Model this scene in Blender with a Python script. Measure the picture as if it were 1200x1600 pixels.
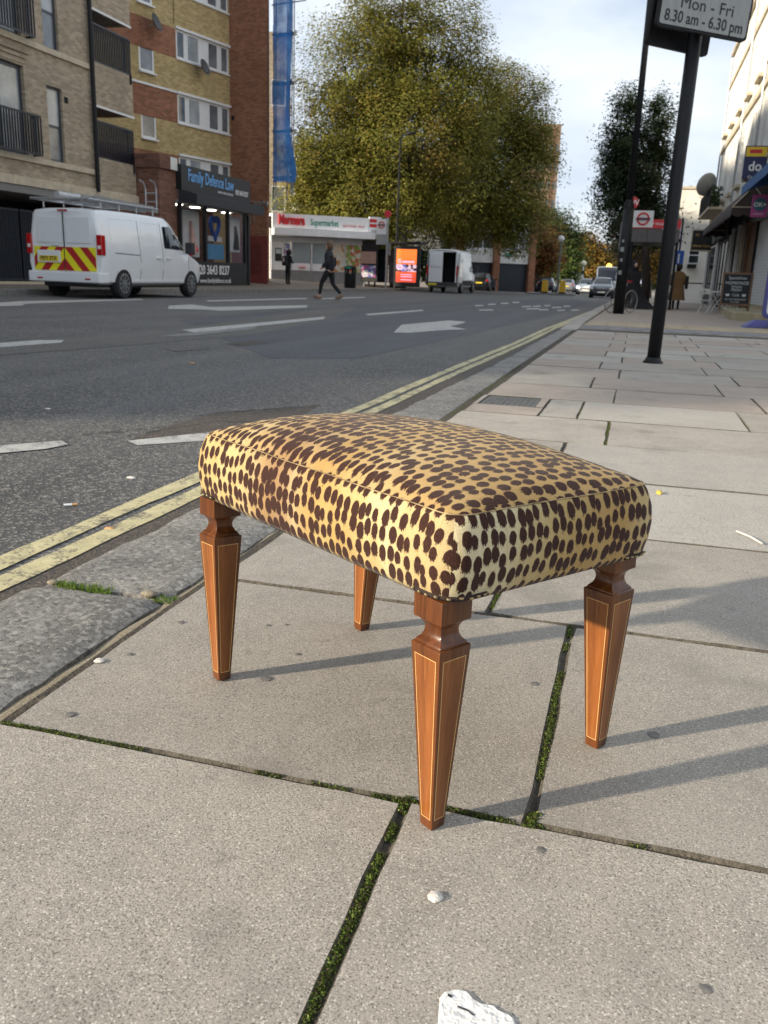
import bpy, bmesh, math, random
import numpy as np
from mathutils import Vector, Matrix, Euler

for o in list(bpy.data.objects):
    bpy.data.objects.remove(o)
random.seed(7)
S = bpy.context.scene
COL = S.collection
PI = math.pi
R = math.radians

# ------------------------------------------------------------------ camera
CH = 0.80
FPX, PITCH, ROLL, YAW = 1351.8, 0.26777, 0.03571, 0.26634      # focal length in 1200 px wide pixels, angles
_f = Vector((-math.sin(YAW) * math.cos(PITCH), math.cos(YAW) * math.cos(PITCH), -math.sin(PITCH)))
_r0 = Vector((math.cos(YAW), math.sin(YAW), 0))
_u0 = _r0.cross(_f)
_r = math.cos(ROLL) * _r0 + math.sin(ROLL) * _u0
_u = -math.sin(ROLL) * _r0 + math.cos(ROLL) * _u0
cd = bpy.data.cameras.new('camera')
cam = bpy.data.objects.new('camera', cd)
COL.objects.link(cam)
m = Matrix(((_r.x, _u.x, -_f.x, 0), (_r.y, _u.y, -_f.y, 0), (_r.z, _u.z, -_f.z, CH), (0, 0, 0, 1)))
cam.matrix_world = m
cd.sensor_fit = 'HORIZONTAL'
cd.sensor_width = 36
cd.lens = FPX / 1200 * 36
cd.clip_start = 0.05
cd.clip_end = 6000
cd.dof.use_dof = True
cd.dof.focus_distance = 1.5
cd.dof.aperture_fstop = 16
S.camera = cam

# ------------------------------------------------------------------ sky, sun, exposure
SUN_EL, SUN_AZ = 18.0, 36.5          # light travels towards +X +Y, azimuth measured from +X
W = bpy.data.worlds.new('World')
S.world = W
W.use_nodes = True
nt = W.node_tree
nt.nodes.clear()
N = nt.nodes.new
out = N('ShaderNodeOutputWorld')
bg = N('ShaderNodeBackground')
sky = N('ShaderNodeTexSky')
sky.sky_type = 'NISHITA'
sky.sun_disc = False
sky.sun_elevation = R(SUN_EL)
# sun stands at direction (-cos az, -sin az); the sky's rotation is clockwise from +Y
sky.sun_rotation = math.atan2(-math.cos(R(SUN_AZ)), -math.sin(R(SUN_AZ)))
sky.air_density = 1.0
sky.dust_density = 1.5
tc = N('ShaderNodeTexCoord')
mp = N('ShaderNodeMapping')
mp.inputs['Scale'].default_value = (1.6, 1.6, 4.2)
mp.inputs['Location'].default_value = (3.3, 1.2, 0.4)
nz = N('ShaderNodeTexNoise')
nz.inputs['Scale'].default_value = 1.5
nz.inputs['Detail'].default_value = 8
nz.inputs['Roughness'].default_value = 0.58
nz2 = N('ShaderNodeTexNoise')
nz2.inputs['Scale'].default_value = 2.6
nz2.inputs['Detail'].default_value = 6
r1 = N('ShaderNodeMapRange')
r1.inputs['From Min'].default_value = 0.30
r1.inputs['From Max'].default_value = 0.52
r1.inputs['To Min'].default_value = 0.62
r1.inputs['To Max'].default_value = 0.97
cr = N('ShaderNodeValToRGB')
cr.color_ramp.elements[0].position = 0.33
cr.color_ramp.elements[0].color = (3.45, 4.05, 4.9, 1)
cr.color_ramp.elements[1].position = 0.66
cr.color_ramp.elements[1].color = (5.55, 5.95, 6.45, 1)
mx = N('ShaderNodeMix')
mx.data_type = 'RGBA'
nt.links.new(tc.outputs['Generated'], mp.inputs['Vector'])
nt.links.new(mp.outputs['Vector'], nz.inputs['Vector'])
nt.links.new(mp.outputs['Vector'], nz2.inputs['Vector'])
nt.links.new(nz.outputs['Fac'], r1.inputs['Value'])
nt.links.new(nz2.outputs['Fac'], cr.inputs['Fac'])
nt.links.new(r1.outputs['Result'], mx.inputs[0])
nt.links.new(sky.outputs['Color'], mx.inputs[6])
nt.links.new(cr.outputs['Color'], mx.inputs[7])
nt.links.new(mx.outputs[2], bg.inputs['Color'])
bg.inputs['Strength'].default_value = 0.115
nt.links.new(bg.outputs['Background'], out.inputs['Surface'])

sd = bpy.data.lights.new('sun', 'SUN')
sd.energy = 4.6
sd.angle = R(1.3)
sd.color = (1.0, 0.87, 0.69)
sun = bpy.data.objects.new('sun', sd)
COL.objects.link(sun)
_sd = Vector((math.cos(R(SUN_EL)) * math.cos(R(SUN_AZ)), math.cos(R(SUN_EL)) * math.sin(R(SUN_AZ)), -math.sin(R(SUN_EL))))
sun.rotation_euler = _sd.to_track_quat('-Z', 'Y').to_euler()
sun.location = (-30, -22, 20)

S.view_settings.view_transform = 'Standard'
S.view_settings.look = 'None'
S.view_settings.exposure = 0.68
S.view_settings.gamma = 1
S.view_settings.use_curve_mapping = False
S.render.engine = 'CYCLES'
S.cycles.max_bounces = 6
S.cycles.diffuse_bounces = 3
S.cycles.glossy_bounces = 3
S.cycles.transmission_bounces = 4
S.render.resolution_x, S.render.resolution_y = 768, 1024

# ------------------------------------------------------------------ survey helpers (photo measurements to places in the street)
def G(x, y):
    """height of the road/pavement plane: the street falls away gently and rises to the far side"""
    return -.005 * max(min(y, 160) - 8, 0) + .010 * min(max(-x - 2, 0), 20)
def ray(px, py):
    return _f + (px - 600) / FPX * _r - (py - 800) / FPX * _u
def at(px, py, d):
    return Vector((0, 0, CH)) + d * ray(px, py)
def gp(px, py, dz=0.0):
    z = 0.0
    v = ray(px, py)
    for i in range(25):
        t = (z + dz - CH) / v.z
        p = Vector((0, 0, CH)) + t * v
        z = G(p.x, p.y)
    return p
def onx(px, py, X):
    v = ray(px, py)
    return Vector((0, 0, CH)) + (X / v.x) * v
def onv(px, py, P, D):
    """the point of the vertical plane through P along D that is seen at (px,py): returns s along D and z"""
    v = ray(px, py)
    n = Vector((-D[1], D[0], 0))
    t = (Vector((P[0], P[1], 0)) - Vector((0, 0, 0))).dot(n) / v.dot(n)
    q = Vector((0, 0, CH)) + t * v
    return (q.x - P[0]) * D[0] + (q.y - P[1]) * D[1], q.z

# ------------------------------------------------------------------ materials
MATS = {}
def M(name, col, rough=.6, var=.12, scale=6, bump=0, bscale=80, metal=0, spec=.5, col2=None, coat=0, emit=None, estr=0, detail=5, stretch=None, alpha=1, sheen=0):
    if name in MATS: return MATS[name]
    mt = bpy.data.materials.new(name)
    mt.use_nodes = True
    t = mt.node_tree
    b = t.nodes['Principled BSDF']
    b.inputs['Roughness'].default_value = rough
    b.inputs['Metallic'].default_value = metal
    b.inputs['Specular IOR Level'].default_value = spec
    b.inputs['Coat Weight'].default_value = coat
    b.inputs['Sheen Weight'].default_value = sheen
    tcn = t.nodes.new('ShaderNodeTexCoord')
    src = tcn.outputs['Object']
    if stretch:
        mpn = t.nodes.new('ShaderNodeMapping')
        mpn.inputs['Scale'].default_value = stretch
        t.links.new(src, mpn.inputs['Vector'])
        src = mpn.outputs['Vector']
    if var > 0:
        n = t.nodes.new('ShaderNodeTexNoise')
        n.inputs['Scale'].default_value = scale
        n.inputs['Detail'].default_value = detail
        n.inputs['Roughness'].default_value = .6
        t.links.new(src, n.inputs['Vector'])
        mr = t.nodes.new('ShaderNodeMapRange')
        mr.inputs['From Min'].default_value = .3
        mr.inputs['From Max'].default_value = .7
        t.links.new(n.outputs['Fac'], mr.inputs['Value'])
        x = t.nodes.new('ShaderNodeMix')
        x.data_type = 'RGBA'
        c1 = [max(0, c * (1 - var)) for c in col]
        c2 = list(col2) if col2 else [min(1, c * (1 + var)) for c in col]
        x.inputs[6].default_value = (*c1, 1)
        x.inputs[7].default_value = (*c2, 1)
        t.links.new(mr.outputs['Result'], x.inputs[0])
        t.links.new(x.outputs[2], b.inputs['Base Color'])
    else:
        b.inputs['Base Color'].default_value = (*col, 1)
    if bump:
        n2 = t.nodes.new('ShaderNodeTexNoise')
        n2.inputs['Scale'].default_value = bscale
        n2.inputs['Detail'].default_value = 4
        t.links.new(src, n2.inputs['Vector'])
        bp = t.nodes.new('ShaderNodeBump')
        bp.inputs['Strength'].default_value = bump
        bp.inputs['Distance'].default_value = .01
        t.links.new(n2.outputs['Fac'], bp.inputs['Height'])
        t.links.new(bp.outputs['Normal'], b.inputs['Normal'])
    if emit:
        b.inputs['Emission Color'].default_value = (*emit, 1)
        b.inputs['Emission Strength'].default_value = estr
    if alpha < 1:
        b.inputs['Alpha'].default_value = alpha
    MATS[name] = mt
    return mt

class NT:
    """tiny node-tree writer"""
    def __init__(s, name):
        s.m = bpy.data.materials.new(name)
        s.m.use_nodes = True
        s.t = s.m.node_tree
        s.b = s.t.nodes['Principled BSDF']
    def n(s, typ, **kw):
        nd = s.t.nodes.new('ShaderNode' + typ)
        for k, v in kw.items():
            if k.startswith('_'): setattr(nd, k[1:], v)
            else: nd.inputs[k.replace('__', ' ')].default_value = v
        return nd
    def l(s, a, b): s.t.links.new(a, b)
    def math(s, op, a, b=None, clamp=False):
        nd = s.t.nodes.new('ShaderNodeMath'); nd.operation = op; nd.use_clamp = clamp
        for i, v in enumerate((a, b)):
            if v is None: continue
            if isinstance(v, (int, float)): nd.inputs[i].default_value = v
            else: s.l(v, nd.inputs[i])
        return nd.outputs[0]
    def mix(s, fac, a, b, mode='MIX'):
        nd = s.t.nodes.new('ShaderNodeMix'); nd.data_type = 'RGBA'; nd.blend_type = mode
        for i, v in ((0, fac), (6, a), (7, b)):
            if isinstance(v, (int, float)): nd.inputs[i].default_value = v
            elif isinstance(v, tuple): nd.inputs[i].default_value = (*v, 1) if len(v) == 3 else v
            else: s.l(v, nd.inputs[i])
        return nd.outputs[2]
    def ramp(s, v, a, b, c=0.0, d=1.0, smooth=True):
        nd = s.t.nodes.new('ShaderNodeMapRange')
        if smooth: nd.interpolation_type = 'SMOOTHSTEP'
        s.l(v, nd.inputs[0])
        for i, x in enumerate((a, b, c, d)): nd.inputs[i + 1].default_value = x
        return nd.outputs[0]
    def noise(s, vec, scale, detail=4, rough=.55, dim='3D'):
        nd = s.t.nodes.new('ShaderNodeTexNoise'); nd.noise_dimensions = dim
        nd.inputs['Scale'].default_value = scale; nd.inputs['Detail'].default_value = detail; nd.inputs['Roughness'].default_value = rough
        s.l(vec, nd.inputs['Vector'])
        return nd.outputs['Fac']
    def bump(s, h, strength, dist=.005):
        nd = s.t.nodes.new('ShaderNodeBump'); nd.inputs['Strength'].default_value = strength; nd.inputs['Distance'].default_value = dist
        s.l(h, nd.inputs['Height'])
        s.l(nd.outputs['Normal'], s.b.inputs['Normal'])

def mat_concrete(name, base, dark, speck, warm):
    k = NT(name)
    P = k.n('NewGeometry').outputs['Position']
    big = k.noise(P, 2.3, 6, .68)
    mid = k.noise(P, 14, 5, .65)
    fine = k.noise(P, 270, 3, .8)
    vo = k.n('TexVoronoi', Scale=430.0)
    k.l(P, vo.inputs['Vector'])
    cell = k.n('SeparateColor')
    k.l(vo.outputs['Color'], cell.inputs[0])
    c = k.mix(k.ramp(big, .3, .7), dark, base)
    c = k.mix(k.ramp(mid, .35, .75, 0, .55), c, warm)
    c = k.mix(k.ramp(fine, .50, .32, 0, .9), c, tuple(x * .30 for x in dark))
    c = k.mix(k.ramp(fine, .58, .72, 0, .6), c, speck)
    c = k.mix(k.ramp(cell.outputs[0], .86, .97, 0, .75), c, speck)
    c = k.mix(k.ramp(cell.outputs[1], .90, .98, 0, .6), c, tuple(x * .3 for x in dark))
    # soft traffic grime, blotches with their own outlines
    st = k.noise(P, 3.1, 3, .5)
    c = k.mix(k.ramp(st, .56, .74, 0, .55), c, tuple(x * .60 for x in dark))
    oi = k.n('ObjectInfo')
    c = k.mix(k.ramp(oi.outputs['Random'], 0, 1, 0, .34, False), c, tuple(x * .66 for x in dark))
    st2 = k.noise(P, 9.0, 4, .6)
    c = k.mix(k.ramp(st2, .64, .72, 0, .35), c, tuple(x * .5 for x in dark))
    k.l(c, k.b.inputs['Base Color'])
    k.b.inputs['Roughness'].default_value = .88
    k.b.inputs['Specular IOR Level'].default_value = .25
    h = k.math('ADD', k.math('MULTIPLY', fine, .7), k.math('MULTIPLY', mid, .5))
    k.bump(h, .55, .004)
    MATS[name] = k.m
    return k.m
mat_concrete('flag_concrete', (.44, .403, .350), (.312, .284, .244), (.67, .625, .55), (.45, .402, .342))
mat_concrete('flag_pale', (.45, .42, .375), (.365, .34, .303), (.63, .595, .53), (.46, .42, .365))
mat_concrete('flag_pink', (.445, .382, .325), (.35, .299, .256), (.59, .52, .45), (.43, .352, .286))
mat_concrete('mortar', (.33, .29, .22), (.20, .17, .12), (.46, .42, .34), (.27, .22, .15))
mat_concrete('setts_grey', (.33, .33, .34), (.22, .22, .23), (.5, .5, .5), (.32, .30, .29))
mat_concrete('tactile_buff', (.52, .43, .30), (.42, .34, .24), (.6, .52, .4), (.5, .38, .25))
mat_concrete('step_stone', (.52, .46, .33), (.36, .31, .2), (.6, .54, .4), (.5, .40, .2))

def mat_granite(name):
    k = NT(name)
    P = k.n('NewGeometry').outputs['Position']
    big = k.noise(P, 5, 5, .6)
    vo = k.n('TexVoronoi', Scale=85.0)
    k.l(P, vo.inputs['Vector'])
    cell = k.n('SeparateColor'); k.l(vo.outputs['Color'], cell.inputs[0])
    fine = k.noise(P, 60, 5, .75)
    c = k.mix(k.ramp(big, .3, .7), (.135, .128, .118), (.24, .23, .21))
    c = k.mix(k.ramp(cell.outputs[0], .5, .95, 0, .6), c, (.38, .365, .33))
    c = k.mix(k.ramp(fine, .52, .36, 0, .8), c, (.06, .057, .052))
    k.l(c, k.b.inputs['Base Color'])
    k.b.inputs['Roughness'].default_value = .75
    k.bump(k.math('ADD', fine, k.math('MULTIPLY', big, .3)), .8, .008)
    MATS[name] = k.m
mat_granite('granite')

def mat_asphalt(name, lo, hi, stone, patchy=True):
    k = NT(name)
    P = k.n('NewGeometry').outputs['Position']
    big = k.noise(P, .55, 6, .6)
    mid = k.noise(P, 5, 5, .6)
    fine = k.noise(P, 150, 4, .75)
    vo = k.n('TexVoronoi', Scale=95.0)
    k.l(P, vo.inputs['Vector'])
    cell = k.n('SeparateColor'); k.l(vo.outputs['Color'], cell.inputs[0])
    # long tyre-polished streaks along the street
    mpn = k.n('Mapping', Scale=(1.6, .06, 1))
    k.l(P, mpn.inputs['Vector'])
    streak = k.noise(mpn.outputs['Vector'], 1.0, 4, .55)
    c = k.mix(k.ramp(big, .3, .7), lo, hi)
    c = k.mix(k.ramp(streak, .42, .68, 0, .55), c, tuple(x * 1.35 for x in hi))
    c = k.mix(k.ramp(mid, .58, .8, 0, .35), c, tuple(x * .6 for x in lo))
    c = k.mix(k.ramp(cell.outputs[0], .60, .95, 0, .95), c, stone)
    c = k.mix(k.ramp(fine, .5, .34, 0, .8), c, (.012, .012, .012))
    k.l(c, k.b.inputs['Base Color'])
    k.b.inputs['Roughness'].default_value = .72
    k.b.inputs['Specular IOR Level'].default_value = .4
    k.bump(k.math('ADD', fine, k.math('MULTIPLY', vo.outputs['Distance'], 1.0)), .8, .006)
    MATS[name] = k.m
mat_asphalt('asphalt', (.066, .066, .066), (.100, .099, .098), (.27, .25, .225))
mat_asphalt('asphalt_worn', (.085, .081, .075), (.115, .11, .10), (.20, .19, .17))
mat_asphalt('asphalt_brown', (.055, .047, .040), (.075, .064, .053), (.15, .12, .095))
mat_asphalt('asphalt_blue', (.074, .077, .084), (.094, .097, .104), (.12, .12, .125))
mat_asphalt('pave_far', (.15, .115, .085), (.21, .165, .125), (.28, .24, .2))

def mat_paint(name, col, under, wear):
    k = NT(name)
    P = k.n('NewGeometry').outputs['Position']
    a = k.noise(P, 9, 5, .7)
    b = k.noise(P, 90, 4, .75)
    w = k.math('ADD', k.math('MULTIPLY', a, .55), k.math('MULTIPLY', b, .45))
    c = k.mix(k.ramp(k.noise(P, 22, 4), .3, .75), tuple(x * .78 for x in col), col)
    c = k.mix(k.ramp(w, wear + .05, wear - .03), c, under)
    k.l(c, k.b.inputs['Base Color'])
    k.b.inputs['Roughness'].default_value = .7
    k.bump(b, .5, .004)
    MATS[name] = k.m
mat_paint('yellow_paint', (.56, .50, .285), (.16, .145, .105), .455)
mat_paint('white_paint', (.47, .46, .435), (.10, .098, .094), .42)
mat_paint('white_paint_faded', (.25, .245, .235), (.085, .082, .08), .45)

def mat_brick(name, c1, c2, mortar, scale=1.0, dirt=.5):
    k = NT(name)
    O = k.n('TexCoord').outputs['Object']
    sp = k.n('SeparateXYZ'); k.l(O, sp.inputs[0])
    cb = k.n('CombineXYZ')
    k.l(k.math('ADD', sp.outputs[0], sp.outputs[1]), cb.inputs[0])
    k.l(sp.outputs[2], cb.inputs[1])
    br = k.n('TexBrick', Scale=1.0 / scale, Mortar__Size=.008, Mortar__Smooth=.2, Bias=-.1, Brick__Width=.225, Row__Height=.075)
    k.l(cb.outputs[0], br.inputs['Vector'])
    br.inputs['Color1'].default_value = (*[x * .80 for x in c1], 1)
    br.inputs['Color2'].default_value = (*[x * 1.14 for x in c2], 1)
    br.inputs['Mortar'].default_value = (*mortar, 1)
    big = k.noise(O, .6, 5, .6)
    mid = k.noise(O, 4, 4, .6)
    c = k.mix(k.ramp(big, .3, .75, 0, dirt), br.outputs['Color'], tuple(x * .62 for x in c1))
    c = k.mix(k.ramp(mid, .5, .8, 0, .4), c, tuple(min(1, x * 1.2) for x in c2))
    k.l(c, k.b.inputs['Base Color'])
    k.b.inputs['Roughness'].default_value = .9
    k.b.inputs['Specular IOR Level'].default_value = .2
    k.bump(k.math('MULTIPLY', br.outputs['Fac'], -1.0), .5, .01)
    MATS[name] = k.m
mat_brick('brick_buff', (.40, .32, .225), (.50, .40, .29), (.43, .37, .29))
mat_brick('brick_yellow', (.50, .37, .16), (.58, .44, .21), (.44, .36, .25), dirt=.35)
mat_brick('brick_red', (.30, .125, .070), (.40, .17, .098), (.28, .21, .16))
mat_brick('brick_dark', (.20, .095, .066), (.28, .135, .095), (.15, .12, .1))
mat_brick('brick_brown_far', (.26, .17, .11), (.32, .21, .14), (.27, .22, .17))

M('limestone', (.54, .46, .34), .85, .15, 5, .2, 60)
M('soil', (.06, .05, .037), .95, .4, 30, .8, 90)
M('joint_dirt', (.095, .082, .062), .95, .5, 60, .6, 200)
M('terrain', (.09, .08, .06), .95, .3, .2)
M('render_white', (.74, .73, .70), .8, .12, 1.5, .1, 40)
M('render_cream', (.72, .69, .61), .8, .14, .9, .15, 30, col2=(.79, .77, .70))
M('trim_stone', (.52, .45, .33), .8, .2, 2.0)
M('frame_white', (.78, .78, .77), .4, .05, 3)
M('frame_grey', (.045, .055, .07), .4, .1, 5)
M('metal_black', (.009, .0095, .011), .5, .3, 12, .1, 200, spec=.28)
M('rail_navy', (.010, .014, .024), .4, .15, 8)
M('soffit', (.22, .21, .20), .8, .1, 2)
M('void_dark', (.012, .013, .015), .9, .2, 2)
M('door_navy', (.015, .022, .035), .5, .15, 3)
M('glass_dark', (.02, .024, .03), .05, .35, .9, spec=.6)
M('glass_pale', (.30, .33, .35), .08, .25, 1.3, spec=.8, col2=(.46, .49, .50))
M('glass_mid', (.12, .14, .16), .06, .4, 1.0, spec=.8, col2=(.24, .26, .28))
M('glass_clear', (.03, .035, .04), .03, 0, spec=.6, alpha=.14)
M('white_car', (.80, .81, .82), .28, .03, 2, coat=.6)
M('grey_trim', (.03, .03, .032), .6, .1, 10)
M('tyre', (.016, .016, .017), .85, .2, 20)
M('alloy', (.32, .33, .34), .35, .15, 8, metal=.7)
M('galv', (.42, .43, .44), .4, .2, 12, metal=.75)
M('light_red', (.45, .012, .012), .2, .2, 12, coat=.6)
M('light_clear', (.75, .75, .72), .15, .1, 8, coat=.6)
M('hi_yellow', (.82, .74, .02), .5, .05, 5)
M('hi_red', (.42, .018, .02), .5, .08, 5)
M('plate_yellow', (.78, .60, .04), .5, .05, 5)
M('plate_white', (.75, .75, .72), .5, .05, 5)
M('ink_black', (.014, .014, .015), .6, 0)
M('ink_white', (.80, .80, .79), .6, 0)
M('ink_blue', (.16, .42, .80), .5, 0)
M('ink_red', (.60, .025, .03), .5, 0)
M('ink_green', (.03, .27, .19), .5, 0)
M('ink_gold', (.60, .38, .10), .5, 0)
M('ink_chalk', (.62, .63, .62), .9, .2, 40)
M('sign_grey', (.30, .31, .30), .55, .12, 9, stretch=(6, 1, .6))
M('red_sign', (.62, .035, .045), .45, .06, 3)
M('white_sign', (.74, .74, .73), .45, .05, 3)
M('skin', (.55, .33, .24), .55, .06, 20)
M('black_cloth', (.010, .010, .012), .85, .3, 12, .4, 60)
M('navy_cloth', (.014, .016, .024), .8, .3, 12, .4, 50)
M('camel_cloth', (.24, .14, .06), .85, .15, 9, .3, 50)
M('hair_brown', (.13, .075, .04), .6, .3, 40)
M('hair_dark', (.02, .013, .010), .6, .3, 40)
M('shoe_tan', (.22, .13, .08), .6, .15, 20)
M('bark', (.085, .072, .055), .9, .35, 4, .6, 20)
M('bark_pale', (.22, .20, .15), .9, .45, 3, .5, 15, col2=(.30, .27, .2))
M('bark_dark', (.045, .035, .028), .9, .3, 6, .5, 20)

# ------------------------------------------------------------------ mesh builder
class MB:
    def __init__(s):
        s.v = []; s.f = []; s.mi = []
    def add(s, vs, fs, mi=0):
        o = len(s.v)
        s.v += [tuple(v) for v in vs]
        s.f += [tuple(i + o for i in f) for f in fs]
        s.mi += [mi] * len(fs)
        return s
    def bx(s, x0, x1, y0, y1, z0, z1, mi=0):
        v = [(x0, y0, z0), (x1, y0, z0), (x1, y1, z0), (x0, y1, z0), (x0, y0, z1), (x1, y0, z1), (x1, y1, z1), (x0, y1, z1)]
        return s.add(v, [(0, 3, 2, 1), (4, 5, 6, 7), (0, 1, 5, 4), (1, 2, 6, 5), (2, 3, 7, 6), (3, 0, 4, 7)], mi)
    def obx(s, c, size, mat3=None, mi=0):
        hx, hy, hz = [q / 2 for q in size]
        v = [Vector((a * hx, b * hy, d * hz)) for d in (-1, 1) for (a, b) in ((-1, -1), (1, -1), (1, 1), (-1, 1))]
        if mat3 is not None: v = [mat3 @ q for q in v]
        c = Vector(c)
        return s.add([q + c for q in v], [(0, 3, 2, 1), (4, 5, 6, 7), (0, 1, 5, 4), (1, 2, 6, 5), (2, 3, 7, 6), (3, 0, 4, 7)], mi)
    def tube(s, pts, rs, n=8, caps=True, mi=0):
        pts = [Vector(p) for p in pts]
        if isinstance(rs, (int, float)): rs = [rs] * len(pts)
        vs = []; fs = []
        prev = None
        for i, p in enumerate(pts):
            a = pts[max(i - 1, 0)]; b = pts[min(i + 1, len(pts) - 1)]
            d = (b - a)
            d = d.normalized() if d.length > 1e-9 else Vector((0, 0, 1))
            if prev is None:
                ref = Vector((1, 0, 0)) if abs(d.x) < .8 else Vector((0, 1, 0))
            else: ref = prev
            e1 = (ref - d * ref.dot(d)).normalized()
            prev = e1
            e2 = d.cross(e1)
            for k in range(n):
                t = 2 * PI * k / n
                vs.append(p + (e1 * math.cos(t) + e2 * math.sin(t)) * rs[i])
        for i in range(len(pts) - 1):
            for k in range(n):
                k2 = (k + 1) % n
                fs.append((i * n + k, i * n + k2, (i + 1) * n + k2, (i + 1) * n + k))
        if caps:
            fs.append(tuple(range(n - 1, -1, -1)))
            fs.append(tuple((len(pts) - 1) * n + k for k in range(n)))
        return s.add(vs, fs, mi)
    def prism(s, poly, lift, mi=0):
        """poly: 3-D outline, lift: vector"""
        n = len(poly); L = Vector(lift)
        a = [Vector(p) for p in poly]
        vs = a + [p + L for p in a]
        fs = [tuple(range(n - 1, -1, -1)), tuple(range(n, 2 * n))] + [(i, (i + 1) % n, n + (i + 1) % n, n + i) for i in range(n)]
        return s.add(vs, fs, mi)
    def lathe(s, prof, c=(0, 0, 0), n=16, mi=0, sx=1, sy=1):
        vs = []; fs = []
        for (r_, z) in prof:
            for k in range(n):
                t = 2 * PI * k / n
                vs.append((c[0] + r_ * sx * math.cos(t), c[1] + r_ * sy * math.sin(t), c[2] + z))
        m_ = len(prof)
        for i in range(m_ - 1):
            for k in range(n):
                k2 = (k + 1) % n
                fs.append((i * n + k, i * n + k2, (i + 1) * n + k2, (i + 1) * n + k))
        fs.append(tuple(range(n - 1, -1, -1)))
        fs.append(tuple((m_ - 1) * n + k for k in range(n)))
        return s.add(vs, fs, mi)
    def build(s, name, mat, parent=None, smooth=False, bevel=0, seg=2, angle=None):
        me = bpy.data.meshes.new(name)
        me.from_pydata(s.v, [], s.f)
        for q in (mat if isinstance(mat, (list, tuple)) else [mat]):
            me.materials.append(MATS[q] if isinstance(q, str) else q)
        if isinstance(mat, (list, tuple)): me.polygons.foreach_set('material_index', s.mi)
        if bevel:
            bm = bmesh.new(); bm.from_mesh(me)
            es = [e for e in bm.edges if len(e.link_faces) == 2 and e.calc_face_angle(0) > .5]
            bmesh.ops.bevel(bm, geom=es, offset=bevel, segments=seg, profile=.6, affect='EDGES', clamp_overlap=True)
            bm.to_mesh(me); bm.free()
        if smooth:
            if angle:
                me.polygons.foreach_set('use_smooth', [True] * len(me.polygons))
                try: me.set_sharp_from_angle(angle=R(angle))
                except Exception: pass
            else:
                me.polygons.foreach_set('use_smooth', [True] * len(me.polygons))
        me.update()
        return put(name, me, parent)

def put(name, me, parent=None):
    o = bpy.data.objects.new(name, me)
    COL.objects.link(o)
    if parent is not None: o.parent = parent
    return o
def tag(o, label=None, cat=None, group=None, kind=None):
    if label: o['label'] = label
    if cat: o['category'] = cat
    if group: o['group'] = group
    if kind: o['kind'] = kind
    return o
def thing(name, label, cat, loc=(0, 0, 0), rz=0, group=None):
    o = bpy.data.objects.new(name, None)
    o.empty_display_size = .2
    COL.objects.link(o)
    o.location = loc
    o.rotation_euler = (0, 0, rz)
    return tag(o, label, cat, group)
def copy_tree(o, parent=None):
    c = o.copy(); COL.objects.link(c); c.parent = parent
    for ch in list(o.children): copy_tree(ch, c)
    return c
def text(s, size, mat, parent, loc, rot=(PI / 2, 0, 0), name='lettering', align='CENTER', depth=.004, sx=1.0, bold=0.0, shear=0):
    cu = bpy.data.curves.new('txt', 'FONT')
    cu.body = s; cu.size = size; cu.extrude = depth; cu.align_x = align; cu.align_y = 'CENTER'
    cu.offset = bold; cu.resolution_u = 3; cu.shear = shear
    o = bpy.data.objects.new('txt', cu)
    COL.objects.link(o)
    dg = bpy.context.evaluated_depsgraph_get()
    me = bpy.data.meshes.new_from_object(o.evaluated_get(dg))
    bpy.data.objects.remove(o); bpy.data.curves.remove(cu)
    me.materials.clear()
    me.materials.append(MATS[mat] if isinstance(mat, str) else mat)
    q = put(name, me, parent)
    q.location = loc; q.rotation_euler = rot; q.scale = (sx, 1, 1)
    return q
def skin(name, joints, edges, mat, parent=None, sub=2, root=0):
    """joints: list of (x,y,z,r or (rx,ry))"""
    me = bpy.data.meshes.new(name)
    me.from_pydata([j[:3] for j in joints], edges, [])
    o = bpy.data.objects.new(name, me)
    COL.objects.link(o)
    md = o.modifiers.new('s', 'SKIN'); md.use_smooth_shade = True
    sv = me.skin_vertices[0].data
    for i, j in enumerate(joints):
        rr = j[3] if isinstance(j[3], tuple) else (j[3], j[3])
        sv[i].radius = rr
        sv[i].use_root = (i == root)
    sb = o.modifiers.new('u', 'SUBSURF'); sb.levels = sub; sb.render_levels = sub
    dg = bpy.context.evaluated_depsgraph_get()
    me2 = bpy.data.meshes.new_from_object(o.evaluated_get(dg))
    bpy.data.objects.remove(o); bpy.data.meshes.remove(me)
    me2.materials.clear(); me2.materials.append(MATS[mat])
    me2.polygons.foreach_set('use_smooth', [True] * len(me2.polygons))
    return put(name, me2, parent)
def boolean(o, cutter):
    md = o.modifiers.new('b', 'BOOLEAN'); md.operation = 'DIFFERENCE'; md.object = cutter; md.solver = 'EXACT'
    dg = bpy.context.evaluated_depsgraph_get()
    me = bpy.data.meshes.new_from_object(o.evaluated_get(dg))
    o.modifiers.clear()
    old = o.data; o.data = me
    bpy.data.meshes.remove(old)
    bpy.data.objects.remove(cutter)

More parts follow.
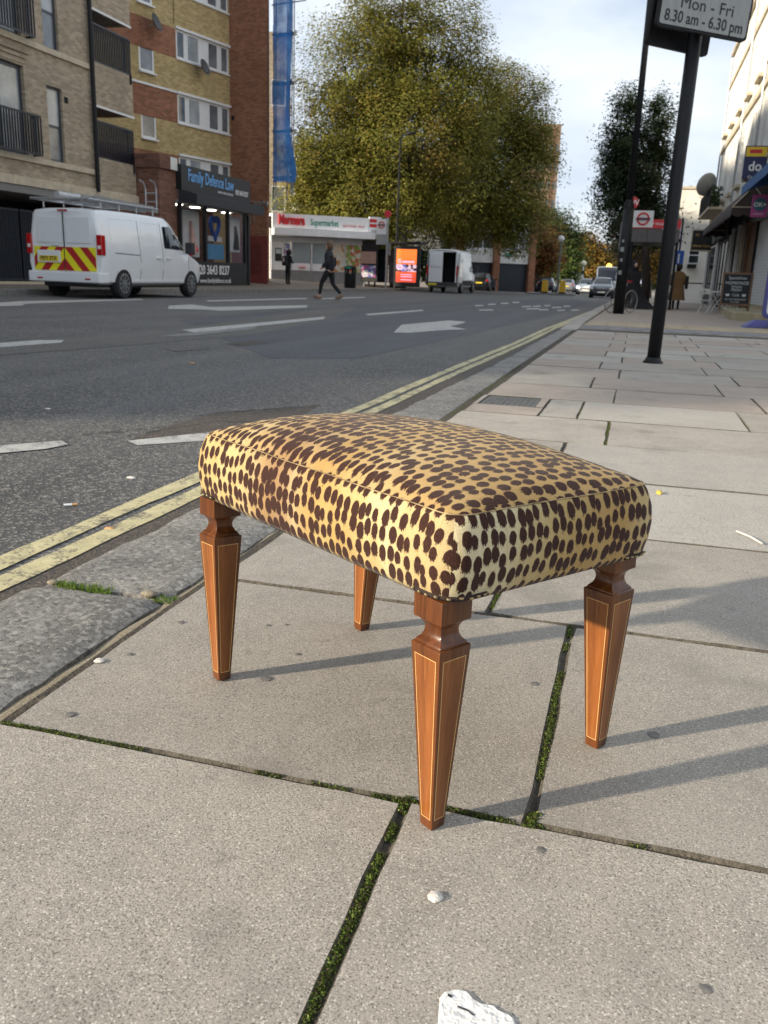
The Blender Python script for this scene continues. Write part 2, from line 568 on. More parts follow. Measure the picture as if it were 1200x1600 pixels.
# wall in the local facade frame: x to the right, -y outward, z up, with openings cut out and reveals
def wall(mb, x0, x1, z0, z1, ops=(), y=0.0, reveal=.12, mi=0, rmi=None):
    xs = sorted({x0, x1, *[q for o in ops for q in o[:2]]})
    zs = sorted({z0, z1, *[q for o in ops for q in o[2:]]})
    xs = [x for x in xs if x0 <= x <= x1]; zs = [z for z in zs if z0 <= z <= z1]
    for i in range(len(xs) - 1):
        for j in range(len(zs) - 1):
            cx, cz = (xs[i] + xs[i + 1]) / 2, (zs[j] + zs[j + 1]) / 2
            if any(o[0] < cx < o[1] and o[2] < cz < o[3] for o in ops): continue
            mb.add([(xs[i], y, zs[j]), (xs[i + 1], y, zs[j]), (xs[i + 1], y, zs[j + 1]), (xs[i], y, zs[j + 1])], [(0, 1, 2, 3)], mi)
    rm = mi if rmi is None else rmi
    for a, b, c, d in ops:
        yy = y + reveal
        mb.add([(a, y, c), (b, y, c), (b, y, d), (a, y, d), (a, yy, c), (b, yy, c), (b, yy, d), (a, yy, d)],
               [(0, 4, 5, 1), (1, 5, 6, 2), (2, 6, 7, 3), (3, 7, 4, 0)], rm)
def window(parent, x0, x1, z0, z1, y, frame='frame_white', glass='glass_mid', cuts=(), rails=(), t=.06, name='window', sill=None, glasses=None):
    """frame with mullions at the given fractions; each pane is a sub-part"""
    mb = MB()
    d0, d1 = y - .03, y + .03
    mb.bx(x0, x1, d0, d1, z0, z0 + t).bx(x0, x1, d0, d1, z1 - t, z1).bx(x0, x0 + t, d0, d1, z0 + t, z1 - t).bx(x1 - t, x1, d0, d1, z0 + t, z1 - t)
    cx = [x0 + t] + [x0 + (x1 - x0) * c for c in cuts] + [x1 - t]
    cz = [z0 + t] + [z0 + (z1 - z0) * c for c in rails] + [z1 - t]
    for c in cx[1:-1]: mb.bx(c - t / 2, c + t / 2, d0 + .003, d1, z0 + t, z1 - t)
    for c in cz[1:-1]: mb.bx(x0 + t, x1 - t, d0 + .006, d1, c - t / 2, c + t / 2)
    if sill: mb.bx(x0 - .05, x1 + .05, y - .16, y + .02, z0 - .06, z0 - .002)
    w = mb.build(name, frame, parent)
    k = 0
    for i in range(len(cx) - 1):
        for j in range(len(cz) - 1):
            g = glasses[k % len(glasses)] if glasses else glass
            k += 1
            MB().bx(cx[i], cx[i + 1], y - .006, y + .006, cz[j], cz[j + 1]).build('pane', g, w)
    return w

# ================================================================== SETTING: ground, road, pavements
def rnd(a, b): return random.uniform(a, b)
def sheet(name, xs, ys, zf, mat, kind='structure'):
    mb = MB()
    nx = len(xs)
    vs = [(x, y, zf(x, y)) for y in ys for x in xs]
    fs = [(j * nx + i, j * nx + i + 1, (j + 1) * nx + i + 1, (j + 1) * nx + i) for j in range(len(ys) - 1) for i in range(nx - 1)]
    mb.add(vs, fs)
    o = mb.build(name, mat)
    o['kind'] = kind
    return o
def frange(a, b, s):
    r_ = []
    while a < b - 1e-6:
        r_.append(a); a += s
    return r_ + [b]
def xi(y): return min(-1.0, -1.07 + .012 * (y - 1.2))          # inner edge of the kerb stones
def xo(y): return min(-1.26, -1.43 + .025 * (y - 1.7))         # outer edge
RD = -.035
def Zr(x, y): return G(x, y) + RD
ground = sheet('ground', [-3000, -400, -100, -40, -14, 0, 5, 40, 400, 3000], [-3000, -300, -40, 0, 8, 80, 160, 400, 3000], lambda x, y: G(x, y) - .35, 'terrain')
road = sheet('road', frange(-14.02, -1.2, 1.28), frange(-12, 60, 4) + [80, 110, 160, 300], Zr, 'asphalt')

def FZ(x, y):      # far-side pavement: flat by the kerb, then a rising forecourt
    t = min(1, max(0, (y - 28) / 10))
    return G(-14, y) + .10 + (.055 * min(max(0, -x - 15.2), 8)) * t * max(0, 1 - max(0, y - 52) / 25)
far_pave = sheet('far_pavement', [-60, -40, -30, -26, -24, -22, -20, -19, -18, -17.5, -17, -16, -15, -14.18], frange(-12, 64, 2) + [75, 90, 120, 200, 300], FZ, 'pave_far')
near_pave = sheet('near_pavement', [-.98, 0, 1, 2, 3, 4, 6, 12], [-12, -6, -2, 0, 8, 16.9, 17.0] + frange(18, 66, 4) + [90, 160, 300],
                  lambda x, y: G(x, y) + (-.035 if y < 16.95 else -.004), 'flag_pink')
bed = sheet('pavement_bed', [-1.03, -1.0, 0, 1, 2, 3, 4.2], [-3, 0, 4, 8, 12, 16.9], lambda x, y: G(x, y) - .0065, 'soil')

# --- flagstones, each one its own piece of the near pavement
def flag(x0, x1, y0, y1, mat, near):
    g = .0032 if not near else .0042
    n = 9 if near else 3
    jit = .003 if near else .002
    x0 += g; x1 -= g; y0 += g; y1 -= g
    cs = [(x0, y0), (x1, y0), (x1, y1), (x0, y1)]
    ring = []
    skx, sky_ = rnd(-.006, .006), rnd(-.005, .005)
    for i in range(4):
        a = cs[i]; b = cs[(i + 1) % 4]
        for k in range(n):
            t = k / n
            px, py = a[0] + (b[0] - a[0]) * t, a[1] + (b[1] - a[1]) * t
            j = jit if k else jit * 2.2
            ring.append((px + rnd(-j, j) + skx * (py - y0), py + rnd(-j, j) + sky_ * (px - x0)))
    cx, cy = (x0 + x1) / 2, (y0 + y1) / 2
    tx, ty, tz = rnd(-.0012, .0012), rnd(-.0012, .0012), rnd(-.0012, .0012)
    z = lambda p, d: G(p[0], p[1]) + tz + tx * (p[0] - cx) + ty * (p[1] - cy) + d
    ins = [(cx + (p[0] - cx) * (1 - .005 / max(.1, abs(x1 - x0) / 2)), cy + (p[1] - cy) * (1 - .005 / max(.1, abs(y1 - y0) / 2))) for p in ring]
    N_ = len(ring)
    vs = [(*p, z(p, 0)) for p in ins] + [(*p, z(p, -.004 - rnd(0, .002))) for p in ring] + [(*p, z(p, -.045)) for p in ring]
    fs = [tuple(range(N_))] + [(N_ + i, N_ + (i + 1) % N_, (i + 1) % N_, i) for i in range(N_)] + [(2 * N_ + i, 2 * N_ + (i + 1) % N_, N_ + (i + 1) % N_, N_ + i) for i in range(N_)]
    mb = MB(); mb.add(vs, fs)
    mb.mi = [0] + [1] * N_ + [1] * N_
    o = mb.build('flagstone', [mat, 'joint_dirt'], near_pave)
    return o
random.seed(11)
row_y = [.34 + .83 * k for k in range(-1, 20)]
for k in range(len(row_y) - 1):
    y0, y1 = row_y[k], row_y[k + 1]
    if y1 > 16.9: y1 = 16.9
    base = -.268 if (k % 2 == 1) else -.07
    left = xi(y0) + .055
    xs = [left] + [base + .985 * q for q in range(0, 5) if base + .985 * q > left + .1]
    xs = [x for x in xs if x < 3.9] + [4.15]
    for i in range(len(xs) - 1):
        mt = random.choice(['flag_concrete'] * 6 + ['flag_pale', 'flag_pink']) if y0 < 5 else random.choice(['flag_pink', 'flag_pink', 'flag_concrete', 'flag_pale'])
        if y0 < 2: mt = 'flag_concrete'
        a, b = xs[i], xs[i + 1]
        if k == 7 and i == 0:      # an iron inspection cover and a newer slab replace this one
            flag(-.50, b, y0, y1, 'flag_pale', True)
            flag(a, -.50, y0, y0 + .36, 'flag_pink', False)
            flag(a, -.93, y0 + .36, y1, 'flag_concrete', False); flag(-.56, -.50, y0 + .36, y1, 'flag_pink', False)
            mb = MB().bx(-.925, -.565, y0 + .375, y1 - .01, -.03, -.006)
            for q in range(9):
                for w in range(9):
                    mb.bx(-.91 + q * .037, -.89 + q * .037, y0 + .385 + w * .046, y0 + .41 + w * .046, -.0065, -.003)
            cov = mb.build('inspection_cover', M('cover_iron', (.10, .10, .095), .6, .3, 30, .4, 120))
            tag(cov, 'small dark iron inspection cover set between slabs by the kerb', 'inspection cover')
            continue
        flag(a, b, y0, y1, mt, y0 < 4.6)
# mortar fillet between kerb and flags
ys = frange(-1.5, 17, .12)
mb = MB(); vs = []; fs = []
for i, y in enumerate(ys):
    a = xi(y) - .004 + rnd(-.006, .006); b = xi(y) + .056 + rnd(-.006, .006); z = G(0, y) - .010 + rnd(-.006, .004)
    vs += [(a, y, z - .012), ((a + b) / 2 + rnd(-.01, .01), y, z), (b, y, z - .004)]
for i in range(len(ys) - 1):
    fs += [(3 * i, 3 * i + 1, 3 * i + 4, 3 * i + 3), (3 * i + 1, 3 * i + 2, 3 * i + 5, 3 * i + 4)]
mb.add(vs, fs).build('mortar_fillet', 'mortar', near_pave, smooth=True)

# --- granite kerb stones
kerb = tag(thing('kerb', None, None), kind='structure')
def kerbstone(y0, y1, detail, parent, xof, xif, zf, mat='granite', h=.0):
    nx, ny = (9, 22) if detail else (3, 5)
    vs = []; fs = []
    sd_ = rnd(0, 100)
    dxr = rnd(-.012, .012)
    for j in range(ny + 1):
        for i in range(nx + 1):
            u, v = i / nx, j / ny
            y = y0 + .012 + (y1 - y0 - .024) * v
            xa, xb = xof(y) + dxr, xif(y) + dxr * .3
            x = xa + (xb - xa) * u
            e = min(u, 1 - u) * (xb - xa); e2 = min(v, 1 - v) * (y1 - y0)
            rad = .014
            dz = 0
            for q in (e, e2):
                if q < rad: dz -= (1 - math.sqrt(max(0, 1 - (1 - q / rad) ** 2))) * rad * .75
            if detail: 
                y += rnd(-.006, .006) if e2 < .001 else 0
                x += rnd(-.006, .006) if e < .001 else 0
                dz += rnd(-.0014, .0014) + .0025 * math.sin(3.1 * x * 6 + sd_) * math.sin(y * 9 + sd_)
            vs.append((x, y, zf(x, y) + h + dz))
    w = nx + 1
    for j in range(ny):
        for i in range(nx): fs.append((j * w + i, j * w + i + 1, (j + 1) * w + i + 1, (j + 1) * w + i))
    edge = [i for i in range(w)] + [j * w + nx for j in range(1, ny + 1)] + [ny * w + i for i in range(nx - 1, -1, -1)] + [j * w for j in range(ny - 1, 0, -1)]
    o_ = len(vs)
    vs += [(vs[e][0], vs[e][1], zf(vs[e][0], vs[e][1]) + h - .20) for e in edge]
    for k in range(len(edge)):
        k2 = (k + 1) % len(edge)
        fs.append((edge[k], o_ + k, o_ + k2, edge[k2]))
    mb = MB(); mb.add(vs, fs)
    return mb.build('kerb_stone', mat, parent, smooth=True, angle=50)
ky = [-2.2, -.85, .5, 1.83] + [3.15 + 1.32 * i for i in range(11)]
for i in range(len(ky) - 1):
    kerbstone(ky[i], ky[i + 1], ky[i] < 6, kerb, xo, xi, lambda x, y: G(0, y) - .004)
for i in range(30):
    y = ky[-1] + i * 1.32
    kerbstone(y, y + 1.32, False, kerb, lambda y: -1.27, lambda y: -.97, lambda x, y: G(0, y) + min(.06, .02 * (y - 16)), 'flag_pale')
fkerb = tag(thing('far_kerb', None, None), kind='structure')
for i in range(52):
    y = -2 + i * 1.3
    kerbstone(y, y + 1.3, False, fkerb, lambda y: -14.20, lambda y: -13.98, lambda x, y: G(-14, y) + .105, 'granite')
MB().bx(-14.2, -13.98, 65.6, 160, -1.2, G(-14, 100) + .3).build('kerb_run', 'granite', fkerb)

# --- setts and tactile paving where the side entrance crosses
mb = MB()
for j in range(9):
    for i in range(34):
        x = -.95 + i * .145 + (j % 2) * .07; y = 17.02 + j * .145
        mb.bx(x, x + .13, y, y + .13, G(0, y) - .05, G(0, y) + .004 + rnd(-.004, .008))
o = mb.build('sett', 'setts_grey', near_pave); o['kind'] = 'stuff'
tac = thing('tactile_paving', None, None); tac['kind'] = 'structure'
for i in range(12):
    for j in range(5):
        x, y = -.93 + i * .405, 18.5 + j * .405
        MB().bx(x, x + .395, y, y + .395, G(0, y) - .03, G(0, y) + .006).build('tactile_slab', 'tactile_buff', tac)

# --- road surface patches, markings
def roadpoly(name, pts, mat, dz, px=True):
    P = [gp(a, b, RD) for a, b in pts] if px else [Vector((a, b, Zr(a, b))) for a, b in pts]
    vs = [(p.x, p.y, Zr(p.x, p.y) + dz) for p in P]
    mb = MB()
    # orient upward
    area = sum(vs[i][0] * vs[(i + 1) % len(vs)][1] - vs[(i + 1) % len(vs)][0] * vs[i][1] for i in range(len(vs)))
    mb.add(vs, [tuple(range(len(vs))) if area > 0 else tuple(range(len(vs) - 1, -1, -1))])
    return mb.build(name, mat, road)
def strip(name, path, w, mat, dz, wob=.0, step=.1):
    """path: function y -> centre x, over (y0,y1)"""
    fx, y0, y1 = path
    ys_ = frange(y0, y1, step)
    vs = []; fs = []
    wa = wb = 0
    for y in ys_:
        wa = wa * .8 + rnd(-wob, wob); wb = wb * .8 + rnd(-wob, wob)
        c = fx(y)
        for x in (c - w / 2 + wa, c + w / 2 + wb): vs.append((x, y, Zr(x, y) + dz))
    for i in range(len(ys_) - 1): fs.append((2 * i, 2 * i + 1, 2 * i + 3, 2 * i + 2))
    mb = MB(); mb.add(vs, fs)
    return mb.build(name, mat, road)
random.seed(5)
# patches of different asphalt (trench repairs and the worn centre strip)
roadpoly('asphalt_patch', [(-60, 535), (250, 517), (400, 497), (520, 480), (560, 480), (520, 498), (400, 522), (200, 540), (-60, 560)], 'asphalt_worn', .003)
roadpoly('asphalt_patch', [(280, 500), (520, 478), (680, 470), (900, 468), (930, 472), (860, 495), (560, 560), (420, 560)], 'asphalt_blue', .0025)
roadpoly('asphalt_patch', [(196, 690), (258, 668), (330, 648), (420, 640), (500, 634), (420, 680), (318, 678), (200, 688)], 'asphalt_brown', .003)
strip('asphalt_gutter', (lambda y: (xo(y) - 1.50 + .02 * min(1, (y - 2) / 8)) / 2 - .02, -3, 17), .17, 'asphalt_brown', .003, .008)
# double yellow lines
def yl1(y): return -1.665 + .0125 * (min(max(y, 1.7), 12) - 1.7)
def yl2(y): return -1.550 + .0125 * (min(max(y, 1.7), 12) - 1.7)
strip('yellow_line', (yl1, -3, 17.4), .082, 'yellow_paint', .006, .0045)
strip('yellow_line', (yl2, -3, 17.4), .078, 'yellow_paint', .006, .0045)
strip('yellow_line', (lambda y: -1.47 + .012 * (y - 17.4), 17.4, 40), .20, 'yellow_paint', .006, .004, .5)
WM = 'white_paint'
for pts in ([(-70, 703), (96, 690), (107, 696), (70, 703), (-70, 716)], [(199, 690), (215, 697), (318, 690), (420, 676), (420, 664), (315, 678)],
            [(-60, 541), (60, 532), (100, 532), (96, 536), (-60, 548)], [(283, 516), (508, 495), (506, 499), (305, 520)],
            [(264, 478), (300, 476), (330, 480), (481, 477), (478, 481), (345, 486), (318, 484), (262, 483)],
            [(-40, 476), (30, 471), (222, 467), (224, 469), (40, 475), (34, 478), (-40, 480)],
            [(570, 491), (660, 484), (662, 486), (577, 493)],
            [(615, 520), (627, 508), (701, 501), (728, 503), (722, 506), (703, 510), (729, 515), (695, 516), (669, 518), (640, 520.5)],
            [(322, 469.5), (480, 465.5), (480, 467.5), (326, 471.5)], [(500, 466), (570, 464), (570, 465.5), (500, 468)]):
    roadpoly('lane_marking', pts, WM, .005)
for pts in ([(248, 526), (300, 520), (400, 511), (398, 514), (300, 525)],):
    roadpoly('lane_marking', pts, 'white_paint_faded', .0055)
for (x, y, w) in ((742, 477, 12), (762, 475, 12), (782, 473.5, 12), (800, 472, 11), (748, 484, 22), (815, 478.5, 14), (832, 478, 12), (842, 483.5, 14), (862, 480, 14), (850, 477, 9), (880, 478, 10), (870, 484.5, 12), (822, 482, 20), (892, 484, 12)):
    roadpoly('lane_marking', [(x, y), (x + w, y - .4), (x + w + 1.5, y + 1.3), (x + 1, y + 1.7)], WM, .005)
# cracks: thin dark seams lying in the surface
def crack(pts):
    vs = []; fs = []
    P = []
    for i in range(len(pts) - 1):
        for k in range(6):
            t = k / 6
            P.append((pts[i][0] * (1 - t) + pts[i + 1][0] * t + rnd(-2, 2), pts[i][1] * (1 - t) + pts[i + 1][1] * t + rnd(-1.0, 1.0)))
    for a in P:
        q = gp(a[0], a[1], RD); w = rnd(.004, .013)
        vs += [(q.x, q.y - w, Zr(q.x, q.y) + .0045), (q.x, q.y + w, Zr(q.x, q.y) + .0045)]
    for i in range(len(P) - 1): fs.append((2 * i, 2 * i + 2, 2 * i + 3, 2 * i + 1))
    mb = MB(); mb.add(vs, fs).build('road_crack', 'void_dark', road)
crack([(92, 690), (130, 680), (200, 674), (258, 667), (300, 652), (330, 647), (420, 640), (520, 632)])
crack([(160, 690), (230, 676), (330, 660), (440, 660)])
# drain/utility cover in the road
roadpoly('road_cover', [(255, 545), (310, 540), (330, 545), (275, 550)], 'asphalt_worn', .004)
roadpoly('road_cover', [(352, 538), (395, 533), (425, 536), (380, 541)], 'asphalt_brown', .004)

# --- moss and little weeds in the joints
def mat_leaf(name, trans=.36, rough=.6):
    k = NT(name)
    a = k.n('Attribute', _attribute_name='tint')
    k.l(a.outputs['Color'], k.b.inputs['Base Color'])
    k.b.inputs['Roughness'].default_value = rough
    k.b.inputs['Specular IOR Level'].default_value = .3
    tr = k.n('BsdfTranslucent')
    k.l(a.outputs['Color'], tr.inputs['Color'])
    ms = k.n('MixShader', Fac=trans)
    o_ = k.t.nodes['Material Output']
    k.l(k.b.outputs[0], ms.inputs[1]); k.l(tr.outputs[0], ms.inputs[2]); k.l(ms.outputs[0], o_.inputs['Surface'])
    MATS[name] = k.m
mat_leaf('leaf')
def quads(name, C, E1, E2, cols, mat, parent=None):
    """C: centres, E1/E2 half axes (numpy n x 3): diamond-shaped leaves bent along the middle"""
    n = len(C)
    Nn = np.cross(E1, E2); Nn /= (np.linalg.norm(Nn, axis=1, keepdims=True) + 1e-9)
    L = np.linalg.norm(E2, axis=1, keepdims=True)
    V = np.stack([C - E1, C - E2 * .55 + Nn * L * .18, C + E1, C + E2 * .55 + Nn * L * .18], 1)
    # five-corner leaf: base, side, tip, side
    V = V.reshape(-1, 3)
    me = bpy.data.meshes.new(name)
    me.vertices.add(4 * n); me.vertices.foreach_set('co', V.astype(np.float32).ravel())
    me.loops.add(4 * n); me.loops.foreach_set('vertex_index', np.arange(4 * n, dtype=np.int32))
    me.polygons.add(n)
    me.polygons.foreach_set('loop_start', np.arange(0, 4 * n, 4, dtype=np.int32))
    me.polygons.foreach_set('loop_total', np.full(n, 4, dtype=np.int32))
    ca = me.color_attributes.new('tint', 'FLOAT_COLOR', 'POINT')
    cc = np.ones((4 * n, 4), np.float32); cc[:, :3] = np.repeat(cols, 4, 0)
    ca.data.foreach_set('color', cc.ravel())
    me.update(calc_edges=True)
    me.materials.append(MATS[mat])
    return put(name, me, parent)
RG = np.random.default_rng(3)
def rand_axes(n, s1, s2, up=0.0):
    a = RG.normal(size=(n, 3)); a /= np.linalg.norm(a, axis=1, keepdims=True)
    b = RG.normal(size=(n, 3)); b[:, 2] += up
    b -= a * (a * b).sum(1, keepdims=True); b /= np.linalg.norm(b, axis=1, keepdims=True)
    return a * np.asarray(s1).reshape(-1, 1), b * np.asarray(s2).reshape(-1, 1)
def pal(n, cols, w, jit=.15):
    cols = np.array(cols); idx = RG.choice(len(cols), n, p=np.array(w) / sum(w))
    return np.clip(cols[idx] * (1 + RG.normal(0, jit, (n, 1))), .004, 1)
mossC = []
def mossline(a, b, dens, w, seed, cover=.7):
    L = math.hypot(b[0] - a[0], b[1] - a[1]); n = int(L * dens)
    t = RG.random(n)
    k = np.sin(t * L * 9 + seed) + np.sin(t * L * 23 + seed * 2) * .6 + np.sin(t * L * 51 + seed) * .4
    keep = k > np.quantile(k, 1 - cover)
    t = t[keep]
    o_ = RG.normal(0, w, len(t))
    d = np.array([b[0] - a[0], b[1] - a[1]]) / L
    x = a[0] + (b[0] - a[0]) * t - d[1] * o_; y = a[1] + (b[1] - a[1]) * t + d[0] * o_
    z = -.005 + RG.random(len(t)) * .007 - np.abs(o_) * .3
    mossC.append(np.stack([x, y, z], 1))
mossline((-1.02, 1.17), (-.27, 1.17), 3600, .0036, 1, .62)
mossline((-.27, 1.17), (.0, 1.172), 5200, .0045, 2, .62)
mossline((.0, 1.17), (.6, 1.17), 2200, .0032, 3, .42)
mossline((-.268, .4), (-.268, 1.17), 8200, .0056, 4, .78)
mossline((-.07, 1.18), (-.07, 2.0), 4400, .0046, 5, .66)
mossline((-.268, 2.0), (-.268, 2.2), 5000, .006, 6, .7)
mossline((-.07, 1.16), (-.06, 1.21), 30000, .012, 7, .9)
mossline((-.268, 1.14), (-.26, 1.19), 26000, .011, 8, .9)
mossline((-.07, 4.48), (-.07, 5.3), 1500, .006, 9, .8)
mossline((-.26, 5.3), (-.26, 6.1), 1200, .006, 10, .8)
mossline((.725, 5.3), (.725, 6.1), 900, .006, 11, .8)
mossline((-.5, 5.3), (-.3, 6.15), 500, .006, 12, .6)
mossline((-1.0, 6.15), (-.3, 6.15), 900, .006, 13, .8)
mossline((-1.0, 4.6), (-1.0, 8.5), 700, .006, 14, .7)
mossline((-1.0, 7.0), (-.2, 7.0), 600, .006, 14, .6)
C_ = np.concatenate(mossC)
e1, e2 = rand_axes(len(C_), RG.uniform(.0012, .0034, len(C_)), RG.uniform(.0012, .0032, len(C_)), .6)
moss = quads('moss', C_, e1, e2, pal(len(C_), [(.10, .155, .022), (.15, .22, .032), (.055, .08, .018), (.24, .28, .07), (.07, .055, .03)], [4, 3, 4, 1, 5]), 'leaf')
tag(moss, 'green moss filling the joints between the paving slabs', 'moss', kind='stuff')
# grass tuft between two kerb stones
def tuft(name, x0, x1, y0, y1, z, n, h, label):
    c = np.stack([RG.uniform(x0, x1, n), RG.uniform(y0, y1, n), np.full(n, z)], 1)
    up = RG.normal(0, .45, (n, 3)); up[:, 2] = RG.uniform(.5, 1.2, n)
    up /= np.linalg.norm(up, axis=1, keepdims=True)
    up *= RG.uniform(.4, 1, (n, 1)) * h
    sd_ = RG.normal(size=(n, 3)); sd_ -= up * (sd_ * up).sum(1, keepdims=True) / (up * up).sum(1, keepdims=True)
    sd_ /= np.linalg.norm(sd_, axis=1, keepdims=True)
    o = quads(name, c + up, up, sd_ * .0022, pal(n, [(.13, .22, .03), (.20, .28, .05), (.08, .13, .02)], [3, 2, 2]), 'leaf')
    return tag(o, label, 'grass', kind='stuff')
tuft('grass_tuft', -1.38, -1.22, 1.815, 1.85, -.02, 420, .013, 'short green grass growing between two granite kerb stones')
tuft('grass_tuft', -1.12, -1.04, 1.82, 1.86, -.02, 160, .010, 'sparse green weeds in the kerb joint beside the mortar')
for (x, y) in ((-1.30, 1.835), (-1.2, 1.84)):
    pass
mb = MB()
mb.lathe([(.001, -.012), (.016, -.008), (.020, -.001), (.012, .004), (.002, .005)], (-1.115, 1.842, -.004), 10, sx=1.2, sy=.8)
mb.build('mortar_lump', 'mortar', kerb, smooth=True)
mb = MB(); mb.lathe([(.001, -.012), (.02, -.006), (.02, -.002), (.010, .002), (.002, .003)], (-1.395, 1.835, -.006), 10, sx=.8, sy=.7)
mb.build('mortar_lump', 'mortar', kerb, smooth=True)

# ================================================================== THE STOOL
def mat_wood(name, dark, mid, light, along=(26, 26, 2.2)):
    k = NT(name)
    O = k.n('TexCoord').outputs['Object']
    mpn = k.n('Mapping', Scale=along); k.l(O, mpn.inputs['Vector'])
    g = k.noise(mpn.outputs['Vector'], 1.0, 6, .6)
    mp2 = k.n('Mapping', Scale=(along[0] * 9, along[1] * 9, along[2] * 2.5)); k.l(O, mp2.inputs['Vector'])
    g2 = k.noise(mp2.outputs['Vector'], 1.0, 4, .6)
    c = k.mix(k.ramp(g, .3, .7), dark, mid)
    c = k.mix(k.ramp(g2, .5, .75, 0, .55), c, light)
    c = k.mix(k.ramp(g2, .42, .25, 0, .5), c, tuple(x * .45 for x in dark))
    k.l(c, k.b.inputs['Base Color'])
    k.b.inputs['Roughness'].default_value = .30
    k.b.inputs['Coat Weight'].default_value = .25
    k.b.inputs['Specular IOR Level'].default_value = .35
    k.b.inputs['Coat Roughness'].default_value = .16
    k.bump(g2, .12, .001)
    MATS[name] = k.m
mat_wood('walnut', (.058, .018, .005), (.145, .045, .011), (.21, .073, .021))
mat_wood('walnut_panel', (.135, .043, .010), (.265, .088, .021), (.355, .13, .039))
mat_wood('inlay_wood', (.58, .34, .12), (.68, .43, .17), (.75, .5, .22))
M('brass_nail', (.40, .30, .15), .35, .4, 300, metal=.9, col2=(.62, .52, .32))
M('braid_dark', (.025, .014, .010), .9, .3, 200)

def mat_spots():
    k = NT('leopard_velvet')
    uvn = k.n('UVMap'); uv = uvn.outputs[0]
    sp = k.n('SeparateXYZ'); k.l(uv, sp.inputs[0])
    u, v = sp.outputs[0], sp.outputs[1]
    # feathered, woven edges: jitter along the pile direction that changes quickly across it
    cb = k.n('CombineXYZ'); k.l(k.math('MULTIPLY', u, 520.0), cb.inputs[0]); k.l(k.math('MULTIPLY', v, 150.0), cb.inputs[1])
    jag = k.noise(cb.outputs[0], 1.0, 3, .7, '2D')
    cbb = k.n('CombineXYZ'); k.l(k.math('MULTIPLY', u, 9.0), cbb.inputs[0]); k.l(k.math('MULTIPLY', v, 6.0), cbb.inputs[1])
    wob = k.n('TexNoise', Scale=1.0, Detail=2.0); k.l(cbb.outputs[0], wob.inputs['Vector'])
    ws = k.n('SeparateXYZ'); k.l(wob.outputs['Color'], ws.inputs[0])
    u2 = k.math('ADD', k.math('MULTIPLY', u, 1 / .0182), k.math('MULTIPLY', k.math('SUBTRACT', ws.outputs[0], .5), .9))
    v2 = k.math('ADD', k.math('ADD', k.math('MULTIPLY', v, 1 / .0285), k.math('MULTIPLY', k.math('SUBTRACT', jag, .5), .34)), k.math('MULTIPLY', k.math('SUBTRACT', ws.outputs[1], .5), .9))
    cc = k.n('CombineXYZ'); k.l(u2, cc.inputs[0]); k.l(v2, cc.inputs[1])
    vo = k.n('TexVoronoi', Scale=1.0, Randomness=.47); vo.voronoi_dimensions = '2D'
    k.l(cc.outputs[0], vo.inputs['Vector'])
    cs = k.n('SeparateColor'); k.l(vo.outputs['Color'], cs.inputs[0])
    thr = k.math('ADD', k.math('MULTIPLY', cs.outputs[0], .13), .362)
    att = k.n('Attribute', _attribute_name='zone')
    zs = k.n('SeparateColor'); k.l(att.outputs['Color'], zs.inputs[0])
    thr = k.math('ADD', thr, k.math('MULTIPLY', zs.outputs[1], .07))
    d = k.math('SUBTRACT', thr, vo.outputs['Distance'])
    d = k.math('ADD', d, k.math('MULTIPLY', k.math('SUBTRACT', jag, .5), .20))
    spot = k.ramp(d, -.025, .03)
    # streaky tails just outside the spots
    tail = k.math('MULTIPLY', k.ramp(d, -.13, -.01), k.ramp(jag, .58, .66))
    # ground colour: bands that change across the length of the cloth
    cbd = k.n('CombineXYZ'); k.l(k.math('MULTIPLY', u, 5.2), cbd.inputs[0]); k.l(k.math('MULTIPLY', v, 1.5), cbd.inputs[1])
    band = k.noise(cbd.outputs[0], 1.0, 3, .55, '2D')
    cst = k.n('CombineXYZ'); k.l(k.math('MULTIPLY', u, 160.0), cst.inputs[0]); k.l(k.math('MULTIPLY', v, 8.0), cst.inputs[1])
    stri = k.noise(cst.outputs[0], 1.0, 3, .6, '2D')
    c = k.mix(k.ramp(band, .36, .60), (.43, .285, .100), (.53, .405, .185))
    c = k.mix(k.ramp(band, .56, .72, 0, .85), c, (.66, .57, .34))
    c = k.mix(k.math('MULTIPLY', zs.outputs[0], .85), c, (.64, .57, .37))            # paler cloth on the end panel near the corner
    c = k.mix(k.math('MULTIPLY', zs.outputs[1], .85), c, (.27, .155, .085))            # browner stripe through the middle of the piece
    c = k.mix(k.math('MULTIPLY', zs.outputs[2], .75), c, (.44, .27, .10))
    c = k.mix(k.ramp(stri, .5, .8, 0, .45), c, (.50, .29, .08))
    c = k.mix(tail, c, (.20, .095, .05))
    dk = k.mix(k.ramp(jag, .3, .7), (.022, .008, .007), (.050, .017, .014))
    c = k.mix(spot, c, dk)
    k.l(c, k.b.inputs['Base Color'])
    k.b.inputs['Roughness'].default_value = .85
    k.b.inputs['Specular IOR Level'].default_value = .15
    k.b.inputs['Sheen Weight'].default_value = .12
    k.b.inputs['Sheen Roughness'].default_value = .4
    wv = k.n('CombineXYZ'); k.l(k.math('MULTIPLY', u, 900.0), wv.inputs[0]); k.l(k.math('MULTIPLY', v, 700.0), wv.inputs[1])
    wn = k.noise(wv.outputs[0], 1.0, 2, .6, '2D')
    h = k.math('ADD', k.math('MULTIPLY', wn, .8), k.math('MULTIPLY', spot, .5))
    k.bump(h, .5, .0018)
    c = k.mix(k.ramp(wn, .52, .34, 0, .35), c, (.10, .06, .025))
    k.l(c, k.b.inputs['Base Color'])
    MATS['leopard_velvet'] = k.m
mat_spots()

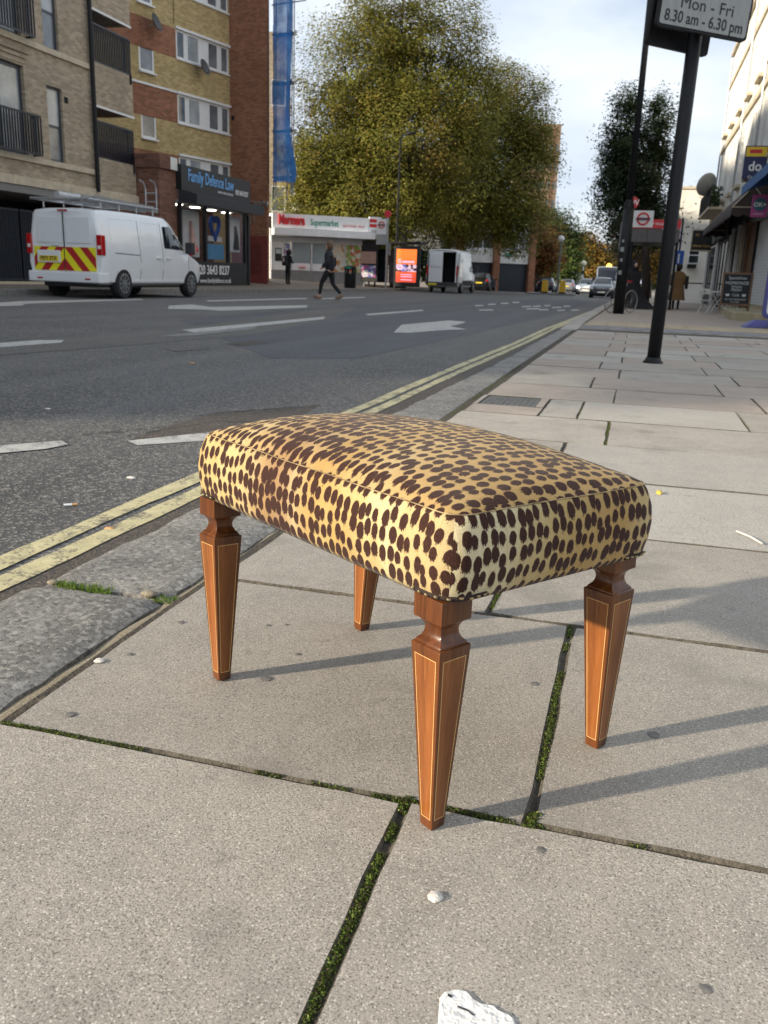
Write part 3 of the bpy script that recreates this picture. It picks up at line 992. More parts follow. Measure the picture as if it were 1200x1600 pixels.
SW, SD = .634, .388                                   # foot spacing
stool = thing('footstool', 'upholstered stool in spotted animal print velvet on four tapered inlaid wooden legs', 'stool', (-.3644, 1.4614, 0), -.609)
HX, HY = SW / 2 + .039, SD / 2 + .038
Z0, ZS = .366, .488
def rr_loop(hx, hy, r_, nc=6, ne=(26, 16)):
    pts = []
    cs = [(hx - r_, -hy + r_, -PI / 2), (hx - r_, hy - r_, 0), (-hx + r_, hy - r_, PI / 2), (-hx + r_, -hy + r_, PI)]
    for i, (cx, cy, a0) in enumerate(cs):
        arc = [(cx + r_ * math.cos(a0 + PI / 2 * k / nc), cy + r_ * math.sin(a0 + PI / 2 * k / nc)) for k in range(nc + 1)]
        pts += arc
        nx_ = cs[(i + 1) % 4]
        e = (nx_[0] + r_ * math.cos(nx_[2]), nx_[1] + r_ * math.sin(nx_[2]))
        s_ = arc[-1]
        m_ = ne[1] if i % 2 == 0 else ne[0]
        for k in range(1, m_): pts.append((s_[0] + (e[0] - s_[0]) * k / m_, s_[1] + (e[1] - s_[1]) * k / m_))
    return pts
def dip(x, y):      # the bottom edge sags a little between the legs
    return 0
rings = []
prof = [(-.014, Z0 + .004), (-.004, Z0 - .002), (.003, Z0 + .008), (.0085, Z0 + .035), (.010, Z0 + .062), (.007, Z0 + .088), (.003, ZS - .020), (-.001, ZS - .010), (-.0045, ZS - .004), (-.0075, ZS - .0012), (-.012, ZS + .0025)]
for off, z in prof:
    rings.append([(x, y, z) for x, y in rr_loop(HX + off, HY + off, max(.02, .038 + off * .5))])
CRN = .052
for s in (.955, .93, .89, .84, .77, .68, .58, .47, .35, .22, .1):
    lp = rr_loop((HX - .012) * s, (HY - .012) * s, .030 * s)
    rings.append([(x, y, 0) for x, y in lp])
def topz(x, y):
    a, b = abs(x) / (HX - .012), abs(y) / (HY - .012)
    q = max(0, 1 - a ** 2.6) ** .62 * max(0, 1 - b ** 2.4) ** .62
    return ZS + .0025 + CRN * q + .0035 * math.sin(x * 9 + 1) * math.sin(y * 11) * q
for i in range(len(prof), len(rings)):
    rings[i] = [(x, y, topz(x, y)) for x, y, _ in rings[i]]
n_ = len(rings[0])
vs = [p for r_ in rings for p in r_]
rs_ = random.Random(4)
fs = []
for i in range(len(rings) - 1):
    for k in range(n_):
        k2 = (k + 1) % n_
        fs.append((i * n_ + k, i * n_ + k2, (i + 1) * n_ + k2, (i + 1) * n_ + k))
fs.append(tuple((len(rings) - 1) * n_ + k for k in range(n_)))
fs.append(tuple(range(n_ - 1, -1, -1)))
me = bpy.data.meshes.new('seat_cushion')
me.from_pydata(vs, [], fs)
uvl = me.uv_layers.new(name='UVMap')
me.color_attributes.new('zone', 'FLOAT_COLOR', 'CORNER')
me.update()
uvl = me.uv_layers['UVMap']; zone = me.color_attributes['zone']
for p in me.polygons:
    c = p.center; nrm = p.normal
    ring_i = min(p.vertices) // n_
    top = ring_i >= 9
    end = (abs(nrm.x) > abs(nrm.y) * 1.0) and not top
    for li in p.loop_indices:
        co = me.vertices[me.loops[li].vertex_index].co
        if top: uvv = (co.x, ZS + (co.y + HY) * 1.06)
        elif end: uvv = (2.13 + co.y * (1 if c.x > 0 else -1) + 1.0 * (c.x > 0), co.z + .011)
        else: uvv = (co.x, co.z if c.y < 0 else 2.0 - co.z)
        uvl.data[li].uv = uvv
        zr = zg = zb = 0
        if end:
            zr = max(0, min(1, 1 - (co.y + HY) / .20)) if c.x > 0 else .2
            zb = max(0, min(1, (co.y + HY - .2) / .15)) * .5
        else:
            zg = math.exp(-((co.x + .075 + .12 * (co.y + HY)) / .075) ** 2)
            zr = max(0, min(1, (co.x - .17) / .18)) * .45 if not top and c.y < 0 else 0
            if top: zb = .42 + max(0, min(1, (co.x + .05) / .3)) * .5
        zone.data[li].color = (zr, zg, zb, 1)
me.polygons.foreach_set('use_smooth', [True] * len(me.polygons))
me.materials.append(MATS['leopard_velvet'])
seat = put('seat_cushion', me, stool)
seat.rotation_euler = (-.024, .003, 0)
seat.location = (0, 0, .003)
# welted seam round the top edge
sp_ = rr_loop(HX - .0068, HY - .0068, .034)
mb = MB()
pts = [(x + rs_.uniform(-.0006, .0006), y, ZS - .0006 + .0006 * math.sin(x * 30) * math.sin(y * 20)) for x, y in sp_]
mb.tube(pts + [pts[0]], .0009, 6, caps=False)
M('seam_thread', (.22, .14, .06), .9, .5, 60, col2=(.50, .38, .20))
mb.build('seam', 'seam_thread', seat, smooth=True)
# legs
def leg_mesh():
    b = MB()
    def sq(w, z): return [(-w, -w, z), (w, -w, z), (w, w, z), (-w, w, z)]
    st = [(.0125, 0), (.0130, .003), (.0300, .283), (.0300, .2875), (.0262, .289), (.0262, .2915), (.0245, .293), (.0205, .297), (.0178, .303), (.0170, .309), (.0182, .315), (.0215, .320), (.0255, .3235), (.0290, .3245), (.0290, .358)]
    v_ = []; f_ = []
    for w, z in st: v_ += sq(w, z)
    for i in range(len(st) - 1):
        for k in range(4): f_.append((i * 4 + k, i * 4 + (k + 1) % 4, (i + 1) * 4 + (k + 1) % 4, (i + 1) * 4 + k))
    f_ += [(3, 2, 1, 0), tuple((len(st) - 1) * 4 + k for k in range(4))]
    b.add(v_, f_)
    return b
def inlay_mesh():
    b = MB()
    z0, z1 = .017, .272
    hw = lambda z: .0130 + (.0300 - .0130) * (z - .003) / .28
    for a in range(4):
        rot = Matrix.Rotation(a * PI / 2, 3, 'Z')
        mb_ = []
        def P(x, z, o=.00025): return rot @ Vector((x, -hw(z) - o, z))
        def st(xa, za, xb, zb, w=.00055):
            d = Vector((xb - xa, zb - za)); d.normalize(); nx, nz = -d.y * w, d.x * w
            q = [P(xa + nx, za + nz), P(xa - nx, za - nz), P(xb - nx, zb - nz), P(xb + nx, zb + nz)]
            b.add(q, [(0, 1, 2, 3)])
            b.add(q, [(3, 2, 1, 0)]) if False else None
        i0, i1 = hw(z0) - .0045, hw(z1) - .0075
        st(-i0, z0, -i1, z1); st(i0, z0, i1, z1); st(-i0 - .0007, z0, i0 + .0007, z0); st(-i1 - .0007, z1, i1 + .0007, z1)
    return b
def panel_mesh():
    b = MB()
    z0, z1 = .0175, .2715
    hw = lambda z: .0130 + (.0300 - .0130) * (z - .003) / .28
    for a in range(4):
        rot = Matrix.Rotation(a * PI / 2, 3, 'Z')
        i0, i1 = hw(z0) - .005, hw(z1) - .008
        q = [rot @ Vector((x, -hw(z) - .0001, z)) for x, z in ((-i0, z0), (i0, z0), (i1, z1), (-i1, z1))]
        b.add(q, [(0, 1, 2, 3)])
    return b
leg0 = None
for (sx, sy, ox, oy) in ((1, -1, 0, .003), (-1, -1, .020, -.014), (1, 1, .002, .010), (-1, 1, -.020, -.012)):
    if leg0 is None:
        leg0 = leg_mesh().build('leg', 'walnut', stool, bevel=.0011, seg=2, smooth=True, angle=35)
        panel_mesh().build('veneer_panel', 'walnut_panel', leg0)
        inlay_mesh().build('inlay', 'inlay_wood', leg0)
        L_ = leg0
    else:
        L_ = copy_tree(leg0, stool)
    L_.location = (sx * SW / 2 + ox, sy * SD / 2 + oy, 0)
    L_.rotation_euler = (oy / .37, -ox / .37, 0)
    L_.scale = (1, 1, 1.043)
# upholstery nails round each corner, over a dark braid
mbn = MB(); mbb = MB()
def nail(x, y, z, nrm):
    nrm = Vector(nrm).normalized()
    e1_ = nrm.cross(Vector((0, 0, 1))).normalized(); e2_ = nrm.cross(e1_)
    vv = []; ff = []
    for (r_, h) in ((.0036, -.001), (.0034, .0009), (.0022, .0021)):
        for k in range(7):
            t = 2 * PI * k / 7
            vv.append(Vector((x, y, z)) + (e1_ * math.cos(t) + e2_ * math.sin(t)) * r_ + nrm * h)
    for i in range(2):
        for k in range(7): ff.append((i * 7 + k, i * 7 + (k + 1) % 7, (i + 1) * 7 + (k + 1) % 7, (i + 1) * 7 + k))
    ff.append(tuple(14 + k for k in range(7)))
    mbn.add(vv, ff)
for (sx, sy) in ((1, -1), (-1, -1), (1, 1), (-1, 1)):
    lp = rr_loop(HX + .001, HY + .001, .039, 8, (90, 60))
    sel = [p for p in lp if abs(p[0] - sx * HX) < .072 and abs(p[1] - sy * HY) < .072]
    sel.sort(key=lambda p: math.atan2(p[1] - sy * (HY - .12), p[0] - sx * (HX - .12)) if sx > 0 else math.atan2(p[1] - sy * (HY - .12), -(p[0] - sx * (HX - .12))))
    acc = 0; last = None
    for p in sel:
        if last is not None: acc += math.hypot(p[0] - last[0], p[1] - last[1])
        if last is None or acc > .0088:
            acc = 0
            dx, dy = p[0] - sx * (HX - .03), p[1] - sy * (HY - .03)
            nx_ = dx if dx * sx > 0 else 0; ny_ = dy if dy * sy > 0 else 0
            nail(p[0] + (nx_ or .0001) / math.hypot(nx_ or .0001, ny_ or .0001) * .0048, p[1] + (ny_ or .0001) / math.hypot(nx_ or .0001, ny_ or .0001) * .0048, Z0 + .0065 + rs_.uniform(-.0012, .0012), (nx_ or .0001, ny_ or .0001, -.08))
        last = p
    pts = [(p[0], p[1], Z0 + .006) for p in sel]
    MB().tube(pts, .0045, 6).build('braid', 'braid_dark', seat, smooth=True)
o = mbn.build('upholstery_nail', 'brass_nail', seat, smooth=True); o['kind'] = 'stuff'
mb = MB().bx(-HX + .02, HX - .02, -HY + .02, HY - .02, Z0 + .008, Z0 + .02)
mb.build('underside', 'braid_dark', stool)

# ================================================================== LEFT SIDE: buff brick flats
def rails_panel(parent, x0, x1, z0, z1, y, pitch=.11, name='railing', ret=None):
    mb = MB()
    mb.bx(x0, x1, y - .025, y + .025, z1 - .05, z1).bx(x0, x1, y - .02, y + .02, z0, z0 + .05)
    n = int((x1 - x0) / pitch)
    for k in range(n + 1):
        x = x0 + (x1 - x0) * k / n
        mb.bx(x - .014, x + .014, y - .02, y + .02, z0 + .05, z1 - .05)
    if ret:
        for xx in ((x0,) if ret == 'l' else (x1,) if ret == 'r' else (x0, x1)):
            mb.bx(xx - .02, xx + .02, y + .025, y + .36, z1 - .05, z1).bx(xx - .02, xx + .02, y + .025, y + .36, z0, z0 + .05)
            for k in range(3): mb.bx(xx - .009, xx + .009, y + .10 + k * .1, y + .118 + k * .1, z0 + .05, z1 - .05)
    return mb.build(name, 'rail_navy', parent)
AX = -17.5
A0 = -4.6
flats = thing('brick_flats', 'buff brick apartment block with dark railed balconies behind the white van with ladders', 'building', (AX, A0, 0), PI / 2)
ax = lambda Y: Y - A0
ops = []
wins = []
BY = [23.3 - 5.6 * k for k in range(6)]       # right edges of the french windows, bay by bay
FL = [(3.78, 6.18), (6.92, 9.3), (10.0, 12.4), (13.1, 15.4)]
for by in BY:
    for (za, zb) in FL:
        ops.append((ax(by - 2.0), ax(by), za, zb)); wins.append(('f', by - 2.0, by, za, zb))
        if by > 0: ops.append((ax(by + 1.0), ax(by + 1.75), za + .0, zb - .28)); wins.append(('n', by + 1.0, by + 1.75, za, zb - .28))
mb = MB()
wall(mb, ax(A0), ax(26.65), 3.02, 16.2, ops, 0, .16)
mb.add([(ax(26.65), 0, 3.0), (ax(26.65), 2.2, 3.0), (ax(26.65), 2.2, 16.2), (ax(26.65), 0, 16.2)], [(0, 1, 2, 3)])
mb.bx(ax(A0), ax(26.64), .3, 12, 3.0, 16.19)
mb.build('wall', 'brick_buff', flats)
for i, (t_, ya, yb, za, zb) in enumerate(wins):
    if t_ == 'f': window(flats, ax(ya), ax(yb), za, zb, .14, 'frame_grey', cuts=(.5,), t=.10, glasses=['glass_pale', 'glass_pale'])
    else: window(flats, ax(ya), ax(yb), za, zb, .12, 'frame_grey', rails=(.48,), t=.07, glasses=['glass_mid', 'glass_pale'])
    if t_ == 'f':
        rails_panel(flats, ax(ya) - .15, ax(yb) + .22, za + .02, za + 1.12, -.30, ret='b', name='balcony_railing')
        # corbelled brick head above the opening
        mb = MB()
        for k in range(3): mb.bx(ax(ya) - .1 * k - .05, ax(yb) + .1 * k + .05, -.02 - .02 * k, .0, zb + .06 + k * .14, zb + .13 + k * .14)
        mb.build('brick_head', 'brick_buff', flats)
for z in (3.62, 6.76, 9.85, 12.95):
    mb = MB(); x = ax(A0)
    while x < ax(26.55):
        x2 = min(x + 1.35, ax(26.58)); MB().bx(x + .006, x2 - .006, -.07, .02, z, z + .16).build('stone_band', 'limestone', flats); x = x2
x = ax(A0)
while x < ax(29.1):
    x2 = min(x + 1.35, ax(29.1)); MB().bx(x + .006, x2 - .006, -.10, .02, 2.94, 3.18).build('cornice_stone', 'limestone', flats); x = x2
MB().bx(ax(A0), ax(29.05), -.06, 3.5, 2.72, 2.935).build('soffit', 'soffit', flats)
# undercroft: dark recess with slatted gates and a low kerb
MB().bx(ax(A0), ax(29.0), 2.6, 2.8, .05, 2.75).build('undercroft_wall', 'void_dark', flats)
for k in range(7):
    xa = ax(19.2 + k * 1.35)
    mb = MB(); mb.bx(xa, xa + 1.3, .42, .46, .25, .30).bx(xa, xa + 1.3, .42, .46, 2.25, 2.30)
    for q in range(14): mb.bx(xa + .02 + q * .092, xa + .06 + q * .092, .43, .45, .30, 2.25)
    mb.build('gate_panel', 'door_navy', flats)
MB().bx(ax(A0), ax(29.0), .30, .55, .0, .22).build('plinth', 'limestone', flats)
MB().bx(ax(27.6), ax(29.0), .05, 2.6, .0, 2.72).build('pier', 'brick_dark', flats)
# corner loggia
for (zs0, zs1) in ((3.18, 4.20), (5.78, 7.08), (8.62, 9.95), (11.5, 12.9)):
    mb = MB().bx(ax(26.66), ax(29.1), 0, .22, zs0, zs1).bx(ax(28.88), ax(29.1), .22, 2.4, zs0, zs1 - .003)
    mb.build('brick_spandrel', 'brick_buff', flats)
    MB().bx(ax(26.66), ax(29.05), .23, 2.5, zs0 + .02, zs0 + .18).build('balcony_slab', 'soffit', flats)
    MB().bx(ax(26.64), ax(29.12), -.02, .0 - .003, zs0 - .05, zs0 + .015).build('white_drip', 'frame_white', flats)
    rails_panel(flats, ax(26.75), ax(29.08), zs1 + .0, zs1 + 1.15, .05, .10, ret='r', name='balcony_railing')
    MB().bx(ax(26.9), ax(28.3), 2.2, 2.26, zs1 - .9, zs1 + 1.5).build('balcony_door', 'door_navy', flats)
    MB().bx(ax(28.0), ax(28.16), .9, 1.06, zs1 - 1.0, zs1 + 1.6).build('column', 'rail_navy', flats)
    MB().tube([(ax(28.95), -.04, zs1 - .28), (ax(28.95), -.04, zs1 + .02)], .035, 8).build('rain_spout', 'metal_black', flats)
MB().bx(ax(26.5), ax(26.9), 2.2, 2.5, 3.0, 16.2).build('rear_wall', 'brick_buff', flats)
MB().tube([(ax(26.55), -.12, 3.1), (ax(26.55), -.12, 16.2)], .075, 10).build('downpipe', 'metal_black', flats)
MB().bx(ax(25.15), ax(25.32), -.02, .02, 5.55, 5.72).build('wall_vent', 'void_dark', flats)

# ================================================================== yellow brick estate block with a red brick end wall
BD = Vector((.24, .971, 0)).normalized()
P2 = Vector((-19.05, 40.1, 0))
BL = 15.0
PL = P2 - BD * BL
bang = math.atan2(BD.y, BD.x)
estate = thing('estate_block', 'tall yellow and red brick block of flats behind the law office shop', 'building', (PL.x, PL.y, 0), bang)
def bs(px, py): return onv(px, py, PL, BD)
rows = [(4.35, 5.50), (6.85, 8.00), (9.40, 10.52), (11.92, 13.05), (14.45, 15.6)]
s0 = bs(277, 150)[0]
s1w0, s1w1 = bs(221, 200)[0], bs(244, 200)[0]
ops = [(s0, BL - .06, a, b) for a, b in rows]
sw = [(s1w0, s1w1, a - .9, b - .95) for a, b in rows if a > 5]
mb = MB()
wall(mb, 0, BL, 0, 17, ops + sw, 0, .1)
mb.bx(0, BL, .25, 9, 0, 17)
mb.build('wall', 'brick_yellow', estate)
for (a, b) in rows:
    # brown red brick band beside the windows, standing a finger proud
    MB().bx(0, s0 - .02, -.012, .01, a - .02, b - .0).build('brick_band', 'brick_red', estate)
    MB().bx(s0 - .05, BL - .02, -.09, .02, b + .005, b + .10).build('white_lintel', 'frame_white', estate)
    if abs(a - 6.85) < .1: MB().bx(0, s0 - .06, -.05, -.0125, b + .005, b + .09).build('white_lintel', 'frame_white', estate)
    MB().bx(s0 - .05, BL - .02, -.07, .02, a - .06, a - .004).build('sill', 'frame_white', estate)
    # four lights with white infill panels between
    w = (BL - .06 - s0)
    for (f0, f1, g) in ((.0, .17, 'glass_mid'), (.19, .44, 'glass_pale'), (.58, .80, 'glass_mid'), (.83, 1.0, 'glass_mid')):
        window(estate, s0 + w * f0 + .01, s0 + w * f1 - .01, a, b, .05, 'frame_white', g, t=.085)
    MB().bx(s0 + w * .43, s0 + w * .585, .03, .07, a + .002, b - .002).build('infill_panel', 'frame_white', estate)
    MB().bx(s0 + w * .165, s0 + w * .195, .035, .07, a + .002, b - .002).build('infill_panel', 'frame_white', estate)
    MB().bx(s0 + w * .795, s0 + w * .835, .035, .07, a + .002, b - .002).build('infill_panel', 'frame_white', estate)
for q in sw: window(estate, q[0], q[1], q[2], q[3], .04, 'frame_white', 'glass_mid', t=.09, sill=True)
# drain stain strip / rain pipe
s_, _ = bs(272, 25)
MB().tube([(s_ - .03, -.05, 10.7), (s_ - .03, -.05, 17)], .03, 6).build('rain_pipe', 'brick_yellow', estate)
# the end wall, at right angles to the windows
RW = 2.15
ew = MB()
wall(ew, 0, RW, 1.62, 17.2, (), 0)
rd = Vector((BD.y, -BD.x, 0))
endw = thing('brick_end_wall', 'tall plain red brick end wall with metal letters above a maroon painted base', 'building', (P2.x, P2.y, 0), math.atan2(rd.y, rd.x))
ew.prism([(0, .02, .1), (RW - .001, .02, .1), (RW - 2.9, 4.0, .1), (-2.9, 4.0, .1)], (0, 0, 17.09))
ew.build('wall', 'brick_red', endw)
M('maroon_paint', (.20, .045, .04), .7, .2, 1.5)
M('maroon_dark', (.15, .032, .032), .7, .2, 2)
MB().prism([(-.01, -.012, 0), (RW + .012, -.012, 0), (RW - 2.85, 3.9, 0), (-2.9, 3.9, 0)], (0, 0, 2.35)).build('painted_base', 'maroon_paint', endw)
MB().bx(RW - 1.15, RW - .35, -.016, -.0125, .6, 2.0).build('paint_patch', 'maroon_dark', endw)
text('DOWN', .42, 'galv', endw, (RW - .62, -.05, 3.75), depth=.03, name='wall_letters')
MB().bx(.12, .24, -.06, .0, 7.5, 7.66).build('air_vent', 'void_dark', endw)
for k in range(2): MB().bx(RW - 1.0 + k * .22, RW - .97 + k * .22, -.03, .0, 2.9, 3.4).build('fixing', 'galv', endw)
# recessed wall beside it, below and behind the scaffold
back_w = thing('stair_tower', 'buff brick stair tower wrapped by the blue scaffold sheeting', 'building', (at(420, 300, 57).x, at(420, 300, 57).y, 0), R(20))
mb = MB()
wall(mb, -.6, 1.35, 0, 15.3, [(.12, 1.1, 4.55, 6.2), (.12, 1.1, 11.0, 12.6)], 0, .1)
mb.bx(-.6, 1.35, .2, 1.4, 0, 15.3)
mb.build('wall', 'brick_buff', back_w)
for z, h_ in ((4.55, 1.65), (11.0, 1.6)): window(back_w, .12, 1.1, z, z + h_, .05, 'frame_white', 'glass_mid', t=.09)
# scaffold with blue debris netting
scf = thing('scaffold', 'scaffold clad in blue debris netting against the red brick end wall', 'scaffold', (P2.x + rd.x * RW, P2.y + rd.y * RW, 0), math.atan2(rd.y, rd.x))
k = NT('blue_net')
O = k.n('TexCoord').outputs['Object']
wv = k.noise(O, 2.2, 5, .65)
c = k.mix(k.ramp(wv, .35, .7), (.02, .16, .50), (.05, .30, .72))
k.l(c, k.b.inputs['Base Color']); k.b.inputs['Roughness'].default_value = .6
tr = k.n('BsdfTransparent'); ms = k.n('MixShader')
k.l(k.ramp(k.noise(O, 1.1, 3), .35, .7, .10, .30), ms.inputs[0])
k.l(k.b.outputs[0], ms.inputs[1]); k.l(tr.outputs[0], ms.inputs[2]); k.l(ms.outputs[0], k.t.nodes['Material Output'].inputs['Surface'])
MATS['blue_net'] = k.m
random.seed(21)
for (xa, xb, ya) in ((.10, 1.15, .3),):
    vs = []; fs = []
    nz_, nx_ = 40, 8
    for j in range(nz_ + 1):
        z = 4.75 + (12.9 - 4.75) * j / nz_
        for i in range(nx_ + 1):
            u = i / nx_
            flare = .28 * math.exp(-((z - 5.2) / 1.0) ** 2) - .12 * math.exp(-((z - 8) / 2.0) ** 2)
            vs.append((xa + (xb - xa + flare) * u, ya - .15 * math.sin(u * PI) * (1 + math.sin(z * 2.1) * .6) + rnd(-.03, .03), z + rnd(-.02, .02)))
    for j in range(nz_):
        for i in range(nx_): fs.append((j * (nx_ + 1) + i, j * (nx_ + 1) + i + 1, (j + 1) * (nx_ + 1) + i + 1, (j + 1) * (nx_ + 1) + i))
    # side sheet running away from the street
    o_ = len(vs)
    for j in range(nz_ + 1):
        z = 4.75 + (12.9 - 4.75) * j / nz_
        flare = .28 * math.exp(-((z - 5.2) / 1.0) ** 2) - .12 * math.exp(-((z - 8) / 2.0) ** 2)
        vs += [(xb + flare, ya, z), (xb + flare - 3.9, ya + 5, z)]
    for j in range(nz_): fs.append((o_ + 2 * j, o_ + 2 * j + 1, o_ + 2 * j + 3, o_ + 2 * j + 2))
    MB().add(vs, fs).build('netting', 'blue_net', scf, smooth=True)
for (x, y) in ((.15, .45), (1.15, .45), (.15, 1.7), (-.9, 1.7), (-1.2, 3.2)):
    MB().tube([(x, y, 4.2), (x, y, 14.0 if x > .5 else 13.2)], .028, 7).build('standard', 'galv', scf)
for z in (5.0, 7.0, 9.0, 11.0, 12.2, 12.9, 13.3):
    MB().tube([(-.1, .47, z), (1.75 if z > 12 else 1.3, .47, z)], .026, 6).build('transom', 'galv', scf)
    MB().tube([(1.17, .2, z + .05), (-1.4, 3.6, z + .05)], .026, 6).build('ledger', 'galv', scf)
for z in (4.9, 6.95, 8.95, 10.95): MB().bx(.0, 1.1, .5, .75, z, z + .06).build('scaffold_board', 'trim_stone', scf)
def dish(P, yaw_, r_, label, mat='frame_grey'):
    t = thing('satellite_dish', label, 'satellite dish', P, yaw_)
    b = MB()
    prof = [(.02, .0), (r_ * .5, .03), (r_ * .85, .09), (r_, .13), (r_ * .99, .145), (r_ * .8, .10), (.02, .03)]
    b.lathe(prof, (0, 0, 0), 18)
    d = b.build('reflector', mat, t, smooth=True); d.rotation_euler = (R(70), 0, 0); d.location = (0, -.30, 0)
    MB().tube([(0, 0, -.05), (0, -.2, -.05), (0, -.3, 0)], .022, 6).build('bracket', 'galv', t)
    MB().tube([(0, -.3, -r_ * .7), (0, -.75, -.12)], .012, 5).build('feed_arm', 'galv', t)
    return t
M('dish_grey', (.085, .088, .092), .5, .15, 4)
def bpt(px, py, off=.05):
    s_, z = bs(px, py); q = PL + BD * s_ + rd * off; return (q.x, q.y, z)
dish(bpt(229, 37), bang + .3, .36, 'grey satellite dish under the upper single window of the yellow block', 'dish_grey')
dish(bpt(306, 107), bang + .2, .34, 'grey satellite dish below the strip window of the yellow block', 'dish_grey')

# ================================================================== law office shop
CXX, CY0, CY1 = -16.5, 30.35, 36.3
shop = thing('law_office', 'single storey black fronted law office with blue lettering on its fascia', 'shop', (CXX, CY0, 0), PI / 2)
CL = CY1 - CY0
fz = FZ(-16.5, 33)
M('fascia_black', (.008, .009, .010), .5, .2, 3)
M('fascia_grey', (.025, .028, .033), .6, .1, 3)
M('poster_blue', (.12, .37, .66), .6, .1, 3)
M('poster_white', (.78, .78, .80), .6, .15, 2)
M('poster_pink', (.45, .28, .24), .6, .2, 4)
MB().bx(0, CL, 1.6, 5, 0, 3.9).build('rear_volume', 'brick_dark', shop)
MB().bx(0, CL, .15, 1.6, 3.12, 3.2).build('ceiling', 'render_white', shop)
MB().bx(0, CL, .05, 1.6, 0, 1.0).build('window_platform', 'fascia_grey', shop)
fb = MB().bx(-.02, CL + .05, -.12, .12, 3.55, 4.42).build('fascia', 'fascia_black', shop)
text('Family Defence Law', .60, 'ink_blue', fb, (2.42, -.13, 4.08), sx=.80, bold=.006)
text('FAMILY LAW SOLICITORS', .12, 'ink_white', fb, (3.6, -.13, 3.72))
text('020 3643 8237', .27, 'ink_white', fb, (5.15, -.13, 3.86), sx=.75, bold=.004)
cn = MB().prism([(-.06, -.14, 3.54), (-.06, -.75, 3.40), (-.06, -.75, 3.05), (-.06, .0, 3.12), (-.06, .0, 3.54)], (CL + .16, 0, 0)).build('shutter_box', 'fascia_grey', shop)
st_ = MB().bx(0, CL, -.06, .05, fz - .1, 1.05).build('stall_riser', 'fascia_black', shop)
text('020 3643 8237', .50, 'ink_white', st_, (2.55, -.07, .72), sx=.95, bold=.008)
text('www.familydefence.co.uk', .27, 'ink_white', st_, (2.75, -.07, .32))
for (a, b) in ((0, .10), (1.98, 2.10), (4.0, 4.12), (CL - .32, CL)):
    MB().bx(a, b, -.05, .10, 1.05, 3.10).build('mullion', 'fascia_black', shop)
for (a, b) in ((.10, 1.98), (2.10, 4.0), (4.12, CL - .32)):
    MB().bx(a, b, .0, .012, 1.05, 3.10).build('pane', 'glass_clear', shop)
# window displays
def poster(par, x0, x1, z0, z1, mat, y=.10, nm='poster'): return MB().bx(x0, x1, y, y + .01, z0, z1).build(nm, mat, par)
p_ = poster(shop, .3, 1.7, 1.2, 2.9, 'poster_white')
MB().tube([(1.0, .085, 1.3), (1.05, .085, 1.9), (.95, .085, 2.5)], [.22, .16, .07], 8).build('figure', 'poster_pink', p_)
MB().tube([(.7, .08, 1.35), (1.2, .08, 1.5)], [.18, .2], 8).build('dress', 'ink_red', p_)
p_ = poster(shop, 2.25, 3.85, 1.15, 1.75, 'poster_blue')
hp = []
for q in range(28):
    t = 2 * PI * q / 28
    hp.append((3.05 + .36 * (math.sin(t) ** 3) * 1.05, .10, 2.42 + .03 * (13 * math.cos(t) - 5 * math.cos(2 * t) - 2 * math.cos(3 * t) - math.cos(4 * t))))
MB().tube(hp + [hp[0]], .085, 6, caps=False).build('heart', M('heart_blue', (.03, .10, .42), .5, .1, 4), shop)
poster(shop, 2.45, 3.7, 1.85, 2.05, 'poster_white')
p_ = poster(shop, 4.35, 5.4, 1.5, 2.9, 'poster_white')
MB().tube([(4.9, .085, 1.6), (4.95, .085, 2.1), (4.9, .085, 2.55)], [.2, .13, .06], 8).build('figure', 'ink_black', p_)
for k in range(4): MB().bx(.9 + k * 1.4, 1.2 + k * 1.4, .5, .8, 3.08, 3.119).build('ceiling_light', M('lamp_white', (.9, .9, .85), .5, 0, emit=(1, .95, .85), estr=5.0), shop)
MB().bx(CL - .1, CL + .06, -.10, .15, fz - .1, 3.05).build('corner_post', 'fascia_black', shop)
# brick lean-to to the left of the shop
lean = thing('brick_outbuilding', 'low dark brick outbuilding with a flat roof left of the law office', 'outbuilding', (CXX - .1, 27.6, 0), PI / 2)
MB().bx(1.55, 2.70, .02, 2.5, 0, 4.15).bx(-.6, 1.549, 1.2, 2.6, 0, 4.15).build('wall', 'brick_dark', lean)
MB().bx(1.5, 2.72, -.06, 2.6, 4.16, 4.62).bx(-.6, 1.499, 1.1, 2.6, 4.16, 4.62).build('parapet', 'brick_dark', lean)
MB().bx(2.25, 2.73, -.075, -.062, 4.18, 4.60).build('white_patch', 'render_white', lean)

# ================================================================== supermarket
D0 = Vector((-20.95, 49.45, 0)); D1 = Vector((-16.25, 52.85, 0))
DL = (D1 - D0).length
mk = thing('supermarket', 'single storey corner supermarket with white fascia and red and green lettering', 'shop', (D0.x, D0.y, 0), math.atan2(D1.y - D0.y, D1.x - D0.x))
M('panel_white', (.82, .82, .83), .6, .08, 2)
M('panel_grey', (.20, .20, .205), .7, .12, 3)
M('blind_blue', (.50, .60, .64), .4, .08, 1.5)
M('alu', (.48, .49, .50), .45, .1, 4, metal=.3)
MB().bx(0, DL, .3, 6, 0, 3.5).build('rear_volume', 'render_white', mk)
fb = MB().bx(-.05, DL + .05, -.55, .3, 3.22, 4.02).build('fascia', 'panel_white', mk)
text('Marmara', .72, 'ink_red', fb, (1.08, -.60, 3.66), bold=.03, depth=.05, sx=.60)
text('Supermarket', .52, 'ink_green', fb, (3.08, -.57, 3.60), bold=.008, sx=.64)
text('GROCERIES  FRUIT', .17, 'ink_red', fb, (4.9, -.56, 3.5))
MB().bx(-.05, DL + .35, -.95, -.2, 2.82, 3.19).build('canopy_box', 'panel_white', mk)
MB().bx(0, DL, -.06, .3, 2.46, 2.80).build('transom_panel', 'alu', mk)
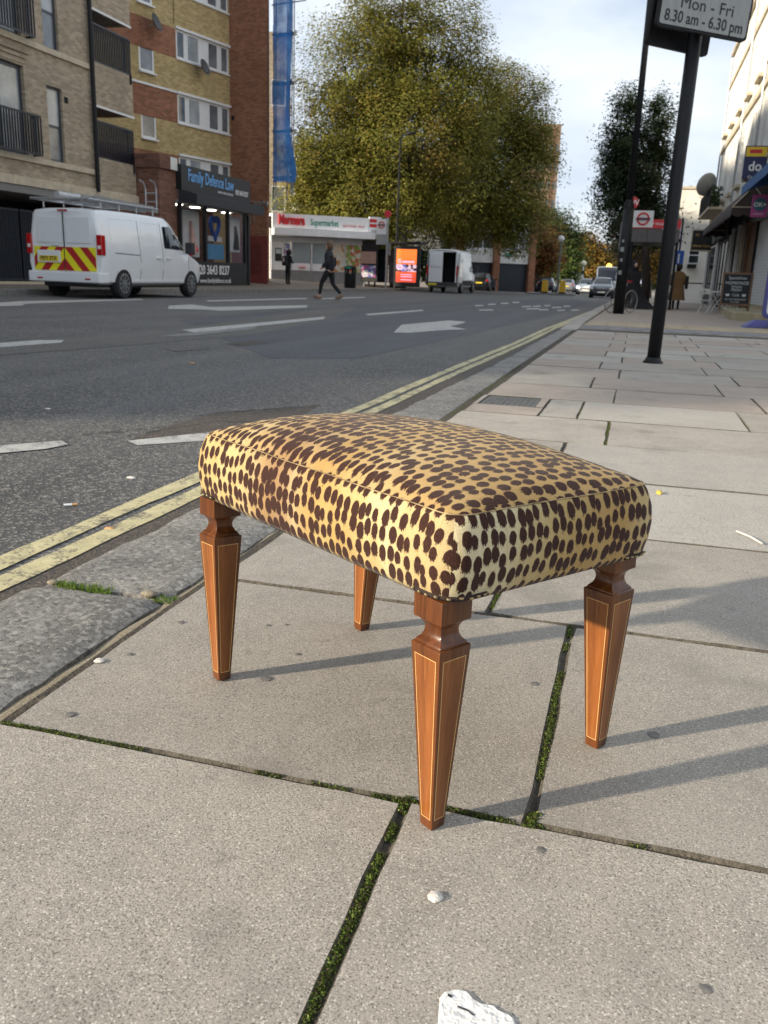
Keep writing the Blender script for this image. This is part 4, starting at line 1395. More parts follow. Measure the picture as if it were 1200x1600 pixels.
MB().bx(0, DL, -.05, .3, .0, .85).build('stall_riser', 'panel_grey', mk)
for x in (0.0, 1.18, 2.42, 3.72, 4.5, DL - .08): MB().bx(x, x + .08, -.09, .1, .85, 2.5).build('mullion', 'alu', mk)
for (a, b, m_) in ((1.26, 2.42, 'blind_blue'), (2.5, 3.72, 'blind_blue')):
    MB().bx(a, b, .03, .05, 1.25, 2.46).build('blind', m_, mk)
    MB().bx(a, b, .0, .01, .85, 2.46).build('pane', 'glass_clear', mk)
    MB().bx(a + .02, b - .02, -.012, -.001, .87, 1.28).build('window_film', 'poster_white', mk)
def mat_food(name, cols, sc):
    k = NT(name)
    O = k.n('TexCoord').outputs['Object']
    vo = k.n('TexVoronoi', Scale=sc); k.l(O, vo.inputs['Vector'])
    s3 = k.n('SeparateColor'); k.l(vo.outputs['Color'], s3.inputs[0])
    n1 = k.noise(O, 3, 3)
    c = k.mix(k.ramp(s3.outputs[0], .25, .35), cols[0], cols[1])
    c = k.mix(k.ramp(s3.outputs[1], .6, .68), c, cols[2])
    c = k.mix(k.ramp(n1, .52, .6), c, cols[3])
    k.l(c, k.b.inputs['Base Color']); k.b.inputs['Roughness'].default_value = .4
    MATS[name] = k.m
mat_food('food_print', ((.55, .42, .25), (.20, .32, .06), (.50, .10, .05), (.62, .58, .48)), 5)
mat_food('food_print_2', ((.62, .50, .36), (.55, .52, .44), (.45, .22, .08), (.60, .58, .54)), 4)
mat_food('magazine', ((.60, .60, .62), (.35, .10, .22), (.10, .15, .42), (.62, .62, .64)), 6)
MB().bx(3.8, 4.5, -.03, .05, .85, 2.46).build('food_poster', 'food_print_2', mk)
MB().bx(4.58, DL - .08, -.03, .05, .85, 2.46).build('food_poster', 'food_print', mk)
a_ = MB().bx(.08, 1.18, -.04, .05, .85, 2.46).build('cash_machine_panel', 'panel_white', mk)
MB().bx(.22, .62, -.07, -.041, 1.35, 2.1).build('cash_machine', 'ink_black', a_)
MB().bx(.26, .58, -.075, -.071, 1.78, 2.04).build('screen', 'blind_blue', a_)
MB().bx(.72, 1.12, -.05, -.041, 1.5, 2.4).build('poster', 'magazine', a_)
MB().lathe([(.2, 0), (.24, .01), (.2, .02)], (1.9, -.02, 1.05), 14).build('fruit_print', 'ink_red', mk).rotation_euler = (0, 0, 0)
MB().bx(DL - .02, DL + .07, -.12, .1, .0, 2.82).build('corner_post', 'alu', mk)
# projecting box sign at the corner
sg = MB().bx(DL + .10, DL + .85, -.50, -.35, 3.05, 4.12).build('projecting_sign', 'panel_white', mk)
for z in (3.90, 3.62): MB().bx(DL + .12, DL + .83, -.512, -.501, z - .1, z + .09).build('red_stripe', 'ink_red', sg)
MB().bx(DL + .2, DL + .75, -.512, -.501, 3.12, 3.38).build('grey_box', 'alu', sg)
MB().bx(-.3, -.06, -.3, 0, 3.2, 3.85).build('fascia_end', 'ink_black', mk)

# ================================================================== VEHICLES
def ring_pts(st):
    x, zb, zt, wb, wm, wr, belt = st
    zm = zb + (belt - zb) * .55
    return [(0, zb), (wb * .85, zb), (wb, zb + .07), (wm, zm), (wm * .985, belt), (wr + .035, zt - .11), (wr - .05, zt - .02), (wr * .55, zt + .012), (0, zt + .02)]
class Body:
    def __init__(s, sts):
        s.st = sts; s.rg = [ring_pts(q) for q in sts]
    def side(s, x, z):
        st = s.st
        i = max(0, min(len(st) - 2, next((k for k in range(len(st) - 1) if st[k + 1][0] >= x), len(st) - 2)))
        t = (x - st[i][0]) / (st[i + 1][0] - st[i][0])
        def yz(rg):
            for j in range(1, 6):
                (y0, z0), (y1, z1) = rg[j], rg[j + 1]
                if z0 <= z <= z1: return y0 + (y1 - y0) * (z - z0) / max(1e-6, z1 - z0)
            return rg[3][0]
        return yz(s.rg[i]) * (1 - t) + yz(s.rg[i + 1]) * t
    def parts(s, pick):
        """pick(i,j) -> part name; returns dict of MB. j runs over the half ring, both sides are made"""
        d = {}
        n = len(s.rg[0])
        for i in range(len(s.st) - 1):
            for j in range(n - 1):
                a, b, c, e = s.rg[i][j], s.rg[i][j + 1], s.rg[i + 1][j + 1], s.rg[i + 1][j]
                x0, x1 = s.st[i][0], s.st[i + 1][0]
                nm = pick(i, j)
                q = [(x0, -a[0], a[1]), (x1, -e[0], e[1]), (x1, -c[0], c[1]), (x0, -b[0], b[1])]
                q2 = [(x0, a[0], a[1]), (x0, b[0], b[1]), (x1, c[0], c[1]), (x1, e[0], e[1])]
                mb = d.setdefault(nm, MB())
                mb.add(q, [(0, 1, 2, 3)]); mb.add(q2, [(0, 1, 2, 3)])
        for i, f in ((0, 1), (len(s.st) - 1, -1)):
            rg = s.rg[i]; x = s.st[i][0]
            loop = [(x, y, z) for y, z in rg] + [(x, -y, z) for y, z in rg[-2:0:-1]]
            d.setdefault(pick(-1 if f > 0 else -2, 0), MB()).add(loop, [tuple(range(len(loop)))] if f < 0 else [tuple(range(len(loop) - 1, -1, -1))])
        return d
    def panel(s, pts, off=.004, side=-1):
        mb = MB()
        xa, xb = min(p[0] for p in pts), max(p[0] for p in pts)
        xs = sorted({*[p[0] for p in pts], *[q[0] for q in s.st if xa < q[0] < xb], *[xa + (xb - xa) * k / 8 for k in range(9)]})
        def span(x):
            zz = []
            for i in range(len(pts)):
                a, b = pts[i], pts[(i + 1) % len(pts)]
                if abs(a[0] - b[0]) < 1e-9:
                    if abs(a[0] - x) < 1e-6: zz += [a[1], b[1]]
                elif min(a[0], b[0]) - 1e-9 <= x <= max(a[0], b[0]) + 1e-9: zz.append(a[1] + (b[1] - a[1]) * (x - a[0]) / (b[0] - a[0]))
            return min(zz), max(zz)
        R_ = 4; vs = []; fs = []
        for x in xs:
            z0, z1 = span(x)
            for k in range(R_ + 1):
                z = z0 + (z1 - z0) * k / R_; vs.append((x, side * (s.side(x, z) + off), z))
        for i in range(len(xs) - 1):
            for k in range(R_):
                q = (i * (R_ + 1) + k, (i + 1) * (R_ + 1) + k, (i + 1) * (R_ + 1) + k + 1, i * (R_ + 1) + k + 1)
                fs.append(q if side < 0 else q[::-1])
        mb.add(vs, fs)
        return mb
def weld(o):
    bm = bmesh.new(); bm.from_mesh(o.data)
    bmesh.ops.remove_doubles(bm, verts=bm.verts, dist=.0005)
    bmesh.ops.recalc_face_normals(bm, faces=bm.faces)
    bm.to_mesh(o.data); bm.free()
def arches(body, xs, r_, w, zc):
    mb = MB()
    for x in xs:
        for sd_ in (-1, 1):
            y0, y1 = sd_ * (w - .26), sd_ * (w + .2)
            mb.tube([(x, y0, zc), (x, y1, zc)], r_, 24)
    c = mb.build('cutter', 'grey_trim')
    weld(c)
    boolean(body, c)
def wheel(parent, x, y, r_, w=.2, sd_=-1, spokes=10):
    t = MB()
    prof = [(r_ * .64, -w / 2), (r_ * .93, -w / 2), (r_, -w / 2 + .03), (r_, w / 2 - .03), (r_ * .93, w / 2), (r_ * .64, w / 2)]
    t.lathe(prof, (0, 0, 0), 26)
    ty = t.build('wheel', 'tyre', parent, smooth=True, angle=40)
    ty.rotation_euler = (PI / 2, 0, 0); ty.location = (x, y, r_)
    b = MB(); z = w / 2 * (1 if sd_ < 0 else -1)
    b.lathe([(r_ * .64, -.02), (r_ * .66, .0), (r_ * .58, .004), (r_ * .56, -.03)], (0, 0, z), 26)
    b.lathe([(.02, -.02), (r_ * .2, -.02), (r_ * .2, .012), (.02, .016)], (0, 0, z), 14)
    for k in range(spokes):
        a = 2 * PI * k / spokes
        b.obx((math.cos(a) * r_ * .38, math.sin(a) * r_ * .38, z - .008), (r_ * .42, r_ * .12, .02), Matrix.Rotation(a, 3, 'Z'))
    b.build('rim', 'alloy', ty)
    return ty
def seam(body, parent, line, off=.003, w=.006, side=-1, name='panel_gap', mat='grey_trim'):
    vs = []; fs = []
    for x, z in line: vs.append((x, z))
    P = []
    for i in range(len(line) - 1):
        n = 6
        for k in range(n + (i == len(line) - 2)):
            t = k / n; P.append((line[i][0] * (1 - t) + line[i + 1][0] * t, line[i][1] * (1 - t) + line[i + 1][1] * t))
    mb = MB(); mb.tube([(x, side * (body.side(x, z) + off - w * .6), z) for x, z in P], w, 5)
    return mb.build(name, mat, parent)

# --- the white van with ladders on its roof
van = thing('panel_van', 'white panel van with ladders on its roof and red and yellow chevrons behind', 'van', (-12.88, 18.2, G(-12.9, 20) + RD), PI / 2)
sts = [(0.0, .36, 1.80, .86, .93, .74, 1.05), (.06, .33, 1.86, .89, .955, .80, 1.05), (.35, .30, 1.885, .9, .96, .81, 1.05), (1.2, .28, 1.90, .9, .96, .815, 1.06), (2.2, .28, 1.90, .9, .96, .815, 1.07), (2.95, .28, 1.89, .9, .96, .81, 1.08), (3.1, .28, 1.88, .9, .96, .80, 1.08), (3.35, .28, 1.80, .9, .96, .775, 1.08), (3.65, .28, 1.62, .9, .955, .74, 1.07), (3.95, .28, 1.40, .9, .95, .72, 1.05), (4.12, .28, 1.24, .9, .945, .74, 1.02), (4.45, .28, 1.10, .88, .93, .74, .92), (4.75, .30, .98, .84, .89, .70, .82), (4.93, .33, .84, .74, .80, .60, .72), (5.0, .40, .70, .58, .64, .46, .62)]
B_ = Body(sts)
d_ = B_.parts(lambda i, j: 'windscreen' if (7 <= i <= 9 and j >= 6) else 'body')
bo = d_['body'].build('body', 'white_car', van)
ws = d_['windscreen'].build('windscreen', 'glass_dark', van, smooth=True)
weld(bo); arches(bo, (.88, 4.15), .40, .955, .34)
bo.data.polygons.foreach_set('use_smooth', [True] * len(bo.data.polygons)); bo.data.set_sharp_from_angle(angle=R(38))
for x in (.88, 4.15):
    for sd_ in (-1, 1): wheel(van, x, sd_ * .84, .335, .215, sd_)
MB().bx(.15, 4.8, -.7, .7, .24, .32).build('underbody', 'grey_trim', van)
B_.panel([(2.78, 1.16), (2.80, 1.66), (3.20, 1.68), (3.45, 1.56), (3.88, 1.25), (3.92, 1.14)]).build('side_window', 'glass_dark', van)
B_.panel([(2.78, 1.16), (2.80, 1.66), (3.20, 1.68), (3.45, 1.56), (3.88, 1.25), (3.92, 1.14)], side=1).build('side_window', 'glass_dark', van)
seam(B_, van, [(1.62, .42), (1.62, 1.72)]); seam(B_, van, [(2.68, .42), (2.68, 1.74)]); seam(B_, van, [(4.02, .6), (4.02, 1.1)])
seam(B_, van, [(.55, .985), (1.6, .965)], w=.012, name='door_rail'); seam(B_, van, [(.62, .45), (.62, .6)])
seam(B_, van, [(.42, 1.18), (.42, 1.70), (1.5, 1.72)], w=.004, mat='white_car', name='pressing'); seam(B_, van, [(1.75, 1.16), (1.75, 1.70), (2.55, 1.70), (2.55, 1.16), (1.75, 1.16)], w=.004, mat='white_car', name='pressing')
seam(B_, van, [(1.35, .40), (3.7, .40)], w=.035, mat='white_car', name='side_rub_strip')
for x, z in ((2.36, .93), (2.84, .93)):
    MB().bx(x, x + .2, -.99, -.95, z - .02, z + .02).build('door_handle', 'white_car', van, bevel=.008)
# mirrors
for sd_ in (-1, 1):
    mb = MB(); mb.obx((3.86, sd_ * 1.08, 1.20), (.16, .22, .28)); mb.obx((3.88, sd_ * .97, 1.10), (.06, .08, .06))
    mb.build('door_mirror', 'grey_trim', van, bevel=.03)
# rear face: doors, lights, chevrons, plate, bumper
MB().bx(-.03, .0, -.006, .006, .52, 1.80).build('door_gap', 'grey_trim', van)
for sd_ in (-1, 1):
    MB().bx(-.02, -.0, min(sd_ * .06, sd_ * .68), max(sd_ * .06, sd_ * .68), 1.16, 1.70).build('door_pressing', 'white_car', van, bevel=.008)
    mb = MB().bx(-.035, .12, sd_ * .94 - .10 if sd_ > 0 else -.975, sd_ * .94 + .035 if sd_ > 0 else -.84, .92, 1.34)
    lt = mb.build('tail_light', 'light_red', van, bevel=.015)
    MB().bx(-.038, -.034, sd_ * .91 - .04, sd_ * .91 + .04, 1.05, 1.12).build('reverse_lamp', 'light_clear', lt)
MB().bx(-.10, .30, -.93, .93, .34, .56).build('rear_bumper', 'white_car', van, bevel=.03)
for y in (-.62, .62): MB().bx(-.11, -.10, y - .07, y + .07, .40, .43).build('reflector', 'light_red', van)
hz = thing('chevron_panel', None, None); hz.parent = van
MB().bx(-.016, -.004, -.80, .80, .58, 1.075).build('backing', 'hi_yellow', hz)
def clip_poly(poly, xa, xb, za, zb):
    def cl(p, f, g):
        o_ = []
        for i in range(len(p)):
            a, b = p[i], p[(i + 1) % len(p)]
            fa, fb = f(a), f(b)
            if fa >= 0: o_.append(a)
            if fa * fb < 0:
                t = fa / (fa - fb); o_.append((a[0] + (b[0] - a[0]) * t, a[1] + (b[1] - a[1]) * t))
        return o_
    for f in (lambda p: p[0] - xa, lambda p: xb - p[0], lambda p: p[1] - za, lambda p: zb - p[1]):
        poly = cl(poly, f, None)
        if not poly: return []
    return poly
for sd_ in (-1, 1):
    for k in range(-1, 6):
        y0 = k * .40
        # stripes rise towards the middle of the vehicle
        pl = [(y0, 1.075), (y0 + .20, 1.075), (y0 + .20 + .44, .58), (y0 + .44, .58)]
        pl = clip_poly(pl, .008, .80, .58, 1.075)
        if len(pl) >= 3:
            MB().prism([(-.0185, sd_ * y, z) for y, z in pl], (.002, 0, 0)).build('red_stripe', 'hi_red', hz)
rc = MB().bx(-.05, -.019, .10, .70, .74, 1.0).build('plate_recess', 'white_car', van, bevel=.01)
pt = MB().bx(-.058, -.051, .15, .65, .77, .885).build('number_plate', 'plate_yellow', van)
text('FE71 STX', .105, 'ink_black', pt, (-.0595, .40, .828), rot=(PI / 2, 0, -PI / 2), bold=.003, depth=.001)
MB().bx(-.06, -.019, .14, .34, 1.10, 1.14).build('door_handle', 'white_car', van, bevel=.008)
MB().bx(-.03, -.0, -.12, .12, 1.815, 1.845).build('brake_light', 'light_red', van)
# roof rack
rk = thing('roof_rack', None, None); rk.parent = van
for x in (.35, 1.1, 1.85, 2.6):
    MB().tube([(x, -.74, 1.90), (x, -.74, 2.05), (x, .74, 2.05), (x, .74, 1.90)], .022, 6).build('cross_bar', 'galv', rk)
for y in (-.74, .74): MB().tube([(-.1, y, 2.06), (2.85, y, 2.06)], .022, 6).build('side_rail', 'galv', rk)
MB().tube([(-.1, -.74, 2.06), (-.14, 0, 2.05), (-.1, .74, 2.06)], .03, 8).build('rear_roller', 'galv', rk)
MB().tube([(-.1, .05, 2.14), (2.2, .05, 2.14)], .075, 10).build('pipe_carrier', 'alu', rk)
def ladder(name, label, x0, x1, y, z, tilt=0, w=.36):
    t = thing(name, label, 'ladder', (van.location.x, van.location.y, van.location.z), PI / 2, 'ladders on the van roof')
    for q in (0, w): 
        mb = MB(); mb.obx(((x0 + x1) / 2, y + q, z), (x1 - x0, .03, .075), Matrix.Rotation(tilt, 3, 'Y')); mb.build('stile', 'galv', t)
    n = int((x1 - x0) / .26)
    for k in range(n):
        x = x0 + .15 + k * .26
        zz = z - math.tan(tilt) * (x - (x0 + x1) / 2)
        MB().tube([(x, y, zz), (x, y + w, zz)], .016, 6).build('rung', 'galv', t)
    return t
ladder('ladder', 'aluminium ladder lying on the near side of the van roof rack', -.25, 3.1, -.66, 2.16)
ladder('ladder', 'aluminium ladder lying on top of another on the van roof', .55, 3.2, -.50, 2.28, .02)
# curved ladder hook standing up at the front of the rack
mb = MB()
for y in (-.60, -.30):
    mb.tube([(3.05, y, 2.1), (3.05, y, 2.55), (2.95, y, 2.68), (2.78, y, 2.72)], .02, 6)
for z in (2.25, 2.45): mb.tube([(3.05, -.60, z), (3.05, -.30, z)], .016, 6)
MB.build(mb, 'ladder_hook', 'galv', rk)

van.scale = (1.03, 1.03, 1.07)
# --- generic car
def car(name, label, loc, rz, paint, kind='hatch', lights=False, group=None, cat='car', plate='plate_white'):
    if paint not in MATS: raise KeyError(paint)
    t = thing(name, label, cat, loc, rz, group)
    if kind == 'hatch':
        L = 4.2
        sts = [(0, .42, .95, .62, .70, .50, .80), (.08, .30, 1.10, .76, .80, .55, .86), (.30, .24, 1.36, .80, .86, .56, .92), (.55, .22, 1.45, .80, .875, .58, .93), (1.3, .2, 1.49, .8, .88, .60, .93), (2.0, .2, 1.48, .8, .88, .60, .93), (2.35, .2, 1.42, .8, .88, .58, .93), (2.75, .2, 1.22, .8, .88, .62, .93), (3.10, .2, 1.02, .8, .875, .68, .92), (3.6, .22, .93, .78, .86, .66, .84), (4.0, .24, .80, .72, .80, .58, .70), (4.2, .34, .66, .56, .64, .44, .58)]
        gl = (1, 6); wsr = (5, 7); rear = (0, 2); wx = (.75, 3.35); wr_ = .31
        side_w = [(.62, .98), (.72, 1.32), (1.3, 1.39), (2.1, 1.37), (2.75, .98)]
    else:
        L = 5.6
        sts = [(0, .42, 2.45, .90, .96, .84, 1.2), (.06, .36, 2.50, .95, 1.0, .90, 1.2), (.5, .32, 2.52, .95, 1.02, .90, 1.2), (3.4, .3, 2.52, .95, 1.02, .90, 1.2), (3.8, .3, 2.46, .95, 1.02, .88, 1.2), (4.1, .3, 2.20, .95, 1.02, .84, 1.2), (4.5, .3, 1.75, .95, 1.0, .80, 1.2), (4.85, .3, 1.36, .94, 1.0, .80, 1.15), (5.3, .32, 1.18, .88, .95, .76, 1.0), (5.55, .36, .95, .76, .84, .6, .85), (5.62, .45, .8, .6, .7, .5, .7)]
        gl = (0, 0); wsr = (4, 6); rear = (9, 9); wx = (1.0, 4.55); wr_ = .35
        side_w = [(3.75, 1.3), (3.75, 1.9), (4.05, 1.95), (4.45, 1.62), (4.7, 1.3)]
    bd = Body(sts)
    def pick(i, j):
        if wsr[0] <= i <= wsr[1] - (0 if kind != 'hatch' else 0) and j >= 6: return 'windscreen'
        if kind == 'hatch' and 1 <= i <= 2 and j >= 6: return 'rear_window'
        return 'body'
    d = bd.parts(pick)
    b = d['body'].build('body', paint, t)
    weld(b)
    arches(b, wx, wr_ + .06, sts[4][4], wr_)
    b.data.polygons.foreach_set('use_smooth', [True] * len(b.data.polygons)); b.data.set_sharp_from_angle(angle=R(40))
    for nm in ('windscreen', 'rear_window'):
        if nm in d: d[nm].build(nm, 'glass_dark', t, smooth=True)
    for sd_ in (-1, 1):
        bd.panel(side_w, side=sd_).build('side_window', 'glass_dark', t)
        for x in wx: wheel(t, x, sd_ * (sts[4][4] - .11), wr_, .19, sd_, 8)
        w = sts[-2][4]
        hl = MB(); hl.obx((L - .16, sd_ * (w - .13), .70 if kind == 'hatch' else .92), (.16, .26, .12)); hl.build('headlight', 'lamp_on' if lights else 'light_clear', t, bevel=.02)
        tl = MB(); tl.obx((.04, sd_ * .66, .88 if kind == 'hatch' else 1.1), (.10, .22 if kind == 'hatch' else .12, .14 if kind == 'hatch' else .5)); tl.build('tail_light', 'light_red', t, bevel=.02)
        mi = MB(); mi.obx((2.72 if kind == 'hatch' else 4.4, sd_ * (sts[4][4] + .12), 1.0 if kind == 'hatch' else 1.45), (.12, .2, .14 if kind == 'hatch' else .3)); mi.build('door_mirror', 'grey_trim', t, bevel=.03)
    MB().bx(L - .02 if kind == 'hatch' else L - .04, L + .03, -.26, .26, .40, .51).build('number_plate', 'plate_white', t)
    MB().bx(-.03, .03, -.26, .26, .62, .73).build('number_plate', 'plate_yellow', t)
    MB().bx(L - .10, L + .015, -.45, .45, .54, .62).build('grille', 'grey_trim', t)
    MB().bx(.3, L - .3, -.6, .6, .17, .26).build('underbody', 'grey_trim', t)
    return t
M('lamp_on', (.9, .9, .88), .3, 0, emit=(1, .97, .9), estr=6)
M('paint_black', (.012, .013, .015), .25, .1, 3, coat=.7)
M('paint_navy', (.020, .026, .040), .25, .1, 3, coat=.7)
M('paint_silver', (.26, .27, .29), .3, .1, 3, coat=.6, metal=.3)
M('paint_white', (.66, .67, .68), .3, .04, 3, coat=.5)
def onroad(x, y): return (x, y, G(x, y) + RD)
# --- tall white van with one rear door open
tv = thing('delivery_van', 'tall white delivery van with its right rear door open', 'van', onroad(-11.45, 53.4), PI / 2 - .02)
sts = [(0, .42, 2.50, .92, .98, .84, 1.2), (.06, .38, 2.54, .95, 1.02, .90, 1.2), (.5, .34, 2.56, .95, 1.03, .90, 1.2), (3.6, .32, 2.56, .95, 1.03, .90, 1.2), (4.0, .32, 2.48, .95, 1.03, .88, 1.2), (4.35, .32, 2.2, .95, 1.03, .84, 1.2), (4.7, .32, 1.75, .95, 1.0, .80, 1.2), (5.0, .32, 1.36, .94, 1.0, .80, 1.15), (5.4, .34, 1.18, .88, .95, .76, 1.0), (5.6, .4, .95, .76, .84, .6, .85)]
bd = Body(sts)
d_ = bd.parts(lambda i, j: 'none' if i == -1 else 'windscreen' if (i in (4, 5, 6) and j >= 6) else 'body')
b = d_['body'].build('body', 'white_car', tv, smooth=True, angle=40)
d_['windscreen'].build('windscreen', 'glass_dark', tv)
for x in (1.1, 4.6):
    for sd_ in (-1, 1): wheel(tv, x, sd_ * .95, .36, .2, sd_, 8)
MB().bx(.02, .08, .0, .86, .62, 2.40).build('rear_door', 'white_car', tv, bevel=.02)
MB().bx(-.02, .0 + .018, .08, .78, 1.55, 2.28).build('door_pressing', 'white_car', tv, bevel=.01)
MB().bx(-.10, .12, -.96, .96, .42, .64).build('rear_bumper', 'grey_trim', tv, bevel=.02)
MB().bx(1.6, 1.7, -.86, .86, .5, 2.45).build('load_bay', 'void_dark', tv)
MB().bx(.1, 1.6, -.86, .86, .60, .64).build('load_floor', 'void_dark', tv)
MB().bx(.06, .10, -.88, -.80, .62, 2.42).bx(.06, .10, -.88, .88, 2.40, 2.50).build('door_frame', 'white_car', tv)
for sd_ in (-1, 1): MB().bx(-.02, .06, sd_ * .93 - .05, sd_ * .93 + .05, 1.0, 1.6).build('tail_light', 'light_red', tv)
od = MB().bx(.0, .86, -1.08, -1.03, .62, 2.40).build('rear_door', 'white_car', tv, bevel=.015)
pl_ = MB().bx(-.115, -.10, .30, .82, .46, .57).build('number_plate', 'plate_yellow', tv)
bd.panel([(1.35, .45), (1.35, .75), (4.2, .75), (4.2, .45)], .012).build('side_moulding', 'grey_trim', tv)
bd.panel([(3.95, 1.3), (3.95, 1.95), (4.2, 2.0), (4.6, 1.65), (4.85, 1.3)]).build('side_window', 'glass_dark', tv)
MB().obx((4.75, -1.18, 1.5), (.14, .22, .34)).build('door_mirror', 'grey_trim', tv, bevel=.03)
def pl(px, d):
    p = at(px, 450, d); return onroad(p.x, p.y)
car('parked_car', 'dark hatchback parked just beyond the tall white van with the open door', pl(748, 73), PI / 2, 'paint_black')
car('moving_car', 'dark blue car driving away left of the yellow traffic island bollards', pl(851, 86), PI / 2, 'paint_navy')
car('parked_car', 'silver grey car in the distance right of the yellow bollards', pl(885, 100), PI / 2, 'paint_silver')
car('distant_van', 'small white van far up the road above the silver car', pl(897, 116), PI / 2, 'paint_white', 'van', cat='van')
car('oncoming_car', 'white car with lit headlights coming down the road', pl(918, 84), -PI / 2, 'paint_white', lights=True)
car('parked_car', 'dark car parked nose towards us in front of a white van', pl(943, 66), -PI / 2, 'paint_navy')
car('parked_van', 'tall white van parked behind the dark car on the right', pl(949, 79), -PI / 2, 'paint_white', 'van', cat='van')

# ================================================================== STREET FURNITURE
# --- parking sign on its thick black post
pb = gp(1020, 567)
rt = ray(1084, 70); tp = Vector((0, 0, CH)) + rt * ((pb.y + .03) / rt.y)
sgn = thing('parking_sign', 'grey parking hours sign plate on a thick black leaning post', 'sign', (pb.x, pb.y, pb.z))
dirp = (tp - pb)
top = dirp * 1.22
MB().tube([(0, 0, -.05), tuple(dirp * .5), tuple(top)], [.068, .068, .068], 20).build('post', 'metal_black', sgn, smooth=True)
MB().lathe([(.105, -.02), (.105, .01), (.085, .03), (.076, .06)], (0, 0, 0), 20).build('collar', 'metal_black', sgn, smooth=True)
pc = dirp * 1.0
ya = math.atan2(.5, .87) * .92
pl_ = thing('plate_set', None, None); pl_.parent = sgn; pl_.location = (pc.x, pc.y, pc.z); pl_.rotation_euler = (0, R(4.0), ya)
def rplate(x0, x1, z0, z1, y0, y1, r_=.035):
    pts = []
    for cx, cz, a0 in ((x1 - r_, z0 + r_, -PI / 2), (x1 - r_, z1 - r_, 0), (x0 + r_, z1 - r_, PI / 2), (x0 + r_, z0 + r_, PI)):
        for k in range(5): 
            a = a0 + PI / 2 * k / 4; pts.append((cx + r_ * math.cos(a), y0, cz + r_ * math.sin(a)))
    return MB().prism(pts, (0, y1 - y0, 0))
PW0, PW1 = -.50, .46
rplate(PW0, PW1, .06, .46, -.15, -.10).build('rim', 'metal_black', pl_)
f_ = rplate(PW0 + .022, PW1 - .022, .085, .44, -.156, -.151, .025).build('sign_face', 'sign_grey', pl_)
text('Mon - Fri', .150, 'ink_black', f_, (-.01, -.158, .290), depth=.001)
text('8.30 am - 6.30 pm', .142, 'ink_black', f_, (-.02, -.158, .160), bold=.0015, depth=.001, sx=.80)
rplate(PW0, PW1, .475, 1.0, -.15, -.10).build('rim', 'metal_black', pl_)
rplate(PW0 + .022, PW1 - .022, .497, .98, -.156, -.151, .025).build('sign_face', 'sign_grey', pl_)
bk = rplate(-.44, .26, -.04, .9, .12, .17).build('rear_plate', 'metal_black', pl_)
bk.rotation_euler = (0, 0, R(6))
MB().bx(-.12, .12, -.10, .12, .3, .36).build('clip', 'metal_black', pl_)

# --- near lamp post on the right
lb = gp(966, 490)
rt = ray(1017, -10); tp = Vector((0, 0, CH)) + rt * (lb.y / rt.y)
lp = thing('lamp_post', 'black street lamp column beside the bicycle on the right pavement', 'lamp post', tuple(lb))
dv = tp - lb
q = 3.0 / dv.z
MB().tube([(0, 0, -.05), tuple(dv * q)], [.165, .155], 18).build('base_column', 'metal_black', lp, smooth=True)
MB().tube([tuple(dv * q), tuple(dv * (q + .01)), tuple(dv * (q + .03))], [.155, .145, .095], 18, caps=False).build('shoulder', 'metal_black', lp, smooth=True)
MB().tube([tuple(dv * (q + .03)), tuple(dv * 1.15)], [.095, .08], 16).build('shaft', 'metal_black', lp, smooth=True)
a_ = dv * 1.15
MB().tube([tuple(a_), tuple(a_ + Vector((-.5, 0, .4))), tuple(a_ + Vector((-1.6, 0, .5)))], [.05, .045, .04], 10).build('arm', 'metal_black', lp, smooth=True)
MB().obx(tuple(a_ + Vector((-2.0, 0, .48))), (.8, .3, .12)).build('lantern', 'metal_black', lp, bevel=.04)
for zz, w in ((.62, .10), (.52, .07), (.40, .09), (.7, .06)):
    c_ = dv * (q * zz); MB().obx((c_.x - .07, c_.y - .162, c_.z), (w, .012, w * 1.3)).build('sticker', 'sign_grey', lp)

# --- bicycle leaning behind it
bk_p = gp(950, 487)
bike = thing('bicycle', 'bicycle with a red saddle leaning behind the black lamp post', 'bicycle', (-.42, 28.85, G(0, 28.75) + .0), R(235))
def bwheel(x):
    w = thing('wheel', None, None); w.parent = bike; w.location = (x, 0, .35)
    b = MB(); n = 32
    b.tube([(.33 * math.cos(2 * PI * k / n), 0, .33 * math.sin(2 * PI * k / n)) for k in range(n + 1)], .018, 6, caps=False)
    b.build('tyre', M('tyre_grey', (.30, .30, .30), .7, .1, 10), w, smooth=True)
    b = MB()
    for k in range(14): b.tube([(0, rnd(-.02, .02), 0), (.315 * math.cos(2 * PI * k / 14), 0, .315 * math.sin(2 * PI * k / 14))], .0025, 4)
    b.lathe([(.02, -.04), (.02, .04)], (0, 0, 0), 8)
    b.build('spokes', 'galv', w)
bwheel(-.50); bwheel(.52)
fr = MB()
fr.tube([(.35, 0, .85), (-.05, 0, .32)], .018, 8).tube([(-.05, 0, .32), (-.20, 0, .80)], .016, 8).tube([(.33, 0, .80), (-.18, 0, .74)], .016, 8).tube([(-.05, 0, .32), (-.50, 0, .35)], .012, 8).tube([(-.18, 0, .74), (-.50, 0, .35)], .011, 8).tube([(.32, 0, .95), (.37, 0, .75), (.52, 0, .35)], .014, 8)
fr.build('frame', 'metal_black', bike, smooth=True)
MB().tube([(-.20, 0, .80), (-.23, 0, .92)], .013, 8).build('seat_post', 'galv', bike)
sa = MB(); sa.obx((-.24, 0, .95), (.26, .15, .06)); sa.build('saddle', 'light_red', bike, bevel=.025)
MB().tube([(.32, -.28, .98), (.30, 0, 1.0), (.32, .28, .98)], .013, 8).build('handlebar', 'metal_black', bike)
MB().tube([(-.05, -.12, .20), (-.05, -.05, .32), (-.05, .05, .32), (-.05, .12, .44)], .012, 6).build('crank', 'galv', bike)

